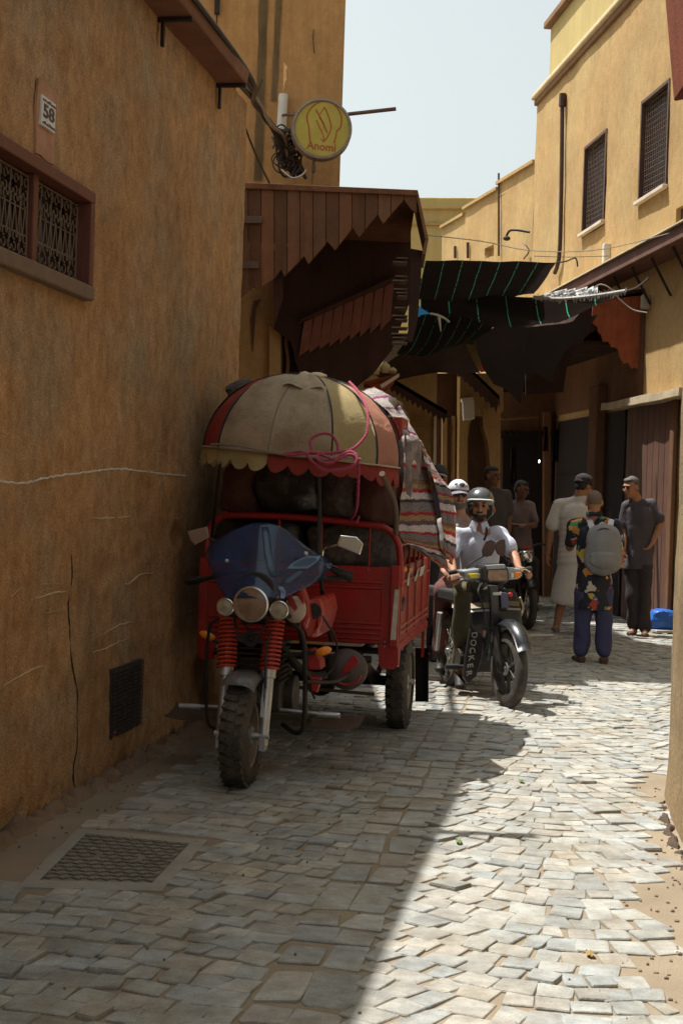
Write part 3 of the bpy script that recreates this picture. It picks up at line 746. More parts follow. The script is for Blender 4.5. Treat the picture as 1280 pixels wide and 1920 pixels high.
# end wall at the far corner, so the block has depth
for i, (s0, s1, z0, z1) in enumerate(hs):
    if i == 2: continue
    win = bpy.data.objects.new('window', None); link(win); win.parent = rh_; win.location = RW.pt((s0+s1)/2, z0) - rh_.location
    tag(win, ['window with lattice grille near the drainpipe', 'larger window with lattice grille nearer the frame edge'][i])
    L0 = Matrix.Translation(rh_.location + win.location).inverted()
    def wo2(name, bm, m, **k):
        bmesh.ops.transform(bm, matrix=L0, verts=bm.verts); return obj(name, bm, m, win, **k)
    bm = new_bm()
    for q in ((s0, s0+0.05, z0, z1), (s1-0.05, s1, z0, z1), (s0+0.05, s1-0.05, z1-0.05, z1), (s0+0.05, s1-0.05, z0, z0+0.04)): wbox(bm, RW, *q, -0.13, 0.02)
    wo2('frame', bm, mat('window_frame_brown', (0.10, 0.055, 0.035), 0.7, var=0.3), bevel=0.005)
    bm = new_bm(); wbox(bm, RW, s0-0.03, s1+0.03, z0-0.05, z0-0.002, 0.0, 0.07); wo2('sill', bm, mat('sill_pale', (0.6, 0.52, 0.42), 0.8, var=0.2), bevel=0.006)
    bm = new_bm(); nn = 13
    for k in range(nn):
        for sg in (1, -1):
            for f in (0, 1):
                sA = s0 + 0.05 + (s1-s0-0.1)*((k+0.5)/nn); zA = z0+0.04; 
        cyl(bm, RW.pt(s0+0.05+(s1-s0-0.1)*(k+0.5)/nn, z0+0.04, -0.04), RW.pt(s0+0.05+(s1-s0-0.1)*(k+0.5)/nn, z1-0.05, -0.04), 0.007, n=4)
    for k in range(int((z1-z0)/0.075)):
        zz = z0+0.06+k*0.075
        cyl(bm, RW.pt(s0+0.05, zz, -0.04), RW.pt(s1-0.05, zz+0.05, -0.04), 0.006, n=4); cyl(bm, RW.pt(s0+0.05, zz+0.05, -0.045), RW.pt(s1-0.05, zz, -0.045), 0.006, n=4)
    wo2('grille', bm, mat('lattice', (0.13, 0.085, 0.065), 0.6, var=0.3))
    bm = new_bm(); wbox(bm, RW, s0+0.02, s1-0.02, z0+0.02, z1-0.02, -0.14, -0.10); wo2('pane', bm, MATS['dark_pane'])
bm = new_bm(); s0, s1, z0, z1 = hs[2]; wbox(bm, RW, s0, s1, z0, z1, -0.14, -0.05); wbox(bm, RW, s0-0.02, s1+0.03, z0-0.06, z0-0.005, 0, 0.06); obj('small_window', bm, MATS['window_frame_brown'], rh_, world=True)
# roof ledge, upper storey, set-back block
bm = new_bm(); wbox(bm, RW, sN, sF+0.08, zroof, zroof+0.10, -0.4, 0.10); 
obj('roof_ledge', bm, mat('ledge_pale', (0.62, 0.50, 0.30), 0.9, var=0.3, vs=3, bump=0.5), rh_, world=True, bevel=0.03)
bm = new_bm(); wbox(bm, RW, sN, sF+0.05, zroof-0.10, zroof-0.003, -0.1, 0.05); obj('ledge_band', bm, mat('band_dark', (0.22, 0.12, 0.06), 0.9, var=0.3), rh_, world=True, bevel=0.02)
s_u = RW.hit(1030, 100)[0]; z_u = RW.hit(1028, 46)[1]
bm = new_bm(); wbox(bm, RW, sN, s_u, zroof+0.10, z_u-0.1, -3.0, 0.0); obj('upper_storey', bm, plaster_y, rh_, world=True, bevel=0.02)
bm = new_bm(); wbox(bm, RW, sN, s_u+0.12, z_u-0.1, z_u+0.02, -3.0, 0.10); obj('parapet', bm, MATS['band_dark'], rh_, world=True, bevel=0.02)
bm = new_bm(); wbox(bm, RW, s_u+0.02, sF-0.1, zroof+0.10, RW.hit(1015, 92)[1], -3.2, -0.25); obj('stair_block', bm, plaster_d, rh_, world=True, bevel=0.02)
bm = new_bm(); wbox(bm, RW, sN, sF, 0, zroof, -6, -0.9); obj('rear_block', bm, plaster_r, rh_, world=True)
# drainpipe
bm = new_bm(); pts = [(1061, 178), (1060, 200), (1059, 300), (1057, 420), (1054, 485), (1046, 512)]
tube(bm, [RW.pt(*RW.hit(*q), 0.06) for q in pts], 0.035, 8, k=2); cyl(bm, RW.pt(*RW.hit(1061, 176), 0.06), RW.pt(*RW.hit(1060, 200), 0.06), 0.06, n=8)
obj('drainpipe', bm, mat('pipe_dark', (0.07, 0.035, 0.028), 0.6, var=0.4, vs=5), rh_, world=True, smooth=True)
# pale lime stain below the windows
# brown beam with rough canopy fringe
sb0, zb0 = RW.hit(1280, 455); sb1, zb1 = RW.hit(1105, 540)
zbm = zb0
bm = new_bm(); wbox(bm, RW, sN, sF, zbm-0.14, zbm+0.03, 0.0, 0.38); bmesh.ops.subdivide_edges(bm, edges=bm.edges[:], cuts=1)
obj('shop_beam', bm, mat('beam_brown', (0.17, 0.075, 0.05), 0.85, var=0.4, vs=3, streak=0.3, bump=0.6, bs=30), rh_, world=True, bevel=0.01)
bm = new_bm(); wbox(bm, RW, sN, sF, zbm+0.035, zbm+0.055, 0.0, 0.42); obj('beam_cap', bm, MATS['ledge_pale'], rh_, world=True)
for k in range(9):
    bm = new_bm(); s_ = sb0 - 0.5 + k*0.8; cyl(bm, RW.pt(s_, zbm-0.15, 0.30), RW.pt(s_, zbm-0.62, 0.03), 0.018, n=6); obj('beam_strut', bm, iron, rh_, world=True)
# boxes
for (nm, lab, px, py, w_, h_, m_) in (('meter_box', 'slim white box on the ochre wall above the brown beam', 1141, 497, 0.11, 0.31, white_p), ('meter_box', 'pale grey electric box beside the red hood board', 1215, 580, 0.12, 0.19, mat('box_grey', (0.40, 0.36, 0.28), 0.6, var=0.3))):
    s_, z_ = RW.hit(px, py); t_ = thing(nm, lab, 'electric box', RW.pt(s_, z_))
    bm = new_bm(); wbox(bm, RW, s_-w_/2, s_+w_/2, z_, z_+h_, 0.0, 0.09); obj('case', bm, m_, t_, world=True, bevel=0.008)
    bm = new_bm(); wbox(bm, RW, s_-w_/2+0.012, s_+w_/2-0.012, z_+0.015, z_+h_-0.015, 0.09, 0.098); obj('cover', bm, m_, t_, world=True, bevel=0.003)
# ground-floor front: lintel shelf, door, columns (below the hood)
s_a, z_a = RW.hit(1155, 745); s_b, _ = RW.hit(1272, 738); z_a = RW.hit(1220, 745)[1]
bm = new_bm(); wbox(bm, RW, s_b-0.6, s_a, z_a-0.10, z_a, 0.0, 0.22); bmesh.ops.subdivide_edges(bm, edges=bm.edges[:], cuts=8, use_grid_fill=True); rough_up(bm, 0.02, 4)
obj('door_ledge', bm, mat('lime_ledge', (0.5, 0.40, 0.26), 0.9, var=0.4, vs=5, bump=0.6), rh_, world=True, smooth=True)
def rpx(x): return RW.hit(x, 900)[0]
d0, d1 = rpx(1262), rpx(1178)
bm = new_bm(); wbox(bm, RW, d0, d1, 0.02, z_a-0.10, -0.02, 0.04)
for k in range(8): wbox(bm, RW, d0+(d1-d0)*k/8+0.005, d0+(d1-d0)*(k+1)/8-0.01, 0.05, z_a-0.14, 0.04, 0.052)
obj('door', bm, mat('door_red_brown', (0.12, 0.05, 0.03), 0.75, var=0.35, vs=3, streak=0.4, bump=0.3), rh_, world=True)
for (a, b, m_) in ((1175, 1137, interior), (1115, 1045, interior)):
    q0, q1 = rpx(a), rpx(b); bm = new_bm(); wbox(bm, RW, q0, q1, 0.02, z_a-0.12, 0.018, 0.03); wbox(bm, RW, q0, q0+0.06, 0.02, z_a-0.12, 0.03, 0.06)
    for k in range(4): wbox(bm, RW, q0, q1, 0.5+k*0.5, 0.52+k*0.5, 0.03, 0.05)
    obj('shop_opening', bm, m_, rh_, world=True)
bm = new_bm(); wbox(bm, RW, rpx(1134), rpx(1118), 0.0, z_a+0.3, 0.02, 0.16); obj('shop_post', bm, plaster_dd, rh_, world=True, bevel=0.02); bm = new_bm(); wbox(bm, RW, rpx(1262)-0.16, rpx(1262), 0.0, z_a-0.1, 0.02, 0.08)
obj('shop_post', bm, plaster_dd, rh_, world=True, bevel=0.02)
bm = new_bm(); wbox(bm, RW, rpx(1199), sF-0.05, z_a+0.0, zbm-0.62, 0.016, 0.028); obj('brown_render', bm, plaster_dd, rh_, world=True)  # brown wall face, darkened further in colour for the shade below the hood
bm = new_bm(); wbox(bm, RW, d1, sF-0.05, 0.0, z_a-0.101, 0.004, 0.014); obj('brown_dado', bm, plaster_dd, rh_, world=True)  # lower strip in the same shade-darkened brown
# right hood: side board with scalloped edge, roof, outer valance
pC = RW.pt(RW.hit(1203, 600)[0], 0); yC = pC.y
hr = thing('wooden_hood', 'red-brown scalloped side board of the hood on the right, above the shop door', 'wooden hood', P(1180, 700, yC), group='wooden hoods over the lane')
sc_pts = [(1112, 560), (1203, 548), (1200, 696), (1190, 688), (1183, 691), (1176, 680), (1168, 682), (1160, 668), (1158, 655), (1150, 650), (1146, 652), (1140, 640), (1130, 641), (1126, 628), (1120, 622), (1119, 612), (1111, 608), (1109, 590)]
bm = new_bm()
n = 5; 
pp(bm, sc_pts, yC, 0.04)
obj('side_board', bm, wood_r, hr, world=True, bevel=0.004)
bm = new_bm(); pp(bm, [(1108, 553), (1206, 541), (1206, 548), (1108, 561)], yC-0.03, 0.1); obj('top_rail', bm, wood_d, hr, world=True)
# the dark run of hoods and stalls past it
r0 = P(1108, 560, yC); r1 = P(1203, 548, yC)
yD = 24.0
def along(p, y): return Vector((p.x + RW.d.x/RW.d.y*(y-p.y), y, p.z))
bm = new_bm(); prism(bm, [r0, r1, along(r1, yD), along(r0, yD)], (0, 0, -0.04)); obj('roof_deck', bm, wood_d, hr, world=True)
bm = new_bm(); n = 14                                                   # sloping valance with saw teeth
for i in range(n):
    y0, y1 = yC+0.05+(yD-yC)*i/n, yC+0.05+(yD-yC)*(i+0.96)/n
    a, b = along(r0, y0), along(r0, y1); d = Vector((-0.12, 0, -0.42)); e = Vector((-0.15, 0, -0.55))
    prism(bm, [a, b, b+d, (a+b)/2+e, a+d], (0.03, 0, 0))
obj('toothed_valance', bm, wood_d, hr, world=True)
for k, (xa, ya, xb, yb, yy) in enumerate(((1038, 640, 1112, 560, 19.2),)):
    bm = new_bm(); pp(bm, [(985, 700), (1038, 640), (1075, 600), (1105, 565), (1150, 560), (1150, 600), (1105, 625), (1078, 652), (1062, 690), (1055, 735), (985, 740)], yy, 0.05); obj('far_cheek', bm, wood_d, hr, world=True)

# ------------------------------------------------------------------ farther buildings
fb = thing('stepped_house', 'ochre house with a stepped roofline at the far end on the right', 'house', P(910, 1000, 24))
q0 = RW.pt(sF+0.05, 0); zz = P(1000, 297, q0.y+0.3).z
dist2 = Vector((P(826, 440, 31).x, 31, 0)); 
FB = W2((q0.x+0.05, q0.y+0.3, 0), (dist2 - q0), Vector((-(dist2-q0).y, (dist2-q0).x, 0)))
if FB.n.x > 0: FB.n = -FB.n
ln_ = (dist2-q0).length
fw_ = RW.hit(0, 0)
hA, hB = FB.hit(926, 458), FB.hit(909, 486)
bm = new_bm(); wall_grid(bm, FB, 0, ln_, 0, zz-0.3, holes=[(min(hA[0], hB[0]), max(hA[0], hB[0]), hB[1], hA[1])], step=0.2, disp=lambda s, z: 0.02*noise.noise(Vector((s, z, 2))))
obj('wall', bm, plaster_r, fb, world=True, smooth='all')
for (s0, s1, zt) in ((0, ln_*0.35, 0.10), (ln_*0.35, ln_*0.72, 0.0), (ln_*0.72, ln_, -0.12)):
    bm = new_bm(); wbox(bm, FB, s0, s1, zz-0.32, zz-0.18+zt, -0.5, 0.0); wbox(bm, FB, s0, s1+0.03, zz-0.18+zt, zz-0.12+zt, -0.5, 0.06); obj('parapet', bm, plaster_r, fb, world=True)
s_, z_ = FB.hit(998, 262); bm = new_bm(); wbox(bm, FB, -0.1, s_+0.05, zz, FB.hit(998, 262)[1], -1.4, -0.6); obj('chimney', bm, plaster_y, fb, world=True)
for (x, y0, y1) in ((938, 325, 480), (856, 462, 484), (880, 455, 484)):
    bm = new_bm(); a, b = FB.hit(x, y0), FB.hit(x, y1); tube(bm, [FB.pt(*a, 0.04), FB.pt(*b, 0.04)], 0.03 if x < 900 else 0.02, 6, k=1); obj('pipe', bm, MATS['pipe_dark'], fb, world=True)
sl_ = FB.hit(990, 440); bm = new_bm(); tube(bm, [FB.pt(*FB.hit(1002, 436), 0.1), FB.pt(*FB.hit(992, 434), 0.35), FB.pt(*FB.hit(987, 447), 0.4)], 0.022, 6); ball(bm, FB.pt(*FB.hit(988, 450), 0.4), (0.07, 0.06, 0.045)); obj('wall_lamp', bm, iron, fb, world=True)
bm = new_bm(); tube(bm, [FB.pt(*FB.hit(990, 455), 0.1), FB.pt(*FB.hit(996, 470), 0.05), FB.pt(*FB.hit(986, 486), 0.05)], 0.012, 5); obj('lamp_cable', bm, iron, fb, world=True)

cb = thing('yellow_house', 'pale yellow house closing the view with a plain cornice', 'house', P(840, 1000, 33))
bm = new_bm(); pp(bm, [(700, 392), (900, 392), (1100, 392), (1100, 880), (700, 880)], 33, 2.5); obj('wall', bm, plaster_y, cb, world=True)
bm = new_bm(); pp(bm, [(700, 369), (1100, 371), (1100, 391), (700, 391)], 32.9, 2.6); obj('cornice', bm, MATS['ledge_pale'] if False else plaster_y, cb, world=True, bevel=0.03)
bm = new_bm(); pp(bm, [(700, 417), (1100, 419), (1100, 423), (700, 421)], 32.93, 0.06); obj('string_course', bm, plaster_r, cb, world=True)

# the shaded far end: an arcade wall, shops, columns
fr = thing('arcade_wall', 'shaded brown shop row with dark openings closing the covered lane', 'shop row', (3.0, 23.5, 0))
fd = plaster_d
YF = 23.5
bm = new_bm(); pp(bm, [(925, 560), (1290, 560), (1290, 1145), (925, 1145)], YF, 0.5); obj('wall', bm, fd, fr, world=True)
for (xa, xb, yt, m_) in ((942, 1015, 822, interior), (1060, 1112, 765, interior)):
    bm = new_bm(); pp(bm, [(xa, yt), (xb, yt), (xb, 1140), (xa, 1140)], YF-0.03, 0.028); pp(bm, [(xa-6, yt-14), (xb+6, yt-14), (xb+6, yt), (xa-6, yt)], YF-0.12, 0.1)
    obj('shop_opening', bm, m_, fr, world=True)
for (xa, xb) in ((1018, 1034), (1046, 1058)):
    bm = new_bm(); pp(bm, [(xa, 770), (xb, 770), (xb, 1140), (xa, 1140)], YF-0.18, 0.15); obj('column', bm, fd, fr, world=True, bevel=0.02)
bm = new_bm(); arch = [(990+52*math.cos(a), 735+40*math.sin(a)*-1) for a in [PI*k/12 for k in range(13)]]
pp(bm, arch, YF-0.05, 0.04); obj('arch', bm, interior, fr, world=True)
bm = new_bm()
for i in range(3): pp(bm, [(943+i*11, 806), (950+i*11, 806), (950+i*11, 809), (946+i*11, 809), (946+i*11, 812), (950+i*11, 812), (950+i*11, 818), (943+i*11, 818)], YF-0.14, 0.02)
obj('worn_lettering', bm, iron, fr, world=True)
bm = new_bm(); pp(bm, [(940, 783), (1010, 779), (1010, 782), (940, 786)], YF-0.5, 0.4); obj('shelf', bm, plaster_d, fr, world=True)
lb = thing('lamp', 'tiny lit lamp glowing in the dark passage', 'lamp', P(1010, 866, YF-0.4)); bm = new_bm(); ball(bm, P(1010, 865, YF-0.4), (0.012, 0.012, 0.024)); obj('bulb', bm, emis('bulb', (1, 0.95, 0.8), 6), lb, world=True)
bm = new_bm(); cyl(bm, P(1010, 862, YF-0.4), P(1010, 770, YF-0.4), 0.006, n=5); obj('flex', bm, iron, lb, world=True)
for k_, (x_, y_, w_, h_, c_, lab_) in enumerate(((1022, 800, 9, 46, (0.10, 0.03, 0.02), 'dull red garment hanging between the columns of the shop row'), (1040, 806, 10, 60, (0.05, 0.04, 0.05), 'dark grey garment hanging beside the dull red one'), (962, 838, 10, 70, (0.07, 0.035, 0.02), 'brown cloth hanging in the left shop opening'), (1072, 790, 11, 80, (0.04, 0.03, 0.045), 'long dark cloth hanging in the wide shop opening'), (1092, 792, 10, 58, (0.12, 0.07, 0.04), 'tan cloth hanging at the right of the wide shop opening'))):
    bm = new_bm(); rows = [[P(x_+w_*(j_/6-0.5)*(1+0.3*i_/6), y_+h_*i_/6, YF-0.35+0.05*math.sin(j_*1.9+k_+i_*0.4)) for j_ in range(7)] for i_ in range(7)]; gridsurf(bm, rows, 0.015)
    tag(obj('hanging_garment', bm, mat('garment%d' % k_, c_, 0.9, var=0.4, vs=9), smooth='all'), lab_, 'garment', 'goods hanging at the shop row')
# left side of the far lane: ochre wall, arch, small hoods
aw = thing('shop_wall', 'ochre shop wall behind the trike load on the left of the lane', 'wall', P(785, 1100, 18.5))
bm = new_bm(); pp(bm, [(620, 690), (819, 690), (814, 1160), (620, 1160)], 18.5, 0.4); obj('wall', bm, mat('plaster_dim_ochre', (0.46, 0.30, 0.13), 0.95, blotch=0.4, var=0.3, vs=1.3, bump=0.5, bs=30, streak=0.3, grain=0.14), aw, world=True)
bm = new_bm(); pp(bm, [(813, 780), (818, 780), (815, 1160), (808, 1160)], 18.42, 0.07); obj('corner_trim', bm, MATS['sill_pale'], aw, world=True)
bm = new_bm()
for k in range(14): pp(bm, [(752, 780+k*6), (800, 776+k*6), (800, 778+k*6), (752, 782+k*6)], 18.47, 0.02)
obj('shutter', bm, plaster_r, aw, world=True)
ar = thing('arched_wall', 'ochre archway with a white box fixed on its left pier', 'archway', P(890, 1100, 20.5))
outer = [(819, 560), (985, 560), (985, 745), (938, 745), (934, 1150), (921, 1150)]
inn = [(921, 1150)] + [(900 + 22*math.cos(a) if a < PI/2 else 903+32*math.cos(a), 850 - (75 if a < PI/2 else 62)*math.sin(a)) for a in [PI*k/10 for k in range(11)]] + [(872, 1150)]
bm = new_bm(); pp(bm, [(862, 700), (877, 700), (874, 1150), (856, 1150)], 20.5, 0.5); pp(bm, [(877, 700), (943, 700), (943, 770), (928, 785), (918, 800), (905, 780), (890, 778), (880, 795), (877, 820)], 20.5, 0.4)
pp(bm, [(905, 765), (938, 765), (936, 1150), (925, 1150), (922, 1000), (920, 880), (915, 830), (906, 800)], 20.45, 0.5)
obj('pier', bm, plaster_r, ar, world=True)
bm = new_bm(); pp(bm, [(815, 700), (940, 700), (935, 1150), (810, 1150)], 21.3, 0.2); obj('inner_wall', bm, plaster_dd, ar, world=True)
for (a, b) in ((829, 838), (848, 853)):
    bm = new_bm(); pp(bm, [(a, 780), (b, 780), (b-2, 1150), (a-2, 1150)], 20.9, 0.2); obj('post', bm, plaster_r, ar, world=True)
wb = thing('meter_box', 'white box with a pale cap on the archway pier', 'electric box', P(878, 787, 20.4))
bm = new_bm(); pp(bm, [(867, 752), (889, 750), (890, 785), (869, 788)], 20.3, 0.18); obj('case', bm, white_p, wb, world=True, bevel=0.01)
bm = new_bm(); pp(bm, [(865, 747), (887, 744), (888, 750), (866, 753)], 20.25, 0.25); obj('cap', bm, white_p, wb, world=True, bevel=0.005)
def fringe_hood(lab, P0, P1, th_px, y, dpt, n, lit=None):
    t_ = thing('wooden_hood', lab, 'wooden hood', P((P0[0]+P1[0])/2, (P0[1]+P1[1])/2+20, y), group='wooden hoods over the lane')
    dx, dy = (P1[0]-P0[0]), (P1[1]-P0[1]); pts = [P0, P1, (P1[0]-3, P1[1]+th_px)]
    low = []
    for i in range(n, -1, -1):
        k = i/n; low.append((P0[0]+dx*k-6, P0[1]+dy*k+th_px+6)); low.append((P0[0]+dx*k-10, P0[1]+dy*k+th_px-5))
    bm = new_bm(); pp(bm, [P0, P1]+low, y, 0.05); obj('side_board', bm, wood_d, t_, world=True)
    bm = new_bm(); a, b = P(*P0, y), P(*P1, y); prism(bm, [a, b, b+Vector((0, 0, -0.05)), a+Vector((0, 0, -0.05))], (0.15, dpt, 0)); obj('roof_deck', bm, wood_d, t_, world=True)
    return t_
fringe_hood('small dark hood with a ragged fringe just above the striped blanket', (740, 712), (838, 770), 18, 17.0, 1.3, 10)
fringe_hood('dark fringed hood sloping above the white box on the arch', (845, 655), (936, 742), 26, 19.0, 1.3, 9)
# shelf with pots on the little roof, blue bag
ps = thing('display_shelf', 'small roof shelf carrying baskets above the parasol', 'shelf', P(710, 720, 16.6))
bm = new_bm(); pp(bm, [(682, 716), (748, 699), (750, 704), (684, 722)], 16.6, 0.5); pp(bm, [(690, 720), (746, 704), (735, 722), (700, 745)], 16.7, 0.3); obj('board', bm, wood_r, ps, world=True)
bm = new_bm(); pp(bm, [(712, 722), (748, 700), (748, 706), (716, 728)], 16.5, 0.06); obj('front_rail', bm, MATS['sill_pale'], ps, world=True)
straw = mat('straw', (0.55, 0.43, 0.22), 0.9, var=0.3, vs=20, bump=0.8, bs=80)
for k, (x, y, r_, h_) in enumerate(((662, 712, 0.045, 0.09), (686, 704, 0.055, 0.12), (703, 699, 0.07, 0.14), (722, 696, 0.065, 0.12), (736, 697, 0.05, 0.07))):
    bm = new_bm(); lathe(bm, [(0, 0), (r_*0.7, 0), (r_, h_*0.5), (r_*0.75, h_*0.85), (r_*0.3, h_), (0, h_*1.2)], 12)
    bmesh.ops.translate(bm, vec=P(x, y+4, 16.75), verts=bm.verts)
    tag(obj('lantern', bm, straw, smooth=True), ['small straw lantern by the blue cloth, leftmost on the roof shelf', 'round straw lantern second from the left on the roof shelf', 'tallest straw lantern in the middle of the roof shelf', 'wide straw lantern right of the tallest one on the roof shelf', 'flat straw lantern at the right end of the roof shelf'][k], 'lantern', 'straw lanterns on the roof shelf')
bm = new_bm(); q = P(655, 722, 15.5)
gridsurf(bm, [[P(x, y+6*math.sin(x*0.3+y), 15.5 + 0.05*math.sin(x*0.2+y*0.3)) for x in (640, 650, 660, 670, 676)] for y in (711, 718, 726)], 0.01)
tag(obj('cloth', bm, mat('blue_plastic', (0.02, 0.25, 0.55), 0.3, var=0.3, vs=20), smooth=True), 'bright blue plastic sheet behind the top of the parasol', 'plastic sheet')

# ------------------------------------------------------------------ shade nets over the lane
def net_mat():
    m = mat('shade_net', (0.030, 0.021, 0.019), 0.85, var=0.3, vs=6, grain=0.2, gs=350)
    t = m.node_tree; b = principled(m); src = b.inputs['Base Color'].links[0].from_socket; N = t.nodes; L = t.links
    uv = N.new('ShaderNodeUVMap'); sx = N.new('ShaderNodeSeparateXYZ'); L.new(uv.outputs[0], sx.inputs[0])
    at = N.new('ShaderNodeMath'); at.operation = 'MULTIPLY'; at.inputs[1].default_value = 7.0; L.new(sx.outputs[0], at.inputs[0])
    fr = N.new('ShaderNodeMath'); fr.operation = 'FRACT'; L.new(at.outputs[0], fr.inputs[0])
    lt = N.new('ShaderNodeMath'); lt.operation = 'LESS_THAN'; lt.inputs[1].default_value = 0.032; L.new(fr.outputs[0], lt.inputs[0])
    n = N.new('ShaderNodeTexNoise'); n.inputs['Scale'].default_value = 14; L.new(uv.outputs[0], n.inputs[0])
    gt = N.new('ShaderNodeMath'); gt.operation = 'GREATER_THAN'; gt.inputs[1].default_value = 0.42; L.new(n.outputs['Fac'], gt.inputs[0])
    mu = N.new('ShaderNodeMath'); mu.operation = 'MULTIPLY'; L.new(lt.outputs[0], mu.inputs[0]); L.new(gt.outputs[0], mu.inputs[1])
    mx = N.new('ShaderNodeMix'); mx.data_type = 'RGBA'; L.new(mu.outputs[0], mx.inputs[0]); L.new(src, mx.inputs[6]); mx.inputs[7].default_value = (0.08, 0.5, 0.33, 1)
    L.new(mx.outputs[2], b.inputs['Base Color'])
    tr = N.new('ShaderNodeBsdfTranslucent'); L.new(mx.outputs[2], tr.inputs[0]); ms = N.new('ShaderNodeMixShader'); ms.inputs[0].default_value = 0.35
    out = N['Material Output']; L.new(b.outputs[0], ms.inputs[1]); L.new(tr.outputs[0], ms.inputs[2]); L.new(ms.outputs[0], out.inputs[0])
    return m
netm = net_mat()
def net(lab, near, far, yn, yf, sag, rowsN=10, cols=24, wav=0.02, mat_=None):
    """near/far: pixel polylines of the two long edges"""
    def samp(pts, t_):
        L_ = [(Vector((a[0], a[1])) - Vector((b[0], b[1]))).length for a, b in zip(pts, pts[1:])]; T = sum(L_)*t_
        for (a, b), l in zip(zip(pts, pts[1:]), L_):
            if T <= l or (a, b) == (pts[-2], pts[-1]): k = min(1, T/l if l else 0); return a[0]+(b[0]-a[0])*k, a[1]+(b[1]-a[1])*k
            T -= l
    rows = []
    for i in range(rowsN):
        v = i/(rowsN-1); row = []
        for j in range(cols):
            u = j/(cols-1); a = P(*samp(near, u), yn(u) if callable(yn) else yn); b = P(*samp(far, u), yf(u) if callable(yf) else yf)
            p = a.lerp(b, v); p.z -= sag*math.sin(PI*v)*(0.6+0.4*math.sin(PI*u)); p.z += wav*noise.noise(Vector((u*5, v*5, yn if not callable(yn) else 1)))
            row.append(p)
        rows.append(row)
    bm = new_bm(); gridsurf(bm, rows, 0.008); o = obj('shade_net', bm, mat_ or netm, smooth='all')
    return tag(o, lab, 'shade net', 'shade nets over the lane')
net('upper black shade net with green stripes, stretched flat above the lane', [(797, 486), (920, 489), (1042, 492)], [(783, 560), (880, 566), (1000, 552)], 14.6, 16.6, 0.02)
net('lower shade net with a pale frayed edge reaching towards the red side board', [(785, 520), (880, 552), (1000, 557), (1090, 556), (1168, 546)], [(790, 600), (880, 618), (960, 612), (1050, 604), (1168, 548)], lambda u: 16.7 - 1.2*u, lambda u: 17.6-1.6*u, 0.05)
net('drooping shade net hanging lowest beside the left hood', [(780, 575), (850, 590), (925, 612)], [(742, 665), (800, 668), (862, 640)], 15.2, 16.2, 0.10)
cl_m = mat('rough_canvas', (0.1, 0.065, 0.055), 0.95, var=0.35, vs=4, bump=0.5)
net('dark brown canvas awning under the nets before the arch', [(700, 700), (760, 655), (870, 640)], [(730, 715), (800, 700), (900, 700)], 17.6, 18.5, 0.02, mat_=cl_m)
# the frayed white edge and bundled white plastic on top
bm = new_bm(); pts = [(1000, 557), (1045, 560), (1090, 557), (1130, 552), (1172, 545)]
edge = smooth_path([P(x, y, 15.7-0.2*i) for i, (x, y) in enumerate(pts)], 10)
tube(bm, edge, 0.018, 5, k=1)
for q in edge:
    for k in range(4): 
        e_ = q + Vector((rs.uniform(-0.03, 0.03), rs.uniform(-0.02, 0.02), rs.uniform(-0.06, 0.05))); cyl(bm, q, e_, 0.004, 0.002, 4)
tag(obj('frayed_rope', bm, mat('fray', (0.42, 0.40, 0.37), 0.9, var=0.3)), 'pale frayed rope hem along the front edge of the lower net', 'rope')
bm = new_bm()
def band(l, h):      # strips of one folded sheet
    n_ = 9; gridsurf(bm, [[P(l[0][0]+(l[1][0]-l[0][0])*j_/n_, l[0][1]+(l[1][1]-l[0][1])*j_/n_, 15.9) + Vector((0, 0.05*noise.noise(Vector((j_*0.7, i_, h))), 0.02*noise.noise(Vector((j_, h, 2))))) + Vector((h*i_*0.0, 0, -h*i_)) for j_ in range(n_+1)] for i_ in range(4)], 0.004)
band([(1004, 556), (1062, 541)], 0.012); band([(1020, 556), (1078, 540)], 0.012); band([(1045, 556), (1100, 537)], 0.016); band([(1078, 554), (1112, 536)], 0.026); band([(1095, 546), (1120, 538)], 0.030); band([(1005, 557), (1120, 553)], 0.010)
ws_ = mat('white_sheet', (0.62, 0.63, 0.64), 0.5, var=0.2, vs=10)
_t = ws_.node_tree; _tr = _t.nodes.new('ShaderNodeBsdfTranslucent'); _tr.inputs[0].default_value = (0.8, 0.8, 0.8, 1); _ms = _t.nodes.new('ShaderNodeMixShader'); _ms.inputs[0].default_value = 0.7
_t.links.new(principled(ws_).outputs[0], _ms.inputs[1]); _t.links.new(_tr.outputs[0], _ms.inputs[2]); _t.links.new(_ms.outputs[0], _t.nodes['Material Output'].inputs[0])
tag(obj('plastic_sheet', bm, mat('white_sheet', (0.55, 0.56, 0.57), 0.5, var=0.3, vs=10, bump=0.4, bs=30), smooth='all'), 'crumpled white plastic sheet bunched on top of the lower net', 'plastic sheet')
bm = new_bm(); gridsurf(bm, [[P(775+i*9, 566 + j*7 + (i*4 if j < 2 else 8 + i*-1.2*(j-1)), 14.9) for j in range(5)] for i in range(6)], 0.006)
bm.free(); bm = new_bm(); prism(bm, [P(778, 565, 14.9), P(790, 578, 14.9), P(806, 588, 14.9), P(790, 590, 14.9), P(778, 598, 14.9)], (0, 0.02, 0))
tag(obj('blue_rag', bm, mat('blue_rag', (0.02, 0.3, 0.75), 0.5, var=0.2), smooth=False), 'bright blue rag pinned beside the left hood under the net', 'rag')
bm = new_bm(); tube(bm, [P(806, 588, 14.9), P(818, 590, 14.9), P(832, 596, 15), P(842, 604, 15)], 0.012, 6); cyl(bm, P(822, 592, 14.95), P(826, 622, 14.95), 0.02, 0.004, 6); tag(obj('knotted_cord', bm, MATS['fray']), 'short knotted cord trailing from the blue rag', 'cord')
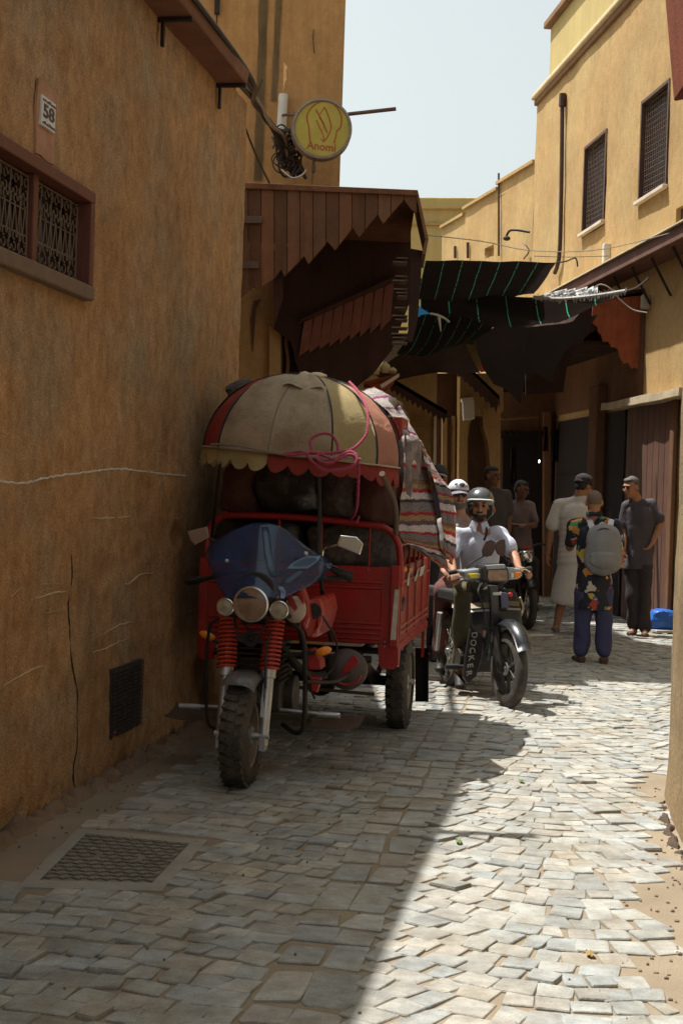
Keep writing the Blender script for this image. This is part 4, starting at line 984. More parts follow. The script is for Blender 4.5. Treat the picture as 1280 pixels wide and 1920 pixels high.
# dark cloth flaps hanging under the nets on the right
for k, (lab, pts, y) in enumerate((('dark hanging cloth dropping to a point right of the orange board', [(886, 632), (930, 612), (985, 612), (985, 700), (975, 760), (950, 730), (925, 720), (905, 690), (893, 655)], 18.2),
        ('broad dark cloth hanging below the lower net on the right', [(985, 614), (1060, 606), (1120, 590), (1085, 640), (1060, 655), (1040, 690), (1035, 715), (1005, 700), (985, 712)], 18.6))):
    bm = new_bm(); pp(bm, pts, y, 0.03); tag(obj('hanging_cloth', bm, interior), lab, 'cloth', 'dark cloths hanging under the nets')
bm = new_bm(); pp(bm, [(878, 640), (898, 632), (898, 700), (890, 690), (872, 668), (858, 664)], 20.0, 0.05); pp(bm, [(855, 655), (895, 637), (896, 642), (858, 666)], 19.9, 0.3); 
tag(obj('small_awning', bm, plaster_y), 'small pale yellow awning end lit between the nets and the fringed hood', 'awning')
bm = new_bm(); pp(bm, [(897, 646), (910, 654), (914, 680), (922, 694), (900, 698)], 19.7, 0.03); tag(obj('orange_board', bm, mat('orange_board', (0.5, 0.075, 0.02), 0.7, var=0.2)), 'small orange-red board hanging below the shade nets', 'board')
# a plank roof added over the far lane to keep its end dark
bm = new_bm(); 
for k in range(11):
    y_ = yC+0.25+k*0.42; x_ = RW.pt((y_-RW.p.y)/RW.d.y, 0).x-0.02; prism(bm, [Vector((0.6, y_, 3.72)), Vector((x_, y_, 3.72)), Vector((x_, y_+0.40, 3.72)), Vector((0.6, y_+0.40, 3.72))], (0, 0, 0.05))
tag(obj('plank_roof', bm, wood_d), 'dark plank roof added to shade the far end of the lane', 'roof')

# ------------------------------------------------------------------ cables, sign
cabm = mat('cable_black', (0.04, 0.028, 0.024), 0.6, var=0.4, vs=10)
cabg = mat('cable_grey', (0.25, 0.22, 0.19), 0.6, var=0.3, vs=10)
eP = [LW.pt(s_, ztop+0.03, 0.06+0.02*k) for k, s_ in enumerate((0.5, 3.5, sE-0.1))]
def near_cable(i):
    zc_ = lambda o: zt_ + 0.015 - (zt_-zl-0.09)*(o+0.05)/0.265; o_ = 0.02+0.034*i; a = LW.pt(e1-9, zc_(o_), o_); b = LW.pt(e1-4, zc_(o_)+0.004, o_); c = LW.pt(e1-0.05, zc_(o_), o_)
    j = lambda: rs.uniform(-9, 9)
    return [a, b, c, P(478+j()*0.5, 190+j(), 12.2), P(505+j()*0.6, 232+j(), 13.1), P(528+j()*0.6, 262+j(), 13.8)]
for i in range(6):
    bm = new_bm(); pts = near_cable(i) + [P(530+6*i, 300+rs.uniform(-8, 12), 14.2), P(548+5*i, 330+rs.uniform(-5, 5), 14.2)]
    tube(bm, pts, 0.009+0.004*(i % 3), 6, k=8)
    tag(obj('cable', bm, cabg if i == 2 else cabm, smooth=True), ('pale grey electric cable among the black ones on the wall ledge' if i == 2 else 'black electric cable bundled with others along the wall ledge'), 'cable', 'cables bundled along the ledge')
bm = new_bm()
for i in range(26):
    c = P(rs.uniform(520, 562), rs.uniform(255, 325), 14.15); pts = []
    r_ = rs.uniform(0.05, 0.13); ph = rs.uniform(0, 6); ax = rs.uniform(0.5, 1.8)
    for k in range(8): a = ph + k*0.8; pts.append(c + Vector((r_*math.cos(a), rs.uniform(-0.08, 0.05), r_*ax*math.sin(a))))
    tube(bm, pts, rs.uniform(0.006, 0.013), 5, k=4)
for i in range(10): tube(bm, [P(515+rs.uniform(-8, 8), 240, 14), P(540+rs.uniform(-15, 8), 280, 14.1), P(560+rs.uniform(-8, 10), 330, 14.2)], 0.012, 5, k=5)
tag(obj('cable_tangle', bm, cabm, smooth=True), 'thick tangle of dark cables and coils beside the round sign', 'cables')
bm = new_bm(); tube(bm, [P(528, 318, 14.0), P(548, 333, 14.0), P(566, 328, 14.0), P(574, 318, 14.0)], 0.008, 5); tag(obj('cable', bm, white_p), 'short white cable looping below the dark tangle', 'cable')
bm = new_bm(); tube(bm, [P(438, 160, 11.3), P(447, 195, 11.6), P(462, 245, 12.2), P(484, 300, 12.8), P(505, 343, 13.0)], 0.010, 5); tag(obj('cable', bm, cabm), 'single dark cable dropping from the ledge end to the hood roof', 'cable')
bm = new_bm(); tube(bm, [P(480, 178, Y2-0.1), P(486, 165, Y2-0.15), P(492, 148, Y2-0.2)], 0.006, 4); tag(obj('cable', bm, cabm), 'thin wire end sticking up from the cable bundle', 'cable')
tp = thing('conduit', 'white plastic conduit on the stained wall beside the round sign', 'conduit', P(530, 250, Y2-0.05)); bm = new_bm(); pts = [P(531, 178, Y2-0.05), P(530, 200, Y2-0.06), P(527, 248, Y2-0.06)]; tube(bm, pts, 0.05, 10, k=2); obj('tube', bm, white_p, tp, world=True, smooth=True)
YS = 13.7
sc = P(603, 243, YS); R_ = 56/F*YS
sg = thing('round_sign', 'round yellow sign with a red head outline hanging over the hood', 'sign', sc)
T = basis(sc, (1, 0.10, 0), Vector((0, 0, 1)))    # x right, y up, z to the camera
Tn = T.to_3x3()
if (Tn @ Vector((0, 0, 1))).y > 0: pass
def sgn(name, bm, m, **k):
    bmesh.ops.transform(bm, matrix=T, verts=bm.verts); return obj(name, bm, m, sg, world=True, **k)
bm = new_bm(); lathe(bm, [(R_*0.90, 0.035), (R_*0.93, 0.055), (R_, 0.05), (R_*1.01, -0.08), (R_*0.95, -0.10), (0, -0.10)], 48); sgn('rim', bm, mat('sign_rim', (0.28, 0.24, 0.2), 0.5, metal=0.3, var=0.4, vs=8), smooth=True)
bm = new_bm(); lathe(bm, [(0, 0.036), (R_*0.91, 0.036), (R_*0.91, 0.03)], 48); sgn('face', bm, mat('sign_yellow', (0.43, 0.36, 0.06), 0.5, var=0.25, vs=6, grain=0.08))
sred = mat('sign_red', (0.38, 0.09, 0.02), 0.6, var=0.3, vs=20)
def sgp(x, y): return Vector(((x-612)/500*R_, -(y-640)/500*R_, 0.038))
bm = new_bm()
for pts, r_ in (([(420, 870), (400, 720), (390, 620), (355, 500), (365, 400), (420, 310), (510, 225), (600, 190), (700, 190), (800, 230), (880, 320), (925, 420), (930, 520), (915, 600), (860, 670), (845, 760), (820, 870)], 12),
                ([(500, 330), (560, 430), (620, 530), (660, 620), (700, 700)], 12), ([(640, 280), (690, 380), (730, 480), (762, 600), (740, 690), (700, 780), (650, 850)], 11),
                ([(510, 500), (540, 560), (580, 640), (630, 740), (650, 850)], 9), ([(570, 400), (640, 280)], 7), ([(590, 800), (640, 860)], 6), ([(560, 450), (610, 520), (640, 570)], 15)):
    tube(bm, [sgp(*q) for q in pts], (r_/500*R_, 0.002), 6, k=5, flat=Vector((1, 0.3, 0)))
sgn('head_drawing', bm, sred)
bm = text_bm('Anomi', R_*0.36, 0.001, 0.002); bmesh.ops.transform(bm, matrix=Matrix.Translation((0.0, -R_*0.60, 0.038)) @ Matrix.Rotation(-0.06, 4, 'Z'), verts=bm.verts); sgn('lettering', bm, sred)
bm = new_bm(); a = P(545, 215, YS+0.1)
tube(bm, [P(530, 216, Y2-0.1), P(545, 215, YS+0.1), P(556, 216, YS+0.05)], 0.014, 6, k=1); obj('bracket_arm', bm, MATS.get('arm_brown') or mat('arm_brown', (0.10, 0.05, 0.035), 0.6), sg, world=True); bm = new_bm(); cyl(bm, P(652, 214, YS+0.02), P(742, 204, YS+0.02), 0.019, n=8); obj('cross_bar', bm, MATS['arm_brown'], sg, world=True); bm = new_bm(); cyl(bm, P(588, 298, YS), P(588, 325, YS), 0.012, n=6); box(bm, P(588, 316, YS), (0.04, 0.03, 0.05))
cyl(bm, P(586, 300, YS), P(585, 345, YS), 0.006, n=5)
obj('hanging_hook', bm, MATS['arm_brown'], sg, world=True)
# lane-crossing wires
for lab, pts, y, r_ in (('long thin pale wire crossing the right facade', [(790, 440), (900, 452), (1000, 470), (1130, 467), (1280, 430)], 17.0, 0.006), ('slack wire on the ochre wall above the beam', [(1042, 492), (1060, 490), (1078, 484), (1082, 500)], 18.0, 0.010), ('pale cable looping from the white sheet to the grey box', [(1112, 540), (1125, 533), (1142, 540), (1160, 560), (1185, 580), (1212, 586)], 15.6, 0.008), ('rope tying the net to the brown beam', [(1168, 546), (1190, 540), (1213, 522), (1214, 510)], 15.4, 0.012), ('thin sagging wire below the ochre windows', [(1000, 480), (1060, 482), (1140, 480)], 18.5, 0.004)):
    bm = new_bm(); tube(bm, [P(a, b, y) for a, b in pts], r_, 5); tag(obj('wire', bm, MATS['fray'] if 'pale' in lab else cabm), lab, 'wire')
# ------------------------------------------------------------------ cargo tricycle
TO = G(450, 1474); TRZ = -math.atan2(SD.x, SD.y)
T3 = Frame(TO, TRZ)
def lathe_x(bm, prof, c, n=36, closed=False):
    """prof (r, x): turned about the x axis through c"""
    M = Matrix.Translation(c) @ Matrix.Rotation(PI/2, 4, 'Y'); lathe(bm, prof, n, M, closed)
def wheel(parent, c, R, w, rim_r, rim_m, spokes=0, knob=True, name='wheel', disc=False, rot=0.0):
    wh = bpy.data.objects.new(name, None); link(wh); wh.parent = parent; wh.location = c; wh.rotation_euler = (0, 0, rot)
    bm = new_bm(); prof = []
    t_ = (R - rim_r)
    for k in range(13):
        a = PI*k/12; prof.append((rim_r + t_*math.sin(a)**0.7, -w/2*math.cos(a)))
    prof += [(rim_r, w*0.38), (rim_r, -w*0.38)]
    lathe_x(bm, prof, (0, 0, 0), 48, True)
    if knob:
        nk = 30
        for i in range(nk):
            a = 2*PI*i/nk
            for sx, off in ((-0.27, 0), (0.27, 0.5), (0, 0.25)):
                b = a + off*2*PI/nk; r_ = R*(0.985 if sx else 1.0)-0.002
                M = Matrix.Rotation(b, 3, 'X') @ Matrix.Rotation(0.35 if sx > 0 else -0.35 if sx < 0 else 0, 3, 'Z')
                box(bm, (sx*w, math.sin(b)*-r_*1.0, math.cos(b)*r_), (w*0.26, 2*PI*R/nk*0.62, 0.018), Matrix.Rotation(b, 3, 'X') @ Matrix.Rotation(0.3*(1 if sx > 0 else -1), 3, 'Z'))
    obj('tyre', bm, tyre_m, wh, smooth=True)
    bm = new_bm(); lathe_x(bm, [(rim_r+0.008, -w*0.4), (rim_r-0.012, -w*0.34), (rim_r-0.022, 0), (rim_r-0.012, w*0.34), (rim_r+0.008, w*0.4), (rim_r+0.004, 0)], (0, 0, 0), 40, True)
    if disc: lathe_x(bm, [(0, -w*0.1), (rim_r*0.45, -w*0.12), (rim_r*0.9, w*0.05), (rim_r*0.98, w*0.1), (rim_r*0.98, w*0.13), (rim_r*0.45, w*0.0), (0, w*0.02)], (0, 0, 0), 32)
    obj('rim', bm, rim_m, wh, smooth=True)
    bm = new_bm(); lathe_x(bm, [(0, -w*0.6), (0.02, -w*0.6), (0.022, -w*0.4), (0.05, -w*0.38), (0.05, -w*0.3), (0.025, -w*0.2), (0.025, w*0.2), (0.05, w*0.3), (0.05, w*0.38), (0.022, w*0.4), (0.02, w*0.6), (0, w*0.6)], (0, 0, 0), 24); obj('hub', bm, alu, wh, smooth=True)
    if spokes < 0:
        bm = new_bm()
        for i in range(-spokes):
            a = 2*PI*i/-spokes; box(bm, (0, math.sin(a)*rim_r*0.52, math.cos(a)*rim_r*0.52), (0.022, 0.030, rim_r*0.98), Matrix.Rotation(-a, 3, 'X'))
        obj('cast_spokes', bm, rim_m, wh, bevel=0.004)
    elif spokes:
        bm = new_bm()
        for i in range(spokes):
            a = 2*PI*i/spokes; b = a + 0.35*(1 if i % 2 else -1); sx = w*0.3*(1 if i % 4 < 2 else -1)
            cyl(bm, (sx, math.sin(a)*0.045, math.cos(a)*0.045), (0, math.sin(b)*(rim_r-0.01), math.cos(b)*(rim_r-0.01)), 0.0025, n=4)
        obj('spokes', bm, chrome, wh)
    return wh
tk = thing('cargo_tricycle', 'red three-wheeled cargo motorcycle with blue windscreen parked by the left wall', 'cargo tricycle', TO, TRZ)
FW = 0.275
wheel(tk, (0, 0, FW), FW, 0.15, 0.175, mat('rim_grey', (0.30, 0.24, 0.19), 0.6, metal=0.4, var=0.4, vs=12), 24)
# front mudguard
bm = new_bm(); rows = []
for k in range(15):
    a = math.radians(-33 + 125*k/14); rows.append([Vector((x*0.098, math.sin(a)*(0.345 - 0.045*x**4), FW + math.cos(a)*(0.345 - 0.045*x**4) )) for x in (-1, -0.8, -0.4, 0, 0.4, 0.8, 1)])
gridsurf(bm, rows, 0.003); obj('front_mudguard', bm, alu, tk, smooth='all')
# fork: sliders, springs, crown
for sx in (-1, 1):
    fk = bpy.data.objects.new('fork_leg', None); link(fk); fk.parent = tk; fk.location = (sx*0.118, 0, FW)
    top = Vector((sx*0.012, 0.17, 0.63)); mid = Vector((0.0, 0.085, 0.33))
    bm = new_bm(); cyl(bm, (0, 0, -0.05), mid, 0.026, 0.031, 14); box(bm, (0, 0, -0.035), (0.03, 0.07, 0.08)); cyl(bm, (-0.03, 0, 0), (0.03, 0, 0), 0.016, n=10)
    box(bm, (-sx*0.012, 0.05, 0.18), (0.02, 0.05, 0.18), Matrix.Rotation(-0.25, 3, 'X')); cyl(bm, mid-Vector((0, 0.01, 0.03)), mid+Vector((0, 0.006, 0.025)), 0.040, 0.042, 16)
    obj('slider', bm, alu, fk, smooth=True)
    bm = new_bm(); cyl(bm, mid, top, 0.022, n=12); obj('stanchion', bm, mat('red_tube', (0.3, 0.05, 0.03), 0.4, metal=0.3), fk, smooth=True)
    bm = new_bm(); L_ = (top-mid); turns = 12; pts = []
    q = align(L_)
    for i in range(turns*12+1):
        a = 2*PI*i/12; pts.append(mid + L_*(0.04+0.9*i/(turns*12)) + q @ Vector((0.049*math.cos(a), 0.049*math.sin(a), 0)))
    tube(bm, pts, 0.0075, 6, k=1); obj('spring', bm, mat('spring_red', (0.42, 0.035, 0.015), 0.38, coat=0.3, var=0.2), fk, smooth=True)
bm = new_bm(); box(bm, (0, 0.18, 0.93), (0.33, 0.10, 0.035)); box(bm, (0, 0.21, 1.08), (0.30, 0.09, 0.03)); cyl(bm, (0, 0.20, 0.86), (0, 0.24, 1.14), 0.035)
obj('fork_crown', bm, iron, tk, bevel=0.01)
bm = new_bm(); tube(bm, [(-0.16, 0.10, 0.915), (-0.05, 0.07, 0.90), (0.06, 0.07, 0.90), (0.19, 0.10, 0.91), (0.24, 0.2, 0.89), (0.25, 0.3, 0.75)], 0.012, 8); obj('lamp_bracket', bm, iron, tk, smooth=True)
# lamps
glass = mat('lamp_glass', (0.42, 0.36, 0.27), 0.12, metal=0.55, var=0.35, vs=30, bump=0.5, bs=140)
glass_b = mat('lamp_glass_brown', (0.30, 0.19, 0.12), 0.15, metal=0.5, var=0.5, vs=18, bump=0.5, bs=140, coat=0.6)
def lamp(px, py, rpx, ly, parent, name, dep=0.09, F_=T3, gm=glass):
    c = F_.at(px, py, ly); R_ = rpx/F*(F_.m @ c).y
    lp = bpy.data.objects.new(name, None); link(lp); lp.parent = parent; lp.location = c; lp.rotation_euler = (0.0, 0, 0)
    M = Matrix.Rotation(PI/2, 4, 'X')
    bm = new_bm(); lathe(bm, [(R_*0.86, 0.0), (R_*0.9, 0.012), (R_, 0.010), (R_*1.02, -0.012), (R_*0.95, -dep*0.35), (R_*0.6, -dep*0.9), (0, -dep)], 32, M); obj('shell', bm, chrome, lp, smooth=True)
    bm = new_bm(); lathe(bm, [(0, 0.010), (R_*0.5, 0.007), (R_*0.87, 0.0), (R_*0.87, -0.004)], 32, M); obj('lens', bm, gm, lp, smooth=True)
    return lp
lamp(471, 1133, 34, -0.02, tk, 'headlight', 0.16, gm=glass_b); lamp(423, 1138, 17, 0.0, tk, 'spotlight', 0.06); lamp(524, 1144, 18, 0.0, tk, 'spotlight', 0.06)
bm = new_bm(); c = T3.at(478, 1110, 0.03); lathe(bm, [(0.105, 0.03), (0.115, 0.02), (0.115, -0.08), (0.09, -0.09)], 32, Matrix.Translation(c) @ Matrix.Rotation(PI/2, 4, 'X')); obj('headlight_shroud', bm, iron, tk, smooth=True)
# fairing (blue screen)
def outl(rows, ys, bm_, thick, ncol=13, bulge=0.12, tilt=0.25, zc=1.05):
    R_ = []
    for (py, l, r) in rows:
        a, b = T3.at(l, py, ys), T3.at(r, py, ys); row = []
        for j in range(ncol):
            u = j/(ncol-1); p = a.lerp(b, u); k = (2*u-1)
            wdt = abs(b.x-a.x)/0.62
            px_ = l+(r-l)*u
            for it in range(3): p = T3.at(px_, py, ys + bulge*min(1.2, ((p.x-0.02)**2)/(0.30**2)) + tilt*(p.z-zc))
            R_ and None; row.append(p)
        R_.append(row)
    gridsurf(bm_, R_, thick)
blue = mat('blue_screen', (0.014, 0.06, 0.19), 0.10, var=0.5, vs=7, coat=1.0, spec=0.9, second=(0.012, 0.10, 0.32), sec_amt=0.8, sec_scale=6, alpha=0.86)
bl2 = mat('blue_streak', (0.10, 0.20, 0.36), 0.15, var=0.3, vs=8, coat=0.6, spec=0.8)
bm = new_bm()
outl([(980, 478, 500), (986, 458, 522), (996, 432, 541), (1010, 408, 556), (1024, 391, 574), (1036, 384, 594), (1046, 386, 612), (1056, 390, 622), (1068, 395, 618), (1080, 400, 608), (1090, 404, 596), (1100, 408, 580), (1108, 414, 560), (1116, 420, 545), (1122, 425, 532)], -0.02, bm, 0.004)
obj('windscreen', bm, blue, tk, smooth='all')
bm = new_bm()
outl([(988, 490, 503), (1000, 491, 505), (1020, 493, 508), (1040, 495, 510), (1060, 500, 515), (1080, 507, 522)], -0.034, bm, 0.002, 4, tilt=0.25); obj('pale_stripe', bm, bl2, tk, smooth='all')
bm = new_bm()
outl([(1042, 576, 600), (1050, 558, 598), (1058, 545, 588), (1066, 538, 576)], -0.03, bm, 0.002, 6); outl([(1070, 560, 572), (1078, 548, 562), (1086, 536, 552), (1094, 528, 541)], -0.03, bm, 0.002, 4); outl([(1100, 520, 530), (1110, 527, 536), (1122, 526, 533)], -0.034, bm, 0.002, 3)
obj('side_stripe', bm, bl2, tk, smooth='all')
for (x, y) in ((424, 1052), (572, 1038)):
    bm = new_bm(); c = T3.at(x, y, 0.02); ball(bm, c + Vector((0, 0.02, 0)), (0.012, 0.02, 0.012)); obj('screen_bolt', bm, alu, tk, smooth=True)
# handlebar, grips, levers, mirrors
hbz = T3.at(630, 1068, 0.28).z
bm = new_bm(); tube(bm, [(-0.40, 0.34, 1.06), (-0.30, 0.28, 1.08), (-0.12, 0.22, 1.13), (0.12, 0.22, 1.13), (0.30, 0.26, 1.11), T3.at(655, 1083, 0.32)], 0.014, 8); obj('handlebar', bm, iron, tk, smooth=True)
for a, b in ((T3.at(617, 1063, 0.28), T3.at(659, 1086, 0.33)), (Vector((-0.33, 0.30, 1.075)), Vector((-0.42, 0.35, 1.055)))):
    bm = new_bm(); d = (b-a); cyl(bm, a, b, 0.019, 0.021, 12); 
    for k in range(7): cyl(bm, a + d*(0.15+k*0.12), a + d*(0.19+k*0.12), 0.0225, n=12)
    obj('grip', bm, black, tk, smooth=True)
for a, b in ((T3.at(615, 1058, 0.22), T3.at(662, 1076, 0.24)), (Vector((-0.30, 0.22, 1.09)), Vector((-0.41, 0.25, 1.06)))):
    bm = new_bm(); tube(bm, [a, (a+b)/2 + Vector((0, -0.02, 0.0)), b], 0.008, 6); obj('brake_lever', bm, iron, tk, smooth=True)
def mirror(parent, stem, cpx, poly, ly, F_, mname='mirror', back=chrome, yaw=0):
    mr = bpy.data.objects.new(mname, None); link(mr); mr.parent = parent
    pts = [F_.at(a, b, ly) for a, b in poly]; c = sum(pts, Vector())/len(pts); mr.location = c
    bm = new_bm(); lo = [p-c for p in pts]; s1 = [p*0.8 + Vector((0, 0.035, 0)) for p in lo]
    A = [bm.verts.new(p*1.0 + Vector((0, -0.006, 0))) for p in lo]; A2 = [bm.verts.new(p*1.05) for p in lo]; B = [bm.verts.new(p) for p in s1]; n = len(lo)
    for q, r in ((A, A2), (A2, B)):
        for i in range(n): bm.faces.new((q[i], q[(i+1) % n], r[(i+1) % n], r[i]))
    bm.faces.new(A[::-1]); bm.faces.new(B)
    obj('shell', bm, back, mr, smooth=True, bevel=0.004)
    bm = new_bm(); tube(bm, [F_.at(a, b, l)-c for a, b, l in stem], 0.007, 7); obj('stem', bm, chrome if back is chrome else iron, mr, smooth=True)
    return mr
mirror_m = mat('mirror_dull', (0.62, 0.6, 0.55), 0.25, metal=0.8, var=0.3, vs=8)
mr = mirror(tk, [(603, 1044, 0.22), (606, 1030, 0.2), (618, 1026, 0.15), (634, 1021, 0.12)], None, [(638, 1004), (668, 1007), (680, 1020), (674, 1040), (634, 1024), (633, 1018)], 0.12, T3)
c = mr.location; bm = new_bm(); pts = [T3.at(a, b, 0.10)-c for a, b in ((640, 1007), (667, 1009), (676, 1020), (671, 1036), (637, 1022))]; prism(bm, pts, (0, 0.004, 0)); obj('glass', bm, mirror_m, mr)
mr = mirror(tk, [(430, 1040, 0.25), (408, 1018, 0.22), (392, 1008, 0.15), (388, 1000, 0.12)], None, [(352, 997), (388, 988), (391, 1008), (366, 1022), (357, 1012)], 0.12, T3, back=mat('mirror_back', (0.24, 0.15, 0.11), 0.5, var=0.3))
# body shell, tank, side fairing
bm = new_bm(); R_ = []
bm2 = []
p = lambda x, y, l: T3.at(x, y, l)
bm = new_bm(); prism(bm, [p(548, 1088, 0.25), p(566, 1100, 0.25), p(576, 1128, 0.25), p(580, 1160, 0.25), p(572, 1185, 0.25), p(556, 1170, 0.25), p(540, 1150, 0.25), p(530, 1120, 0.25)], (0, 0.1, 0)); obj('leg_shield', bm, red_p, tk, bevel=0.02)
bm = new_bm(); c = p(553, 1143, 0.17); ball(bm, c, (0.062, 0.05, 0.075), sub=3); 
obj('leg_shield_nose', bm, mat('cream_plastic', (0.42, 0.33, 0.26), 0.4, var=0.3, coat=0.3), tk, smooth='all')
for pts in ([(534, 1108), (541, 1106), (558, 1140), (552, 1148), (540, 1130)], [(548, 1098), (556, 1096), (570, 1120), (569, 1135), (560, 1122)]):
    bm = new_bm(); prism(bm, [p(a, b, 0.12) for a, b in pts], (0, 0.02, 0)); obj('red_flash', bm, red_p, tk, bevel=0.004)
bm = new_bm(); prism(bm, [p(572, 1125, 0.36), p(600, 1118, 0.4), p(606, 1150, 0.4), p(600, 1175, 0.4), p(592, 1200, 0.38), p(575, 1196, 0.34), p(560, 1165, 0.32)], (0, 0.5, 0)); obj('fuel_tank', bm, red_p, tk, bevel=0.03)
bm = new_bm(); cyl(bm, p(588, 1146, 0.385), p(588, 1146, 0.36), 0.043, n=24); obj('fuel_cap_hole', bm, black, tk)
bm = new_bm(); box(bm, (0, 0.85, 0.86), (0.36, 0.5, 0.10)); bmesh.ops.subdivide_edges(bm, edges=bm.edges[:], cuts=3, use_grid_fill=True); obj('seat', bm, black, tk, bevel=0.03)
# engine, exhaust, crash bars, foot boards
bm = new_bm(); box(bm, (0, 0.55, 0.50), (0.24, 0.36, 0.30)); 
for k in range(8): box(bm, (0, 0.45, 0.52+k*0.03), (0.28, 0.22, 0.012))
cyl(bm, (-0.17, 0.6, 0.42), (0.17, 0.6, 0.42), 0.11, n=24); obj('engine', bm, mat('engine_dark', (0.07, 0.055, 0.045), 0.55, metal=0.5, var=0.4, vs=12, bump=0.3), tk, bevel=0.01)
for sx in (-1, 1):
    bm = new_bm(); tube(bm, [(sx*0.10, 0.25, 0.88), (sx*0.22, 0.22, 0.86), (sx*0.27, 0.26, 0.76), (sx*0.28, 0.30, 0.45), (sx*0.27, 0.32, 0.28), (sx*0.22, 0.36, 0.24), (sx*0.12, 0.5, 0.26)], 0.014 if sx > 0 else 0.009, 8); obj('crash_bar', bm, iron, tk, smooth=True)
    if sx > 0: bm = new_bm(); tube(bm, [(0.30, 0.2, 0.55), (0.42, 0.40, 0.53), (0.46, 0.7, 0.54)], 0.010, 8, k=4); obj('side_bar', bm, iron, tk, smooth=True)
    bm = new_bm(); rows = [[Vector((sx*(0.28+0.28*u), 0.42+0.26*v, 0.265+0.05*v - 0.02*math.sin(u*PI)+0.015*math.cos(v*5))) for u in (0, 0.15, 0.4, 0.7, 0.9, 1)] for v in (0, 0.1, 0.4, 0.8, 1)]
    gridsurf(bm, rows, 0.03); obj('footboard', bm, mat('footboard', (0.2, 0.13, 0.09), 0.8, var=0.4, vs=10, bump=0.5), tk, smooth=True)
    bm = new_bm(); cyl(bm, (sx*0.1, 0.4, 0.36), (sx*0.46, 0.4, 0.345), 0.011, n=8); cyl(bm, (sx*0.34, 0.4, 0.348), (sx*0.46, 0.4, 0.345), 0.017, n=10); obj('foot_peg', bm, alu, tk, smooth=True)
    ind = T3.at(606, 1221, 0.30) if sx > 0 else T3.at(389, 1192, 0.3)
    bm = new_bm(); ball(bm, ind, (0.048, 0.03, 0.024), Matrix.Rotation(-0.35*sx, 3, 'Y').to_4x4().to_3x3(), 3); obj('turn_signal', bm, orange_l, tk, smooth='all')
    bm = new_bm(); tube(bm, [(sx*0.1, 0.3, 0.66), ind], 0.012, 7, k=1); cyl(bm, ind+Vector((0, 0.0, 0)), ind+Vector((0, 0.05, 0)), 0.03, n=12); obj('signal_stalk', bm, black, tk, smooth=True)
bm = new_bm(); prism(bm, [p(568, 1220, 0.32), p(584, 1218, 0.32), p(600, 1240, 0.32), p(602, 1256, 0.32), p(578, 1256, 0.32)], (0, 0.15, 0)); prism(bm, [p(580, 1268, 0.30), p(602, 1272, 0.30), p(594, 1300, 0.30), p(584, 1296, 0.30)], (0, 0.05, 0)); obj('red_plates', bm, red_p, tk, bevel=0.006)
bm = new_bm(); c = p(652, 1256, 0.75); lathe(bm, [(0, 0.05), (0.06, 0.045), (0.105, 0.02), (0.118, 0), (0.118, -0.06), (0.06, -0.10), (0, -0.10)], 32, Matrix.Translation(c) @ Matrix.Rotation(PI/2, 4, 'X') @ Matrix.Rotation(0.35, 4, 'Y')); obj('drum', bm, mat('drum_dark', (0.07, 0.05, 0.045), 0.5, var=0.3), tk, smooth=True)
bm = new_bm(); Md = Matrix.Translation(c + Vector((0, -0.052, 0))) @ Matrix.Rotation(PI/2, 4, 'X')
def dp(x, y): return T3.at(x, y, 0.685)
prism(bm, [dp(638, 1270), dp(645, 1248), dp(657, 1232), dp(664, 1228), dp(673, 1241), dp(664, 1252), dp(650, 1262)], (0, 0.012, 0)); tube(bm, [dp(635, 1281), dp(650, 1284), dp(668, 1279), dp(676, 1266)], 0.008, 6); obj('drum_stripe', bm, red_p, tk, bevel=0.002)
for k_, pts in enumerate(([p(440, 1064, 0.22), p(432, 1100, 0.16), p(440, 1160, 0.10), p(446, 1200, 0.06)], [p(520, 1075, 0.24), p(530, 1120, 0.2), p(512, 1170, 0.12), p(500, 1215, 0.05), p(497, 1290, 0.0)], [p(455, 1165, 0.08), p(470, 1185, 0.05), p(490, 1182, 0.08), p(500, 1165, 0.1)], [p(560, 1196, 0.3), p(575, 1215, 0.28), p(570, 1260, 0.3), p(590, 1310, 0.32)], [p(600, 1150, 0.4), p(630, 1200, 0.6), p(625, 1250, 0.62), p(600, 1275, 0.5)])):
    bm = new_bm(); tube(bm, pts, 0.0065, 6); obj('hose', bm, black, tk, smooth=True)
bm = new_bm(); c = p(473, 1196, 0.14); cyl(bm, c, c+Vector((0, -0.04, 0)), 0.04, 0.045, 20); ball(bm, c+Vector((0, -0.04, 0)), (0.02, 0.012, 0.02)); obj('horn', bm, iron, tk, smooth=True)
# chassis
bm = new_bm()
for sx in (-1, 1):
    tube(bm, [(sx*0.10, 0.35, 0.75), (sx*0.2, 0.75, 0.52), (sx*0.3, 1.2, 0.50), (sx*0.3, 3.1, 0.52)], 0.025, 8, k=3)
for y_ in (1.3, 1.8, 2.4, 3.0): cyl(bm, (-0.5, y_, 0.56), (0.5, y_, 0.56), 0.022, n=8)
obj('chassis', bm, iron, tk, smooth=True)
BF = 1.33                                                              # front face of the cargo box
cl, cr = T3.at(377, 1120, BF).x, T3.at(746, 1120, BF).x
zp1 = T3.at(690, 1062, BF).z; zp0 = T3.at(690, 1207, BF).z; zs0 = T3.at(735, 1256, BF).z
rr = T3.atx(806, 1240, cr); BB = min(rr.y, BF+1.75) if rr.y > BF else BF+1.6
RA = BF + 0.80
Rw = T3.i @ G(747, 1364)
wy, wx = Rw.y, Rw.x
for sx in (wx, cl+cr-wx): wheel(tk, (sx, wy, 0.315), 0.315, 0.145, 0.20, mat('rim_tan', (0.30, 0.24, 0.16), 0.7, var=0.3), 0, disc=True)
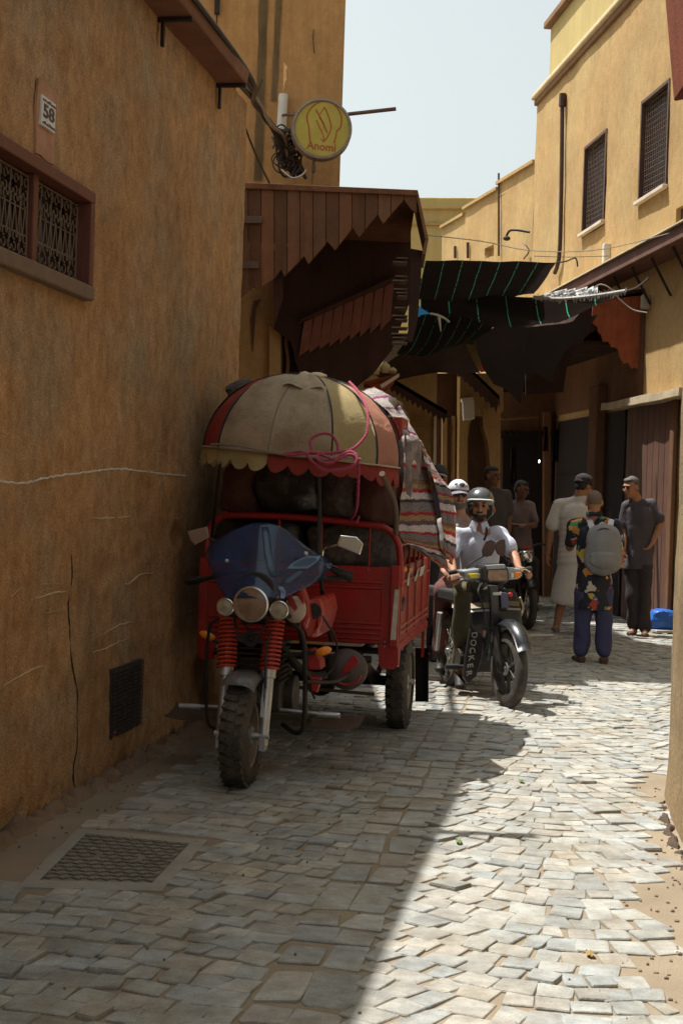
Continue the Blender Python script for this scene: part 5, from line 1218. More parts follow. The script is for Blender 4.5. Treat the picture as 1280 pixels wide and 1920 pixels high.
bm = new_bm(); cyl(bm, (cl+cr-wx+0.08, wy, 0.315), (wx-0.08, wy, 0.315), 0.035, n=12); ball(bm, (0.02, wy, 0.315), (0.12, 0.13, 0.13), sub=3); obj('rear_axle', bm, iron, tk, smooth=True)
bm = new_bm(); tube(bm, [(cl+0.2, wy-0.38, 0.30), (cr-0.2, wy-0.38, 0.27)], 0.012, 6, k=1); obj('tie_bar', bm, iron_l, tk)
for sx in (wx-0.17, cl+cr-wx+0.17):
    bm = new_bm()
    for k in range(4): tube(bm, [(sx, wy-0.48+0.05*k, 0.47-0.015*k), (sx, wy, 0.36-0.018*k), (sx, wy+0.48-0.05*k, 0.47-0.015*k)], (0.03, 0.007), 6)
    obj('leaf_spring', bm, iron_l, tk)
# box: front panel with pressed ribs
def fpx(x, y): q = T3.at(x, y, BF); return q
bm = new_bm(); box(bm, ((cl+cr)/2, BF+0.012, (zp0+zp1)/2), (cr-cl, 0.024, zp1-zp0)); obj('front_panel', bm, red_p, tk, bevel=0.005)
bm = new_bm(); w_ = cr-cl
for z_ in (zp0+0.030, zp0+0.062, zp0+0.094, zp0+0.125, zp1-0.10, zp1-0.135): tube(bm, [(cl+0.06, BF-0.001, z_), (cr-0.10, BF-0.001, z_)], (0.008, 0.010), 8, k=1)
tube(bm, [(cr-0.10, BF-0.001, zp0+0.14), (cr-0.10, BF-0.001, zp1-0.14)], 0.006, 8, k=1)
obj('pressed_ribs', bm, red_p, tk, smooth=True)
for sx in (cl+0.018, cr-0.018):
    bm = new_bm(); box(bm, (sx, BF+0.0, (zp0+zp1)/2), (0.055, 0.06, zp1-zp0+0.03)); obj('corner_post', bm, red_p, tk, bevel=0.006)
bm = new_bm(); pts = [fpx(741, 1105), fpx(749, 1105), fpx(743, 1199), fpx(733, 1199)]; prism(bm, [q + Vector((0.0, -0.034, 0)) for q in pts], (0, 0.003, 0)); obj('reflective_strip', bm, mat('strip_white', (0.50, 0.47, 0.40), 0.6, var=0.35, vs=25), tk)
for (x_, y_) in ((721, 1203), (721, 1212), (735, 1204), (690, 1068), (610, 1066), (735, 1090)):
    bm = new_bm(); q = fpx(x_, y_); ball(bm, q+Vector((0, -0.014 if y_ > 1150 else -0.002, 0)), (0.006, 0.006, 0.006), sub=1); obj('bolt', bm, alu, tk, smooth='all')
# hoop bar above the panel
bm = new_bm(); hp = [fpx(386, 1060), fpx(387, 1020), fpx(393, 990), fpx(412, 971), fpx(440, 966), fpx(560, 970), fpx(690, 984), fpx(722, 990), fpx(742, 1010), fpx(749, 1040), fpx(750, 1100)]
tube(bm, [q + Vector((0, 0.01, 0)) for q in hp], 0.021, 10, k=4); obj('hoop_rail', bm, red_p, tk, smooth=True)
for x in (520, 600, 690):
    bm = new_bm(); q = fpx(x, 1062); cyl(bm, (q.x, BF+0.02, zp1), (q.x, BF+0.02, fpx(x, 975+(x-560)*0.1).z), 0.007, n=6); obj('rail_bar', bm, red_p, tk)
# side panels, floor, tail
for sx, o in ((cr, 1), (cl, -1)):
    bm = new_bm(); box(bm, (sx-0.012*o, (BF+BB)/2+0.02, (zp0+zp1)/2), (0.024, BB-BF-0.02, zp1-zp0)); obj('side_panel', bm, red_p, tk, bevel=0.005)
    bm = new_bm()
    for z_ in (zp0+0.06, zp0+0.10, zp1-0.10): tube(bm, [(sx, BF+0.06, z_), (sx, BB-0.03, z_)], (0.014, 0.010), 8, k=1)
    for k in range(5): y_ = BF+0.06+(BB-BF-0.1)*k/4; box(bm, (sx+0.004*o, y_, (zp0+zp1)/2+0.02), (0.02, 0.03, zp1-zp0-0.03))
    obj('side_ribs', bm, mat('red_dusty', (0.34, 0.06, 0.04), 0.6, var=0.35, vs=6, second=(0.4, 0.2, 0.14), sec_amt=0.6), tk, smooth=True)
    bm = new_bm(); box(bm, (sx-0.03*o, (BF+BB)/2, zp0-0.02), (0.08, BB-BF, 0.05)); obj('side_sill', bm, red_p, tk, bevel=0.008)
    # wheel-arch skirt in front
    bm = new_bm(); prism(bm, [(sx-0.12*o, BF-0.01, zp0), (sx+0.015*o, BF-0.01, zp0), (sx+0.015*o, BF+0.005, zs0+0.03), (sx-0.015*o, BF, zs0), (sx-0.10*o, BF, zs0+0.005)], (0, 0.02, 0))
    prism(bm, [(sx+0.012*o, BF+0.01, zp0), (sx+0.012*o, BF+0.34, zp0), (sx+0.012*o, BF+0.26, zp0-0.06), (sx+0.012*o, BF+0.14, zs0+0.12), (sx+0.012*o, BF+0.07, zs0+0.01), (sx+0.012*o, BF+0.01, zs0+0.02)], (-0.02*o, 0, 0)); obj('wheel_skirt', bm, red_p, tk, bevel=0.005)
    bm = new_bm(); box(bm, (sx-0.01*o, BB-0.12, zp0-0.13), (0.02, 0.035, 0.24)); obj('tail_strut', bm, red_p, tk)
bm = new_bm(); box(bm, ((cl+cr)/2, (BF+BB)/2, zp0+0.01), (cr-cl-0.05, BB-BF-0.05, 0.03)); obj('floor', bm, iron, tk)
bm = new_bm(); box(bm, ((cl+cr)/2, BB, (zp0+zp1)/2), (cr-cl-0.05, 0.024, zp1-zp0)); obj('tailgate', bm, red_p, tk)
# side rail above the panel
for sx in (cr-0.01, cl+0.01):
    bm = new_bm(); ztop_ = zp1+0.14; tube(bm, [(sx, BF+0.02, ztop_), (sx, BB-0.02, ztop_)], 0.013, 8, k=1)
    for k in range(7): y_ = BF+0.03+(BB-BF-0.06)*k/6; cyl(bm, (sx, y_, zp1-0.01), (sx, y_, ztop_), 0.009, n=6)
    obj('side_rail', bm, red_p, tk, smooth=True)
sxp = cr+0.016
def sidept(x, y): q = T3.atx(x, y, sxp); return q
for pts, m_, nm in (([(766, 1073), (768, 1073), (766, 1098), (763, 1098)], strip_w := MATS['strip_white'], 'white_mark'), ([(783, 1068), (787, 1063), (779, 1090), (776, 1089)], strip_w, 'white_mark'), ([(788, 1064), (796, 1060), (792, 1078), (786, 1082)], strip_w, 'white_mark'),
                    ([(759, 1120), (763, 1120), (757, 1146), (753, 1146)], mat('dark_mark', (0.03, 0.03, 0.06), 0.5), 'dark_mark'), ([(757, 1068), (760, 1062), (764, 1068), (760, 1073)], orange_l, 'side_reflector'), ([(767, 1066), (773, 1066), (773, 1073), (768, 1074)], orange_l, 'side_reflector')):
    bm = new_bm(); prism(bm, [sidept(a, b) for a, b in pts], (-0.004, 0, 0)); obj(nm, bm, m_, tk)
bm = new_bm(); rows = [[T3.at(x, y, BB-0.1+0.02*math.sin(x)) for x in (778, 786, 795, 803)] for y in (1215, 1250, 1290, 1316)]; gridsurf(bm, rows, 0.012); obj('mud_flap', bm, black, tk, smooth='all')
# black canopy strap that hangs in front of the box
cp = thing('strap', 'long black strap hanging from the parasol past the blue screen', 'strap', T3.m @ T3.at(600, 900, 0.75), TRZ)
bm = new_bm(); tube(bm, [T3.m @ T3.at(*q) for q in ((597, 885, 0.6), (599, 950, 0.65), (598, 1010, 0.6), (600, 1060, 0.55), (604, 1110, 0.7), (612, 1160, 0.95), (621, 1203, 1.2))], (0.012, 0.005), 6, k=8, flat=Vector((1, 0, 0))); obj('strap_band', bm, black, cp, world=True, smooth=True)
for lab, a, b in (('black pole holding up the left side of the parasol', (413, 868, 0.55), (397, 1010, 1.2)), ('bent dark pole holding up the right side of the parasol', (716, 888, 0.7), (742, 1000, 1.3))):
    bm = new_bm(); qa, qb = T3.m @ T3.at(*a), T3.m @ T3.at(*b); tube(bm, [qa, (qa+qb)/2 + Vector((0.03 if 'right' in lab else 0, 0, 0.01)), qb], 0.011 if 'left' in lab else 0.018, 8); tag(obj('parasol_pole', bm, MATS['grey_wood'] if 'right' in lab else iron, smooth=True), lab, 'pole')

# ------------------------------------------------------------------ parasol over the load
pcl = T3.at(566, 868, 1.15); Rp = 0.70
pa_, pb_ = T3.at(386, 845, 1.12), T3.at(746, 872, 1.12)
pc = (pa_+pb_)/2; Rp = (pb_-pa_).length/2; apex = T3.at(568, 704, 1.12)
Hd = apex.z - pc.z
pz = thing('parasol', 'faded red and cream parasol top tied over the tricycle load', 'parasol', T3.m @ pc, TRZ)
tiltM = Matrix.Rotation(math.radians(4.5), 4, 'Y')
n_g = 10; ph0 = math.radians(-90-44-36*0)
seamang = [math.radians(-90 + a) for a in (-44, -8, 27, 58, 92, 128, 164, 200, 236, 276)]
cream = mat('cream_cloth', (0.60, 0.48, 0.33), 0.85, var=0.3, vs=4, bump=0.9, bs=14, second=(0.36, 0.24, 0.12), sec_amt=0.6, sec_scale=6, grain=0.1, gs=200)
yel = mat('yellow_cloth', (0.58, 0.46, 0.23), 0.85, var=0.25, vs=4, bump=0.7, bs=18, grain=0.1, gs=200)
redc = mat('red_cloth', (0.45, 0.075, 0.055), 0.85, var=0.3, vs=5, bump=0.7, bs=18, grain=0.1, gs=200)
pink = mat('pink_cloth', (0.66, 0.32, 0.22), 0.85, var=0.25, vs=5, bump=0.7, bs=18, grain=0.1, gs=200)
cols = [cream, cream, yel, pink, redc, cream, redc, cream, cream, redc]
def dome(a, e, sag=0.0):
    """a azimuth, e 0 rim .. 1 top"""
    el = e*PI/2; r = Rp*math.cos(el)**0.92; z = Hd*math.sin(el)**0.95
    return Vector((r*math.cos(a)*(1-sag*0.05), r*math.sin(a)*0.92*(1-sag*0.05), z))
def wrk(v, k=1):
    return noise.noise(v*5.5)*0.012*k + abs(noise.noise(Vector((v.x*13, v.y*6, v.z*9+4))))*0.012*k
for g in range(n_g):
    a0, a1 = seamang[g], seamang[(g+1) % n_g] + (2*PI if g == n_g-1 else 0)
    bm = new_bm(); rows = []
    for i in range(25):
        e = i/24*0.985; row = []
        for j in range(17):
            u = j/16; a = a0+(a1-a0)*u; v = dome(a, e, 0); sg_ = math.sin(u*PI)*0.022*math.cos(e*PI/2) * (0.6 if g == 0 or g == 1 else 1)
            nrm = v.normalized(); v = v + nrm*(wrk(v, 1.0 if cols[g] is cream else 0.5)*math.sin(min(1, e*4)*PI/2) - sg_); row.append(tiltM @ v)
        rows.append(row)
    gridsurf(bm, rows, 0.003); obj('fabric_panel', bm, cols[g], pz, smooth='all')
    # dark seam rib
    bm = new_bm(); pts = [tiltM @ (dome(a0, i/20*0.97) * 1.008) for i in range(21)]
    tube(bm, pts, (0.007, 0.004), 6, k=1); obj('rib', bm, black if g not in (1,) else mat('seam_brown', (0.22, 0.16, 0.1), 0.9), pz, smooth=True)
    # scalloped valance
    bm = new_bm(); m = 24; rows = [[], [], []]; amp_ = 0.03+0.025*rs.random()
    dr = 0.105 if True else 0.1
    for j in range(m+1):
        u = j/m; a = a0+(a1-a0)*u; v = dome(a, 0)*1.005; nsc = 3
        k = abs(math.sin(u*nsc*PI)); out = Vector((v.x, v.y, 0)).normalized()*(0.012*math.sin(u*9))
        for q, f in enumerate((0.0, 0.5, 1.0)):
            rows[q].append(tiltM @ (v + out*f + Vector((0, 0, -f*(0.060 + amp_*k**0.6 + 0.012*noise.noise(Vector((u*5, g, 0)))) ))))
    gridsurf(bm, rows, 0.002); obj('valance', bm, [cream if False else yel, redc, redc, redc, redc, redc, yel, redc, yel, yel][g], pz, smooth='all')
bm = new_bm(); tube(bm, [tiltM @ (dome(2*PI*k/48, 0)*1.012 + Vector((0, 0, 0.004))) for k in range(48)], 0.006, 6, closed=True, k=1); obj('rim_piping', bm, mat('piping', (0.35, 0.28, 0.18), 0.8), pz, smooth=True)
bm = new_bm(); rows = []                                                # crumpled flap at the very top
for i in range(9):
    v = i/8; rows.append([tiltM @ (dome(math.radians(-90+(-14+40*u)), 0.60+0.36*v)*1.0 + Vector((0, -0.022-0.012*math.sin(u*7+v*4), 0.012*math.sin(u*9)))) for u in [k/8 for k in range(9)]])
gridsurf(bm, rows, 0.004); obj('folded_flap', bm, cream, pz, smooth='all')
bm = new_bm(); 
for k in range(9): 
    a = k*0.7; ball(bm, tiltM @ (Vector((0.02+0.05*math.cos(a), -0.02+0.04*math.sin(a), Hd+0.0))), (0.04, 0.03, 0.014+0.006*(k % 3)))
rough_up(bm, 0.012, 20); obj('knotted_top', bm, cream, pz, smooth='all')
bm = new_bm(); cyl(bm, tiltM @ Vector((0.06, 0, Hd)), tiltM @ Vector((0.075, 0, Hd+0.045)), 0.006, n=6); obj('tip', bm, iron, pz)
bm = new_bm(); pts = [tiltM @ (dome(math.radians(-90-50+95*u), 0)*1.02 + Vector((0, -0.02, 0.015+0.012*math.sin(u*8)))) for u in [k/12 for k in range(13)]]; tube(bm, pts, (0.012, 0.006), 6, k=2); obj('tie_tape', bm, mat('tape_dark', (0.16, 0.12, 0.08), 0.9), pz)
# pink rope
rp = mat('pink_rope', (0.45, 0.07, 0.13), 0.85, var=0.3, vs=30, bump=1.0, bs=200)
def twist(lab, pts, r=0.011, cat='rope'):
    path = smooth_path([T3.m @ T3.at(*q) for q in pts], 14); bm = new_bm()
    for s_ in range(3):
        P2 = []
        for i, q in enumerate(path):
            d = (path[min(i+1, len(path)-1)] - path[max(i-1, 0)]).normalized(); u = d.cross(Vector((0.1, 1, 0.05))).normalized(); w = d.cross(u)
            a = i*0.75 + s_*2*PI/3; P2.append(q + (u*math.cos(a)+w*math.sin(a))*r*0.5)
        tube(bm, P2, r*0.62, 5, k=1)
    return tag(obj('rope', bm, rp, smooth='all'), lab, cat, 'pink ropes on the parasol')
fy = 0.44
twist('pink rope running down the right of the parasol dome', [(655, 716, 1.0), (672, 735, 0.84), (687, 765, 0.66), (690, 795, 0.56), (683, 820, 0.50), (660, 842, 0.44), (630, 848, 0.41), (600, 850, 0.40)], 0.008)
twist('pink rope loop standing up on the parasol rim', [(534, 851, 0.40), (560, 847, 0.38), (583, 848, 0.38), (582, 826, 0.41), (600, 814, 0.43), (620, 815, 0.43), (632, 832, 0.41), (630, 848, 0.38), (600, 850, 0.37), (560, 852, 0.37), (536, 853, 0.38)], 0.008)
twist('slack coil of pink rope sagging over the red valance', [(640, 848, 0.38), (610, 850, 0.34), (577, 850, 0.33), (590, 870, 0.31), (615, 882, 0.31), (650, 878, 0.32), (668, 865, 0.33), (660, 848, 0.35), (643, 852, 0.32), (620, 868, 0.29), (596, 862, 0.30), (600, 852, 0.33), (630, 862, 0.3), (655, 852, 0.33), (672, 862, 0.35)], 0.009)
twist('pink rope end hanging straight down to the red rail', [(640, 852, 0.36), (664, 850, 0.36), (671, 870, 0.38), (671, 910, 0.5), (669, 945, 0.7), (664, 965, 1.0), (657, 975, 1.22), (668, 978, 1.22), (672, 968, 1.2)], 0.009)
# ------------------------------------------------------------------ load: sacks, board, blankets
def sack(lab, x0, x1, y0, y1, ly, dep, m_, seed, wr=0.03):
    a, b = T3.at(x0, y1, ly), T3.at(x1, y0, ly); c = (a+b)/2; c.y = ly+dep/2; bm = new_bm()
    v = bmesh.ops.create_cube(bm, size=1.0)['verts']; bmesh.ops.subdivide_edges(bm, edges=bm.edges[:], cuts=15, use_grid_fill=True)
    for q in bm.verts:
        d = q.co.normalized()*0.62; q.co = q.co.lerp(d, 0.45)
        q.co = Vector((q.co.x*(b.x-a.x), q.co.y*dep, q.co.z*(b.z-a.z)))
        n_ = noise.noise_vector(q.co*6+Vector((seed, 0, 0))); q.co += n_*wr + noise.noise_vector(q.co*16+Vector((0, seed, 0)))*wr*0.4
    bmesh.ops.transform(bm, matrix=T3.m @ Matrix.Translation(c), verts=bm.verts)
    return tag(obj('sack', bm, m_, smooth='all'), lab, 'sack', 'sacks loaded on the cargo tricycle')
plb = mat('black_plastic', (0.022, 0.018, 0.017), 0.28, var=0.4, vs=10, bump=0.8, bs=24, coat=0.3)
plr = mat('maroon_cloth', (0.085, 0.03, 0.022), 0.8, var=0.4, vs=8, bump=0.8, bs=30)
plg = mat('patterned_cloth', (0.06, 0.045, 0.042), 0.8, var=0.6, vs=22, bump=0.8, bs=40, second=(0.25, 0.2, 0.18), sec_amt=0.6, sec_scale=22)
sack('maroon sack under the left of the parasol', 412, 482, 868, 965, 1.36, 0.6, plr, 1)
sack('shiny black sack in the middle of the load under the parasol', 476, 600, 860, 962, 1.34, 0.6, plb, 2)
sack('speckled sack right of the black strap', 596, 668, 868, 972, 1.36, 0.6, plg, 3)
sack('dark maroon sack at the right under the parasol', 662, 742, 872, 985, 1.36, 0.6, plr, 4)
sack('black bundle behind the red hoop on the left', 398, 575, 975, 1075, 1.40, 0.7, plb, 5, 0.04)
sack('dark patterned bundle behind the red hoop on the right', 570, 742, 985, 1072, 1.40, 0.7, plg, 6, 0.04)
sack('big dark bundle at the back of the load', 420, 745, 740, 1010, 1.95, 1.0, plb, 7, 0.05)
sack('crumpled black plastic showing left of the parasol dome', 414, 500, 722, 850, 1.75, 0.5, plg, 8, 0.05)
bm = new_bm(); prism(bm, [T3.m @ T3.at(a, b, 1.75) for a, b in ((700, 779), (753, 783), (752, 860), (746, 940), (712, 940))], T3.m.to_3x3() @ Vector((0, 0.35, 0))); tag(obj('crate', bm, mat('red_crate', (0.30, 0.015, 0.012), 0.5, var=0.3, vs=10), bevel=0.006), 'flat red crate between the parasol and the striped blanket', 'crate')
bm = new_bm(); prism(bm, [T3.m @ T3.at(a, b, 1.74) for a, b in ((698, 777), (755, 781), (755, 783.5), (700, 780))], T3.m.to_3x3() @ Vector((0, 0.37, 0))); tag(obj('thin_sheet', bm, MATS['sill_pale'], bevel=0.003), 'thin pale sheet lying on the flat red crate', 'sheet')
# rag blankets
def rug_mat(name, cols_, scale, nz=0.03, fuzz=0.5):
    m = mat(name, (0.3, 0.2, 0.2), 0.95, var=0, bump=0)
    t = m.node_tree; N = t.nodes; L = t.links; b = principled(m)
    uv = N.new('ShaderNodeUVMap'); sx = N.new('ShaderNodeSeparateXYZ'); L.new(uv.outputs[0], sx.inputs[0])
    mp = N.new('ShaderNodeMapping'); mp.inputs['Scale'].default_value = (60, 9, 1); L.new(uv.outputs[0], mp.inputs[0])
    n = N.new('ShaderNodeTexNoise'); n.inputs['Scale'].default_value = 1.0; n.inputs['Detail'].default_value = 5; L.new(mp.outputs[0], n.inputs[0])
    sc_ = N.new('ShaderNodeMath'); sc_.operation = 'MULTIPLY_ADD'; L.new(n.outputs['Fac'], sc_.inputs[0]); sc_.inputs[1].default_value = nz; L.new(sx.outputs[1], sc_.inputs[2])
    fr = N.new('ShaderNodeMath'); fr.operation = 'MULTIPLY'; L.new(sc_.outputs[0], fr.inputs[0]); fr.inputs[1].default_value = scale
    f2 = N.new('ShaderNodeMath'); f2.operation = 'FRACT'; L.new(fr.outputs[0], f2.inputs[0])
    cr_ = N.new('ShaderNodeValToRGB'); cr_.color_ramp.interpolation = 'CONSTANT'; e = cr_.color_ramp.elements
    while len(e) < len(cols_): e.new(0.5)
    for k, (p_, c_) in enumerate(cols_): e[k].position = p_; e[k].color = (*c_, 1)
    L.new(f2.outputs[0], cr_.inputs[0])
    mp2 = N.new('ShaderNodeMapping'); mp2.inputs['Scale'].default_value = (45, 160, 1); L.new(uv.outputs[0], mp2.inputs[0])
    n2 = N.new('ShaderNodeTexNoise'); n2.inputs['Scale'].default_value = 1.0; n2.inputs['Detail'].default_value = 3; L.new(mp2.outputs[0], n2.inputs[0])
    cr2 = N.new('ShaderNodeValToRGB'); cr2.color_ramp.elements[0].position = 0.35; cr2.color_ramp.elements[0].color = (0.32, 0.30, 0.30, 1); cr2.color_ramp.elements[1].position = 0.65; cr2.color_ramp.elements[1].color = (1.5, 1.45, 1.4, 1)
    L.new(n2.outputs['Fac'], cr2.inputs[0])
    mx_ = N.new('ShaderNodeMix'); mx_.data_type = 'RGBA'; mx_.blend_type = 'MULTIPLY'; mx_.inputs[0].default_value = 1; L.new(cr_.outputs[0], mx_.inputs[6]); L.new(cr2.outputs[0], mx_.inputs[7])
    L.new(mx_.outputs[2], b.inputs['Base Color'])
    bn = N.new('ShaderNodeBump'); bn.inputs['Strength'].default_value = 0.8; bn.inputs['Distance'].default_value = 0.01; L.new(n2.outputs['Fac'], bn.inputs['Height']); L.new(bn.outputs[0], b.inputs['Normal'])
    return m
G1, W1, R1, Y1, P1, D1, O1 = (0.30, 0.26, 0.26), (0.74, 0.68, 0.66), (0.5, 0.04, 0.06), (0.46, 0.33, 0.16), (0.2, 0.11, 0.17), (0.09, 0.065, 0.06), (0.30, 0.17, 0.11)
rug = rug_mat('rag_rug', [(0, G1), (0.14, R1), (0.19, Y1), (0.27, P1), (0.34, W1), (0.47, R1), (0.52, G1), (0.66, O1), (0.73, Y1), (0.79, R1), (0.85, W1), (0.95, D1)], 2.3)
rug2 = rug_mat('pale_rug', [(0, W1), (0.3, (0.55, 0.5, 0.52)), (0.42, (0.42, 0.1, 0.22)), (0.50, W1), (0.8, (0.35, 0.14, 0.3)), (0.86, W1)], 2.0, 0.06)
def drape(lab, LR, m_, seed, cols_=26, th_=0.018, fold=0.055):
    """LR: list of (lx,ly_,px,py | right same) rows of (left px, left y, right px, right y, local depth left, local depth right)"""
    rows = []; key = []
    for (x0, y0, d0, x1, y1, d1) in LR: key.append((T3.m @ T3.at(x0, y0, d0), T3.m @ T3.at(x1, y1, d1)))
    A = smooth_path([k[0] for k in key], 8); B = smooth_path([k[1] for k in key], 8)
    for i, (a, b) in enumerate(zip(A, B)):
        v = i/len(A); row = []
        for j in range(cols_):
            u = j/(cols_-1); p = a.lerp(b, u)
            p = p + Vector((0.25, -1, 0))*fold*(math.sin(u*13+seed+v*2.5)*0.5+0.5*noise.noise(Vector((u*4, v*5, seed))))*min(1, v*2+0.3) + noise.noise_vector(Vector((u*9, v*14, seed)))*0.008
            row.append(p)
        rows.append(row)
    bm = new_bm(); gridsurf(bm, rows, th_); return tag(obj('blanket', bm, m_, smooth='all'), lab, 'blanket', 'blankets draped over the load')
drape('pale pink and white blanket over the top of the load', [(655, 738, 1.6, 700, 726, 2.4), (700, 752, 1.62, 738, 748, 2.4), (728, 775, 1.65, 762, 785, 2.35), (745, 800, 1.66, 785, 825, 2.3), (752, 830, 1.65, 795, 860, 2.2)], rug2, 1)
drape('thick striped rag rug hanging down the side of the load', [(757, 812, 1.60, 786, 822, 2.3), (756, 850, 1.52, 798, 862, 2.25), (754, 900, 1.48, 806, 905, 2.2), (750, 945, 1.44, 815, 945, 2.15), (748, 985, 1.42, 822, 985, 2.1), (752, 1010, 1.42, 828, 1020, 2.1), (770, 1022, 1.46, 838, 1050, 2.1), (800, 1045, 1.6, 846, 1078, 2.1)], rug, 2)
drape('second striped rug swinging out at the back of the load', [(786, 822, 2.0, 800, 850, 2.6), (800, 870, 2.0, 822, 890, 2.6), (815, 905, 2.0, 842, 915, 2.6), (824, 950, 2.0, 852, 955, 2.6), (828, 1000, 2.0, 853, 1010, 2.6), (832, 1040, 2.0, 846, 1060, 2.6)], rug, 5)
sack('striped bundle stuffed between the crate and the rug', 738, 775, 820, 960, 1.62, 0.5, mat('bundle_grey', (0.16, 0.12, 0.11), 0.8, var=0.6, vs=14, bump=0.8, bs=24, second=(0.4, 0.34, 0.3), sec_amt=0.6, sec_scale=11), 9, 0.02)
# ------------------------------------------------------------------ people
eye_w = mat('eye_white', (0.55, 0.5, 0.45), 0.3, var=0); eye_d = mat('eye_dark', (0.02, 0.01, 0.008), 0.3, var=0)
def rot3(yaw=0, pitch=0, roll=0):
    return Matrix.Rotation(math.radians(yaw), 3, 'Z') @ Matrix.Rotation(math.radians(pitch), 3, 'X') @ Matrix.Rotation(math.radians(roll), 3, 'Y')
def hand(pr, wr, d, nrm, side, curl=0.5):
    """wr wrist, d pointing direction, nrm palm normal, side sign of the thumb"""
    d = Vector(d).normalized(); nrm = Vector(nrm); nrm = (nrm - d*nrm.dot(d)).normalized(); s = d.cross(nrm) * side
    Rm = Matrix((s, d, nrm)).transposed()
    pr.append(('e', wr + d*0.045, (0.040, 0.052, 0.017), Rm)); pr.append(('e', wr + d*0.07 , (0.041, 0.022, 0.015), Rm))
    for k, (o, L_) in enumerate(((0.030, 0.072), (0.011, 0.082), (-0.009, 0.076), (-0.028, 0.060))):
        b = wr + d*0.083 + s*o; a1 = curl*0.9 + 0.06*k
        m1 = b + (d*math.cos(a1) + nrm*math.sin(a1))*L_*0.5
        a2 = curl*2.0 + 0.08*k; m2 = m1 + (d*math.cos(a2) + nrm*math.sin(a2))*L_*0.32
        a3 = curl*2.8 + 0.05*k; m3 = m2 + (d*math.cos(a3) + nrm*math.sin(a3))*L_*0.24
        pr += [('c', b, m1, 0.0105, 0.0095), ('c', m1, m2, 0.0095, 0.009), ('c', m2, m3, 0.009, 0.0078)]
    t0 = wr + d*0.028 + s*0.030; t1 = t0 + (d*0.55 + s*0.6 + nrm*0.45*(0.4+curl)).normalized()*0.038; t2 = t1 + (d*0.75 + s*0.1 + nrm*(0.3+curl*0.7)).normalized()*0.03
    pr += [('c', t0, t1, 0.014, 0.0115), ('c', t1, t2, 0.0112, 0.009)]
def person(label, pf, J, shirt=None, pants=None, hat=None, hair=True, beard=False, sleeve='short', robe=None, shoes=None, group=None, k=1.0, hands=(True, True), bald=False, voxel=0.008, sk=skin_m, glasses=False, stubble=False, cat='person'):
    t = thing('person', label, cat, pf.loc, pf.rz, group)
    hc, Rh = J['head'], J.get('hr', rot3())
    def hp(x, y, z): return hc + Rh @ Vector((x, y, z))*k
    def hr(a, b, c): return (a*k, b*k, c*k)
    pr = [('e', hp(0, 0.012, 0.02), hr(0.076, 0.096, 0.10), Rh), ('e', hp(0, -0.022, -0.045), hr(0.060, 0.068, 0.075), Rh), ('e', hp(0, -0.055, -0.088), hr(0.032, 0.028, 0.024), Rh),
          ('c', hp(0, -0.090, 0.012), hp(0, -0.108, -0.028), 0.009*k, 0.016*k), ('e', hp(0, -0.076, 0.030), hr(0.056, 0.018, 0.013), Rh), ('e', hp(0, -0.084, -0.062), hr(0.026, 0.012, 0.010), Rh),
          ('e', hp(0.038, -0.068, -0.02), hr(0.022, 0.022, 0.022), Rh), ('e', hp(-0.038, -0.068, -0.02), hr(0.022, 0.022, 0.022), Rh),
          ('e', hp(0.078, 0.012, -0.005), hr(0.010, 0.022, 0.034), Rh), ('e', hp(-0.078, 0.012, -0.005), hr(0.010, 0.022, 0.034), Rh)]
    nk = J['neck']; pr += [('c', hp(0, 0.03, -0.05), nk, 0.055*k, 0.062*k)]
    ch, pv = J['chest'], J['pelvis']
    shL, shR = J['sh'][0], J['sh'][1]
    up = (nk - pv).normalized()
    ax = (shR - shL).normalized()
    Rt = Matrix((ax, (up.cross(ax)), up)).transposed() if True else None
    def trunk(dx, dy, f0, f1, n=9):
        out = []
        for i in range(n):
            f = f0+(f1-f0)*i/(n-1)                    # 0 pelvis .. 1 chest, beyond 1 towards the neck
            g = min(1.45, max(-0.8, f)); pts_ = [(-0.8, 0.168, 0.120), (0.0, 0.160, 0.112), (0.45, 0.140, 0.102), (1.0, 0.160, 0.108), (1.3, 0.158, 0.095), (1.45, 0.13, 0.08)]
            for A_0, B_0 in zip(pts_, pts_[1:]):
                if A_0[0] <= g <= B_0[0]: t0 = (g-A_0[0])/(B_0[0]-A_0[0]); rx, ry = A_0[1]+(B_0[1]-A_0[1])*t0, A_0[2]+(B_0[2]-A_0[2])*t0
            cc = pv.lerp(ch, f) if f <= 1 else ch + (nk-ch)*(f-1)
            out.append(('e', cc, ((rx+dx)*k, (ry+dy)*k, 0.085*k), Rt))
        return out
    tor0 = [('c', nk - up*0.03, shL, 0.055*k, 0.05*k), ('c', nk - up*0.03, shR, 0.055*k, 0.05*k)]
    tor = [('e', ch, (0.155*k, 0.105*k, 0.15*k), Rt), ('e', ch + up*0.10*k, (0.15*k, 0.085*k, 0.085*k), Rt), ('e', ch.lerp(pv, 0.5), (0.135*k, 0.10*k, 0.17*k), Rt), ('e', pv, (0.155*k, 0.11*k, 0.12*k), Rt), ('c', nk - up*0.03, shL, 0.055*k, 0.05*k), ('c', nk - up*0.03, shR, 0.055*k, 0.05*k)]
    pr += trunk(0, 0, -0.1, 1.35) + tor0
    for i in range(2):
        sh, el, wr = J['sh'][i], J['el'][i], J['wr'][i]
        pr += [('c', sh, el, 0.052*k, 0.040*k), ('c', el, el.lerp(wr, 0.35), 0.040*k, 0.040*k), ('c', el.lerp(wr, 0.35), wr, 0.040*k, 0.026*k)]
        if hands[i]: hand(pr, wr, J['hd'][i], J['hn'][i], J['hs'][i], J['curl'][i])
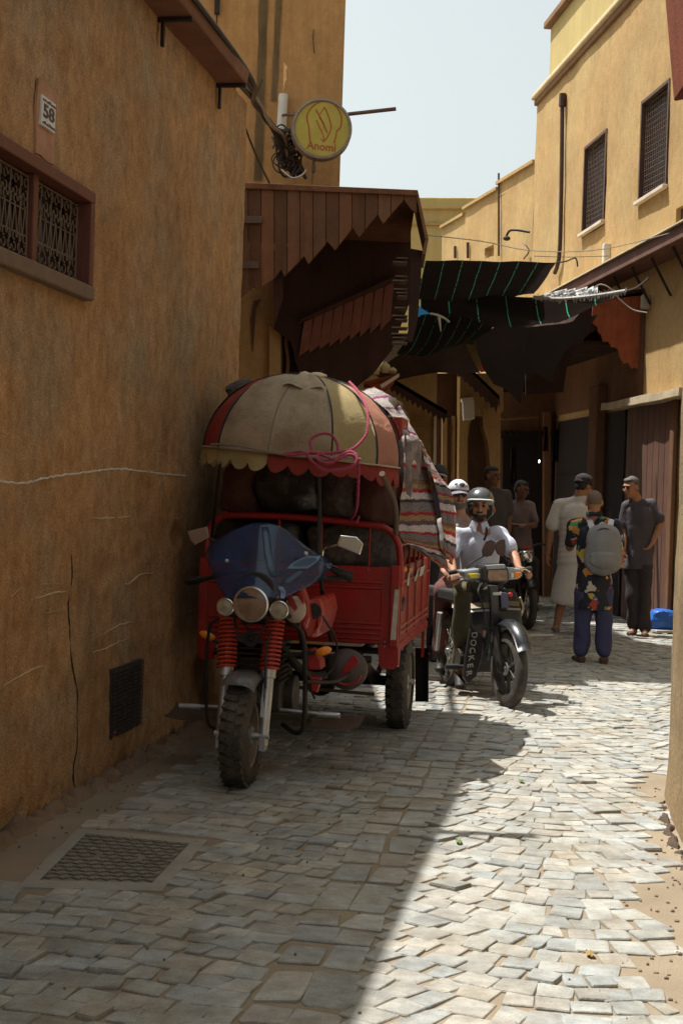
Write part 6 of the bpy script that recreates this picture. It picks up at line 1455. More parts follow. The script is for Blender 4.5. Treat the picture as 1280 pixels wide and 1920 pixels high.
    for i in range(2):
        hi, kn, an, to = J['hip'][i], J['kn'][i], J['an'][i], J['toe'][i]
        pr += [('c', hi, kn, 0.082*k, 0.056*k), ('c', kn, kn.lerp(an, 0.3), 0.054*k, 0.056*k), ('c', kn.lerp(an, 0.3), an, 0.056*k, 0.036*k), ('c', an - Vector((0, 0, 0.02)), to, 0.036*k, 0.026*k), ('e', an + (an-to)*0.12 - Vector((0, 0, 0.035)), (0.032, 0.04, 0.03))]
        tt = (to-an); 
        for q in range(5): pr.append(('e', to + tt.normalized()*0.02 + Vector((-tt.y, tt.x, 0)).normalized()*(q-2)*0.013, (0.010, 0.010, 0.008)))
    blob('body', pr, sk, t, voxel, 3)
    if not bald or hair:
        pass
    for sx in (-1, 1):
        bm = new_bm(); ball(bm, hp(sx*0.030, -0.083, 0.008), 0.0125*k); obj('eye', bm, eye_d, t, smooth='all')
    if hair: blob('hair', [('e', hp(0, 0.026, 0.042), hr(0.080, 0.088, 0.086), Rh), ('e', hp(0, 0.05, -0.005), hr(0.074, 0.062, 0.07), Rh), ('e', hp(0, -0.03, 0.082), hr(0.06, 0.05, 0.034), Rh)], hair if not isinstance(hair, bool) else hair_m, t, 0.010, 2, amp=0.006, scale=30)
    if hair: 
        bm = new_bm(); 
        for sx in (-1, 1): ball(bm, hp(sx*0.030, -0.093, 0.032), hr(0.018, 0.006, 0.005), Rh)
        obj('eyebrows', bm, hair_m, t)
    if beard: blob('beard', [('e', hp(0, -0.040, -0.082), hr(0.055, 0.058, 0.045), Rh), ('e', hp(0, -0.083, -0.043), hr(0.032, 0.016, 0.009), Rh), ('e', hp(0.052, -0.01, -0.05), hr(0.02, 0.035, 0.04), Rh), ('e', hp(-0.052, -0.01, -0.05), hr(0.02, 0.035, 0.04), Rh)], beard if not isinstance(beard, bool) else hair_m, t, 0.008, 1, amp=0.004, scale=40)
    if glasses:
        bm = new_bm()
        for sx in (-1, 1): ball(bm, hp(sx*0.031, -0.098, 0.008), hr(0.024, 0.006, 0.019), Rh)
        tube(bm, [hp(-0.078, 0, 0.008), hp(-0.055, -0.085, 0.010), hp(0, -0.102, 0.012), hp(0.055, -0.085, 0.010), hp(0.078, 0, 0.008)], 0.0035, 5); obj('glasses', bm, black, t, smooth='all')
    g = 1.0
    if shirt:
        m_, amp = shirt
        hem = J.get('hem', 0.10); hf = -(hem+0.02)/(ch-pv).length
        sp_ = trunk(0.016, 0.018, hf, 1.33, 22) + [('c', nk - up*0.035, shL, 0.056*k, 0.064*k), ('c', nk - up*0.035, shR, 0.056*k, 0.064*k)]
        for i in range(2):
            sh, el, wr = J['sh'][i], J['el'][i], J['wr'][i]
            if sleeve == 'short': sp_.append(('c', sh, sh.lerp(el, 0.72), 0.066*k, 0.068*k))
            elif sleeve == 'long': sp_ += [('c', sh, el, 0.066*k, 0.056*k), ('c', el, el.lerp(wr, 0.55), 0.056*k, 0.050*k)]
        blob('shirt', sp_, m_, t, 0.011, 9, amp=amp*2.2, scale=8, cut=[(pv - up*hem, -up)])
    if robe:
        m_, amp, rz0 = robe
        b = J['robe']
        sp_ = trunk(0.03, 0.035, 0, 1.33, 12) + [('c', nk - up*0.03, shL, 0.07, 0.08), ('c', nk - up*0.03, shR, 0.07, 0.08)]
        for i in range(20): 
            f = i/19; c = pv.lerp(b, f); sp_.append(('e', c, (0.18+0.06*f, 0.14+0.05*f, 0.10), Matrix.Identity(3)))
        for i in range(2): sp_.append(('c', J['sh'][i], J['sh'][i].lerp(J['el'][i], 0.85), 0.078, 0.088))
        sp_.append(('c', nk - up*0.05, nk + up*0.005, 0.085, 0.072)); blob('robe', sp_, m_, t, 0.013, 12, amp=amp, scale=5, cut=[(Vector((0, 0, rz0)), Vector((0.12, 0, -1)))])
    if pants:
        m_, amp, wd, cutlen = pants
        sp_ = [('e', pv, (0.160*k, 0.115*k, 0.11*k), Rt), ('e', pv-up*0.05, (0.160*k, 0.115*k, 0.09*k), Rt)]
        for i in range(2):
            hi, kn, an = J['hip'][i], J['kn'][i], J['an'][i]
            sp_ += [('c', hi, kn, 0.090*k+wd*0.3, 0.064*k+wd*0.7), ('c', kn, kn.lerp(an, cutlen), 0.064*k+wd*0.7, 0.046*k+wd)]
        blob('trousers', sp_, m_, t, 0.011, 3, amp=amp*1.5, scale=9)
    if shoes:
        m_, kind = shoes
        for i in range(2):
            an, to = J['an'][i], J['toe'][i]; d = (to-an); d.z = 0; d.normalize(); zf = min(an.z, to.z); 
            c = an.lerp(to, 0.5); fl = Vector((c.x, c.y, to.z-0.022)); Rm = Matrix((Vector((-d.y, d.x, 0)), -d*-1, Vector((0, 0, 1)))).transposed()
            dd = (to + d*0.035) - (an - d*0.05)
            h0 = an - d*0.045 - Vector((0, 0, 0.085 if kind == 'shoe' else 0.085)); h1 = to + d*0.02 - Vector((0, 0, 0.022))
            if kind == 'shoe': sp_ = [('c', an - Vector((0, 0, 0.045)), to, 0.048, 0.040), ('e', an - d*0.03 - Vector((0, 0, 0.05)), (0.046, 0.05, 0.045)), ('e', to + d*0.02, (0.042, 0.05, 0.033))]
            else: sp_ = [('c', an - d*0.04 - Vector((0, 0, 0.075)), to + d*0.03 - Vector((0, 0, 0.022)), 0.028, 0.026), ('e', (an-d*0.02).lerp(to, 0.5) - Vector((0, 0, 0.045)), (0.046, 0.046, 0.02)), ('e', to - Vector((0, 0, 0.0)), (0.05, 0.05, 0.030)), ('e', an - d*0.035 - Vector((0, 0, 0.045)), (0.042, 0.03, 0.04))]
            blob('shoe' if kind == 'shoe' else 'sandal', sp_, m_, t, 0.009, 2)
    return t, hp, hr, Rh
def at(pf, x, y, l): return pf.at(x, y, l)
# --- rider on the moped
MO = G(951, 1327); MRZ = math.radians(17)
MB_ = Frame(MO, MRZ)
A_ = MB_.at
rv = A_(900, 1085, 1.02); rbase = MB_.m @ Vector((rv.x, 1.02, 0))
RF = Frame(rbase, math.radians(4)); q = RF.at
whiteS = mat('blue_white_shirt', (0.46, 0.47, 0.56), 0.85, var=0.15, vs=6, bump=0.9, bs=16)
olive = mat('olive_trousers', (0.075, 0.062, 0.03), 0.9, var=0.3, vs=8, bump=0.5, bs=30)
J = dict(head=q(899, 948, -0.10), hr=rot3(-8, 6), neck=q(897, 990, -0.05), chest=q(897, 1030, 0.0), pelvis=q(893, 1100, 0.08),
    sh=(q(857, 1004, -0.03), q(940, 1003, -0.03)), el=(q(843, 1050, -0.18), q(962, 1040, -0.20)), wr=(q(850, 1072, -0.43), q(972, 1066, -0.42)),
    hd=((0, -0.8, -0.3), (0.75, -0.55, -0.1)), hn=((0.2, -0.3, -1), (0.1, -0.5, -1)), hs=(-1, 1), curl=(0.8, 0.85),
    hip=(q(872, 1105, 0.05), q(912, 1105, 0.05)), kn=(q(868, 1112, -0.40), q(935, 1118, -0.36)), an=(q(862, 1255, -0.25), q(950, 1250, -0.05)), toe=(q(862, 1285, -0.40), q(952, 1270, -0.2)), hem=0.06)
rider, hp, hr_, Rh = person('person in a dark helmet and pale blue shirt riding the moped', RF, J, shirt=(whiteS, 0.014), pants=(olive, 0.012, 0.02, 0.92), beard=True, shoes=(mat('shoe_black', (0.02, 0.016, 0.014), 0.6), 'shoe'), hair=True)
bm = new_bm()
for sx in (-1, 1):
    g = [hp(sx*0.012, -0.085, -0.135), hp(sx*0.06, -0.06, -0.115), hp(sx*0.085, -0.065, -0.17), hp(sx*0.03, -0.10, -0.215)]
    prism(bm, g, Rh @ Vector((0, -0.012, 0)))
obj('collar', bm, whiteS, rider, bevel=0.004)
bm = new_bm(); tube(bm, [hp(0.045, -0.03, -0.14), hp(0.06, -0.125, -0.20), hp(0.04, -0.13, -0.27)], (0.012, 0.004), 6); obj('bag_strap', bm, iron, rider)
helm = mat('helmet_grey', (0.05, 0.055, 0.06), 0.25, var=0.3, vs=10, coat=0.8)
ht = thing('helmet', 'dark grey open face helmet with a pale rim worn by the moped rider', 'helmet', RF.m @ hp(0, 0, 0), RF.rz)
L_ = RF.i
off = hp(0, 0, 0)
def hl(x, y, z): return hp(x, y, z) - off
blob('shell', [('e', hl(0, 0.018, 0.035), (0.118, 0.135, 0.118), Rh)], helm, ht, 0.009, 2, cut=[(hl(0, -0.08, 0.045), Rh @ Vector((0, -0.75, -1.0))), (hl(0, 0, -0.06), Rh @ Vector((0, 0.1, -1)))])
bm = new_bm(); tube(bm, [hl(-0.098, -0.045, 0.040), hl(-0.085, -0.105, 0.058), hl(-0.045, -0.142, 0.064), hl(0, -0.152, 0.066), hl(0.045, -0.142, 0.064), hl(0.085, -0.105, 0.058), hl(0.098, -0.045, 0.040)], (0.016, 0.006), 8, flat=Rh @ Vector((0, -1, 0.3))); obj('peak', bm, white_p, ht, smooth=True)
for sx in (-1, 1):
    blob('ear_flap', [('e', hl(sx*0.102, 0.01, -0.03), (0.018, 0.04, 0.055), Rh), ('c', hl(sx*0.100, -0.01, -0.07), hl(sx*0.045, -0.05, -0.13), 0.008, 0.006)], helm, ht, 0.007, 1)
bm = new_bm(); ball(bm, hl(0.118, 0.0, -0.035), (0.01, 0.022, 0.022)); obj('side_stud', bm, mat('stud_red', (0.5, 0.10, 0.04), 0.4), ht, smooth='all')
# --- passenger in a cap behind the rider
pbase = RF.m @ Vector((q(866, 1090, 0.5).x, 0.52, 0)); PF = Frame(pbase, math.radians(0)); q = PF.at
greyS = mat('dull_shirt', (0.25, 0.22, 0.2), 0.9, var=0.3, vs=8, bump=0.9, bs=18)
J = dict(head=q(859, 928, -0.05), hr=rot3(6, 4), neck=q(860, 962, 0.0), chest=q(858, 1010, 0.02), pelvis=q(858, 1090, 0.08), sh=(q(828, 985, 0), q(889, 985, 0)), el=(q(820, 1030, -0.12), q(893, 1040, -0.14)), wr=(q(830, 1065, -0.3), q(890, 1070, -0.35)),
    hd=((0.3, -0.8, -0.3), (0, -1, -0.2)), hn=((0.4, 0, -1), (-0.3, 0, -1)), hs=(1, -1), curl=(0.5, 0.5), hip=(q(842, 1095, 0.05), q(878, 1095, 0.05)), kn=(q(828, 1110, -0.34), q(892, 1115, -0.34)), an=(q(826, 1238, -0.1), q(888, 1238, -0.1)), toe=(q(824, 1254, -0.28), q(890, 1254, -0.25)), hem=0.06)
t_, hp, hr_, Rh = person('person in a white cap sitting behind the helmeted rider', PF, J, shirt=(greyS, 0.012), pants=(mat('maroon_trousers', (0.11, 0.035, 0.03), 0.9, var=0.3), 0.01, 0.02, 0.9), beard=mat('grey_stubble', (0.10, 0.075, 0.065), 0.8, var=0.3, vs=60), shoes=(MATS['shoe_black'], 'shoe'), glasses=True)
def cap(lab, pf_, hp, Rh, m1, m2, r=1.0):
    ct = thing('cap', lab, 'cap', pf_.m @ hp(0, 0, 0.03), pf_.rz); off = hp(0, 0, 0.03)
    def hl(x, y, z): return hp(x, y, z) - off
    blob('crown', [('e', hl(0, 0.018, 0.045), (0.092*r, 0.108*r, 0.090*r), Rh)], m1, ct, 0.008, 1, cut=[(hl(0, 0, 0.043), Rh @ Vector((0, -0.12, -1)))], amp=0.003, scale=20)
    bm = new_bm(); rows = []
    for i in range(7):
        v = i/6; rows.append([hl(0.088*r*math.sin(a)*(1-0.12*v), 0.018-0.098*math.cos(a)*r - 0.085*v*math.cos(a)**0.8, 0.046 - 0.016*v - 0.028*math.sin(abs(a))**2) for a in [(-75+150*j/14)*PI/180 for j in range(15)]])
    gridsurf(bm, rows, 0.005); obj('peak', bm, m2, ct, smooth='all')
    return ct, hl
capw = mat('cap_white', (0.55, 0.55, 0.60), 0.8, var=0.2, vs=12, bump=0.4)
ct, hl = cap('white baseball cap with a dark emblem on the passenger', PF, hp, Rh, capw, mat('cap_brim', (0.40, 0.38, 0.45), 0.8, var=0.2))
bm = new_bm(); 
for a in range(5): tube(bm, [hl(-0.04+0.02*a, -0.088, 0.072), hl(-0.03+0.02*a, -0.088, 0.095), hl(-0.024+0.02*a, -0.087, 0.072)], 0.004, 4, k=1)
obj('emblem', bm, navy, ct)
# --- man half hidden at the end of the rug
pbase = P(820, 1050, 13.6); pbase.z = 0; KF = Frame(pbase, 0); q = KF.at
J = dict(head=q(822, 896, 0), neck=q(822, 922, 0.02), chest=q(822, 960, 0.02), pelvis=q(822, 1040, 0.02), sh=(q(795, 935, 0), q(848, 935, 0)), el=(q(790, 990, 0), q(852, 990, 0)), wr=(q(792, 1035, -0.05), q(850, 1035, -0.05)), hd=((0, 0, -1),)*2, hn=((1, 0, 0), (-1, 0, 0)), hs=(1, 1), curl=(0.4, 0.4),
    hip=(q(812, 1050, 0), q(832, 1050, 0)), kn=(q(812, 1130, -0.02), q(832, 1130, -0.02)), an=(q(812, 1222, 0), q(832, 1222, 0)), toe=(q(812, 1235, -0.12), q(832, 1235, -0.12)))
darkS = mat('dark_shirt', (0.035, 0.028, 0.03), 0.9, var=0.3, vs=8, bump=0.4)
t_, hp, hr_, Rh = person('person mostly hidden behind the hanging striped rug', KF, J, shirt=(darkS, 0.01), pants=(darkS, 0.01, 0.02, 0.95), shoes=(MATS['shoe_black'], 'shoe'), sk=mat('skin_dark', (0.16, 0.075, 0.045), 0.55), k=0.95)
cap('white peaked cap on the man behind the rug', KF, hp, Rh, darkS, capw)
# --- backpacker walking away
LFt, RFt = G(1082, 1238), G(1131, 1250)
wb_ = (LFt+RFt)/2; WF = Frame((P(1112, 1100, wb_.y).x, wb_.y, 0), math.radians(180-6)); q = WF.at
# facing away: local -Y is up the lane, so local x is mirrored; index 0 = the man's right side seen on the right
J = dict(head=q(1113, 942, 0.0), hr=rot3(4, 2), neck=q(1113, 968, 0.0), chest=q(1114, 1010, 0.0), pelvis=q(1113, 1100, 0.0),
    sh=(q(1152, 985, 0), q(1076, 985, 0)), el=(q(1161, 1040, -0.06), q(1067, 1027, -0.14)), wr=(q(1155, 1062, -0.28), q(1077, 1012, -0.32)),
    hd=((-0.3, -0.9, 0.2), (0.2, -0.6, 0.6)), hn=((-0.5, 0.2, 0.8), (0.6, 0, 0.5)), hs=(1, -1), curl=(0.5, 0.5),
    hip=(q(1131, 1110, 0), q(1095, 1110, 0)), kn=(q(1131, 1170, 0.0), q(1092, 1168, -0.02)), an=(q(1130, 1238, 0.02), q(1088, 1222, -0.02)), toe=(q(1131, 1247, -0.12), q(1080, 1233, -0.14)), hem=0.22)
for kx in ('an', 'toe'): J[kx] = tuple(Vector((v.x, v.y, 0.085 if kx == 'an' else 0.032)) for v in J[kx])
def floral():
    m = mat('floral_shirt', (0.02, 0.02, 0.03), 0.85, var=0, bump=0.9, bs=18); t = m.node_tree; N = t.nodes; L = t.links; b = principled(m)
    tc = N['Texture Coordinate']; nz = N.new('ShaderNodeTexNoise'); nz.inputs['Scale'].default_value = 9; L.new(tc.outputs['Object'], nz.inputs[0])
    mxv = N.new('ShaderNodeMix'); mxv.data_type = 'RGBA'; mxv.inputs[0].default_value = 0.18; L.new(tc.outputs['Object'], mxv.inputs[6]); L.new(nz.outputs['Color'], mxv.inputs[7])
    vo = N.new('ShaderNodeTexVoronoi'); vo.inputs['Scale'].default_value = 15; L.new(mxv.outputs[2], vo.inputs['Vector'])
    cr = N.new('ShaderNodeValToRGB'); cr.color_ramp.interpolation = 'CONSTANT'; e = cr.color_ramp.elements
    cs = [(0, (0.015, 0.015, 0.025)), (0.34, (0.5, 0.36, 0.06)), (0.44, (0.08, 0.13, 0.38)), (0.56, (0.02, 0.02, 0.03)), (0.64, (0.35, 0.05, 0.03)), (0.70, (0.45, 0.4, 0.3)), (0.78, (0.07, 0.2, 0.09)), (0.86, (0.5, 0.2, 0.04))]
    while len(e) < len(cs): e.new(0.5)
    for k, (p_, c_) in enumerate(cs): e[k].position = p_; e[k].color = (*c_, 1)
    sx = N.new('ShaderNodeSeparateXYZ'); L.new(vo.outputs['Color'], sx.inputs[0]); L.new(sx.outputs[0], cr.inputs[0])
    lt = N.new('ShaderNodeMapRange'); lt.inputs[1].default_value = 0.55; lt.inputs[2].default_value = 0.62; lt.inputs[3].default_value = 0; lt.inputs[4].default_value = 1; L.new(vo.outputs['Distance'], lt.inputs[0])
    mx_ = N.new('ShaderNodeMix'); mx_.data_type = 'RGBA'; L.new(lt.outputs[0], mx_.inputs[0]); L.new(cr.outputs[0], mx_.inputs[6]); mx_.inputs[7].default_value = (0.015, 0.015, 0.02, 1)
    L.new(mx_.outputs[2], b.inputs['Base Color']); return m
flo = floral()
t_, hp, hr_, Rh = person('person with a shaved head and floral shirt walking away up the lane', WF, J, shirt=(flo, 0.014), pants=(mat('navy_trousers', (0.05, 0.05, 0.115), 0.9, var=0.3, vs=7, bump=0.6, bs=20), 0.016, 0.028, 0.86), hair=False, shoes=(mat('sandal_brown', (0.07, 0.035, 0.025), 0.7), 'sandal'))
blob('cropped_hair', [('e', hp(0, 0.020, 0.026), (0.0765, 0.092, 0.094), Rh)], mat('stubble_hair', (0.13, 0.085, 0.06), 0.8, var=0.2, vs=80), t_, 0.009, 1)
blob('collar', [('c', hp(-0.05, 0.0, -0.115), hp(0.05, 0.0, -0.115), 0.03, 0.03), ('c', hp(-0.05, 0.045, -0.11), hp(0.05, 0.045, -0.11), 0.03, 0.03)], flo, t_, 0.009, 1)
bk = thing('backpack', 'grey round topped backpack on the back of the man in the floral shirt', 'backpack', WF.m @ q(1130, 1072, 0.2), WF.rz)
bo = WF.i @ bk.location
def kq(x, y, l): return q(x, y, l) - bo
gb = mat('grey_canvas', (0.20, 0.19, 0.19), 0.85, var=0.2, vs=9, bump=0.4, bs=60)
bc = kq(1130, 1027, 0.20)
blob('bag', [('e', bc + Vector((0, 0, 0.11-0.032*i)), (0.150+0.028*math.sin(PI*min(1, (i+1)/4)/2), 0.080+0.02*math.sin(PI*i/8), 0.125)) for i in range(9)], gb, bk, 0.009, 4, amp=0.010, scale=11)
blob('front_pocket', [('e', bc + Vector((0, 0.062, -0.12)), (0.135, 0.05, 0.085)), ('e', bc + Vector((0, 0.060, -0.08)), (0.138, 0.05, 0.07))], gb, bk, 0.008, 3, amp=0.006, scale=12)
bm = new_bm(); tube(bm, [bc + Vector((x*0.168, 0.062*(1-0.7*x*x), 0.185-0.17*x*x)) for x in (-1, -0.7, -0.3, 0, 0.3, 0.7, 1)], 0.010, 6); obj('zip', bm, MATS['cable_black'], bk, smooth=True)
lg = mat('grey_strap', (0.42, 0.42, 0.44), 0.8, var=0.2)
for x0, x1 in (((1108, 975), (1090, 1000)), ((1143, 975), (1158, 1000))):
    bm = new_bm(); tube(bm, [kq(x0[0]+ (6 if x0[0] < 1130 else -4), 1004, 0.20), kq(x0[0], 986, 0.14), kq(x0[0]-(4 if x0[0] < 1130 else -3), 975, 0.03), kq(x0[0]-(9 if x0[0] < 1130 else -7), 985, -0.09), kq(x0[0]-(8 if x0[0] < 1130 else -6), 1020, -0.15)], (0.028, 0.009), 8, flat=Vector((1, 0, 0))); obj('shoulder_strap', bm, lg, bk, smooth=True)
bm = new_bm(); tube(bm, [kq(1118, 992, 0.18), kq(1128, 980, 0.18), kq(1138, 992, 0.18)], 0.009, 6); obj('handle', bm, lg, bk, smooth=True)
# --- man in the long grey robe
yR = G(1045, 1187).y; NF = Frame((P(1075, 1000, yR).x, yR, 0), math.radians(180-24)); q = NF.at
J = dict(head=q(1094, 912, -0.02), hr=rot3(-25, 16), neck=q(1084, 933, 0.0), chest=q(1078, 965, 0.0), pelvis=q(1073, 1052, 0.0), sh=(q(1104, 945, 0), q(1047, 948, 0)), el=(q(1109, 995, -0.05), q(1033, 990, 0.02)), wr=(q(1108, 1030, -0.15), q(1026, 1040, 0.0)),
    hd=((0, -0.3, -1), (0.05, -0.1, -1)), hn=((1, 0, 0), (-1, 0, 0)), hs=(1, -1), curl=(0.4, 0.35), hip=(q(1085, 1060, 0), q(1062, 1060, 0)), kn=(q(1085, 1120, 0), q(1055, 1120, 0.02)), an=(q(1085, 1175, 0), q(1042, 1178, 0.03)), toe=(q(1088, 1187, -0.12), q(1040, 1186, -0.13)), robe=q(1066, 1128, 0.0))
for kx in ('an', 'toe'): J[kx] = tuple(Vector((v.x, v.y, 0.085 if kx == 'an' else 0.032)) for v in J[kx])
robe_m = mat('robe_grey', (0.56, 0.52, 0.48), 0.95, var=0.2, vs=5, bump=0.7, bs=16)
t_, hp, hr_, Rh = person('person in a long pale grey robe and dark cap seen from behind', NF, J, robe=(robe_m, 0.016, q(1060, 1134, 0).z), hair=True, shoes=(mat('sandal_grey', (0.16, 0.13, 0.11), 0.8), 'sandal'), k=1.08)
capm = mat('wool_cap', (0.035, 0.026, 0.028), 0.95, var=0.4, vs=30, bump=0.8, bs=70)
cn = thing('knit_cap', 'dark woollen cap on the man in the long robe', 'cap', NF.m @ hp(0, 0, 0.04), NF.rz); of_ = hp(0, 0, 0.04)
blob('crown', [('e', hp(0, 0.02, 0.06)-of_, (0.102, 0.118, 0.088), Rh), ('e', hp(0, 0.02, 0.028)-of_, (0.108, 0.122, 0.032), Rh)], capm, cn, 0.009, 2, amp=0.005, scale=24)
# --- man in the dark T-shirt, hand on hip
yT = G(1200, 1192).y; TF = Frame((P(1195, 1000, yT).x, yT, 0), math.radians(-28)); q = TF.at
J = dict(head=q(1182, 914, -0.10), hr=rot3(-22, 10), neck=q(1193, 938, -0.02), chest=q(1199, 970, 0.0), pelvis=q(1196, 1050, 0.02), sh=(q(1175, 948, -0.02), q(1219, 946, 0.02)), el=(q(1169, 998, -0.05), q(1238, 982, 0.04)), wr=(q(1168, 1030, -0.16), q(1222, 1018, -0.04)),
    hd=((0.1, -0.6, -0.5), (-0.5, -0.3, -0.9)), hn=((0.6, 0, 0.2), (-0.7, 0, 0.2)), hs=(-1, 1), curl=(0.4, 0.5), hip=(q(1185, 1060, 0.02), q(1208, 1060, 0.02)), kn=(q(1187, 1120, -0.02), q(1206, 1120, 0.0)), an=(q(1187, 1176, 0.05), q(1208, 1180, 0.02)), toe=(q(1181, 1186, -0.12), q(1208, 1192, -0.14)), hem=0.10)
for kx in ('an', 'toe'): J[kx] = tuple(Vector((v.x, v.y, 0.085 if kx == 'an' else 0.032)) for v in J[kx])
person('person in a dark T-shirt with hand on hip by the shop door', TF, J, shirt=(mat('charcoal_shirt', (0.065, 0.055, 0.065), 0.9, var=0.25, vs=8, bump=0.9, bs=18), 0.012), pants=(darkS, 0.014, 0.028, 0.92), shoes=(MATS['sandal_brown'], 'sandal'), hair=mat('hair_grey', (0.08, 0.07, 0.065), 0.7, var=0.3, vs=60, bump=0.6), k=1.06)
# --- two dim figures in the shade, one seated on a parked motorcycle
yD_ = 17.5; DF = Frame((P(925, 1000, yD_).x, yD_, 0), 0.3); q = DF.at
J = dict(head=q(922, 893, 0), hr=rot3(30, 0), neck=q(923, 915, 0.02), chest=q(926, 945, 0.02), pelvis=q(926, 1020, 0.02), sh=(q(903, 928, 0), q(948, 928, 0)), el=(q(897, 972, 0), q(953, 972, 0)), wr=(q(899, 1008, -0.1), q(952, 1008, -0.1)), hd=((0, -0.2, -1),)*2, hn=((1, 0, 0), (-1, 0, 0)), hs=(1, -1), curl=(0.4, 0.4),
    hip=(q(917, 1030, 0), q(937, 1030, 0)), kn=(q(917, 1095, -0.02), q(937, 1095, -0.02)), an=(q(917, 1160, 0), q(937, 1160, 0)), toe=(q(917, 1172, -0.12), q(937, 1172, -0.12)))
for kx in ('an', 'toe'): J[kx] = tuple(Vector((v.x, v.y, 0.085 if kx == 'an' else 0.032)) for v in J[kx])
person('person in a dark grey shirt standing in shade beside the arch', DF, J, shirt=(mat('slate_shirt', (0.07, 0.06, 0.062), 0.9, var=0.3), 0.01), pants=(darkS, 0.01, 0.02, 0.95), shoes=(MATS['shoe_black'], 'shoe'), sk=MATS['skin_dark'], k=1.02)
# parked dark motorcycle under the seated man
PKo = G(1003, 1172); PKo.y = 15.8; PKo = Vector((P(990, 1100, 17.2).x, 17.2, 0)); PK = Frame(PKo, math.radians(10))
def moped_common(t, F_, R_=0.30):
    pass
# ------------------------------------------------------------------ the moped in the middle
mp_ = thing('moped', 'black moped with DOCKER lettering ridden towards the camera', 'moped', MO, MRZ)
blk = mat('moped_black', (0.022, 0.02, 0.022), 0.32, var=0.3, vs=8, coat=0.25, spec=0.4)
A_ = MB_.at
wheel(mp_, (0, 0, 0.295), 0.295, 0.09, 0.205, mat('rim_black', (0.05, 0.045, 0.04), 0.5, metal=0.5, var=0.3), -6, knob=False, name='front_wheel')
wheel(mp_, (0, 1.20, 0.295), 0.295, 0.08, 0.225, MATS['rim_black'], 28, knob=False, name='rear_wheel')
bm = new_bm(); rows = []
for k in range(17):
    a = math.radians(-62 + 150*k/16); wv = 0.062+0.012*math.cos(a); Rf = 0.335
    rows.append([Vector((x*wv, math.sin(a)*(Rf+0.04*(1-x*x)*1.0), 0.295 + math.cos(a)*(Rf+0.045*(1-abs(x)**2.2)) )) for x in (-1, -0.85, -0.6, -0.3, 0, 0.3, 0.6, 0.85, 1)])
gridsurf(bm, rows, 0.004); obj('front_mudguard', bm, mat('guard_metal', (0.07, 0.072, 0.078), 0.25, metal=0.4, var=0.4, vs=8, coat=0.8), mp_, smooth='all')
for sx in (-1, 1):
    bm = new_bm(); tube(bm, [(sx*0.065, 0.0, 0.295), (sx*0.07, 0.05, 0.42), (sx*0.06, 0.12, 0.60)], lambda u: 0.026+0.008*u, 10); ball(bm, (sx*0.065, 0.0, 0.29), 0.03); obj('fork_leg', bm, iron, mp_, smooth=True)
    bm = new_bm(); tube(bm, [(sx*0.13, 1.2, 0.30), (sx*0.14, 1.12, 0.62)], 0.024, 10, k=1); obj('shock', bm, alu, mp_, smooth=True)
# front shield: upper apron and two lower wings
bm = new_bm(); rows = []
for i, (py, l, r, d) in enumerate(((1104, 890, 962, 0.34), (1112, 884, 968, 0.34), (1130, 881, 974, 0.35), (1150, 880, 977, 0.36), (1170, 880, 979, 0.38), (1182, 882, 979, 0.40))):
    d -= 0.13; a, b = A_(l, py, d), A_(r, py, d); row = []
    for j in range(15):
        u = j/14; k = 2*u-1; c = a.lerp(b, u); c.y = d - 0.07*(1-abs(k)**1.6); row.append(A_(l+(r-l)*u, py, d - 0.07*(1-abs(k)**1.6)))
    rows.append(row)
gridsurf(bm, rows, 0.006); obj('front_shield', bm, blk, mp_, smooth='all')
bm = new_bm(); prism(bm, [A_(917, 1098, 0.12), A_(934, 1098, 0.12), A_(936, 1160, 0.13), A_(932, 1180, 0.14), A_(922, 1180, 0.14), A_(920, 1140, 0.13)], (0, 0.06, 0)); obj('centre_ridge', bm, blk, mp_, bevel=0.008)
bm = new_bm(); prism(bm, [A_(937, 1110, 0.125), A_(952, 1112, 0.13), A_(954, 1141, 0.135), A_(940, 1141, 0.13)], (0, 0.04, 0)); obj('horn_grille', bm, mat('slate_blue', (0.07, 0.07, 0.12), 0.4), mp_, bevel=0.006)
gold = mat('gold_stripe', (0.30, 0.22, 0.12), 0.5, var=0.2, vs=10); wst = mat('white_stripe', (0.5, 0.48, 0.44), 0.5)
def shs(y0, y1, l, r, m_, nm):
    bm = new_bm(); rows = []
    for py in (y0, y1):
        row = []
        for j in range(9):
            u = j/8; x = l+(r-l)*u; k = (x-930)/49; d = 0.23 - 0.07*(1-abs(k)**1.6) - 0.012; row.append(A_(x, py + 3*abs(k), d))
        rows.append(row)
    gridsurf(bm, rows, 0.003); obj(nm, bm, m_, mp_, smooth='all')
shs(1128, 1138, 882, 917, gold, 'stripe'); shs(1141, 1145, 882, 917, wst, 'stripe'); shs(1125, 1134, 948, 973, gold, 'stripe'); shs(1138, 1142, 950, 975, wst, 'stripe')
bm = new_bm(); c = A_(956, 1115, 0.15); ball(bm, c, (0.022, 0.008, 0.018)); obj('red_badge', bm, mat('badge_red', (0.5, 0.02, 0.02), 0.4), mp_, smooth='all')
bm = new_bm(); prism(bm, [A_(923, 1111, 0.115), A_(940, 1110, 0.115), A_(939, 1116, 0.115), A_(924, 1116, 0.115)], (0, 0.01, 0)); obj('emblem', bm, wst, mp_, bevel=0.002)
for sx, poly in ((-1, [(881, 1180), (896, 1182), (908, 1195), (903, 1235), (893, 1268), (876, 1282), (868, 1270), (872, 1230), (878, 1195)]), (1, [(960, 1176), (979, 1176), (980, 1205), (974, 1240), (962, 1262), (955, 1240)])):
    bm = new_bm(); prism(bm, [A_(x, y, 0.42) for x, y in poly], (0.0, 0.03, 0)); obj('leg_shield', bm, blk, mp_, bevel=0.008)
bm = new_bm(); letters = 'DOCKER'
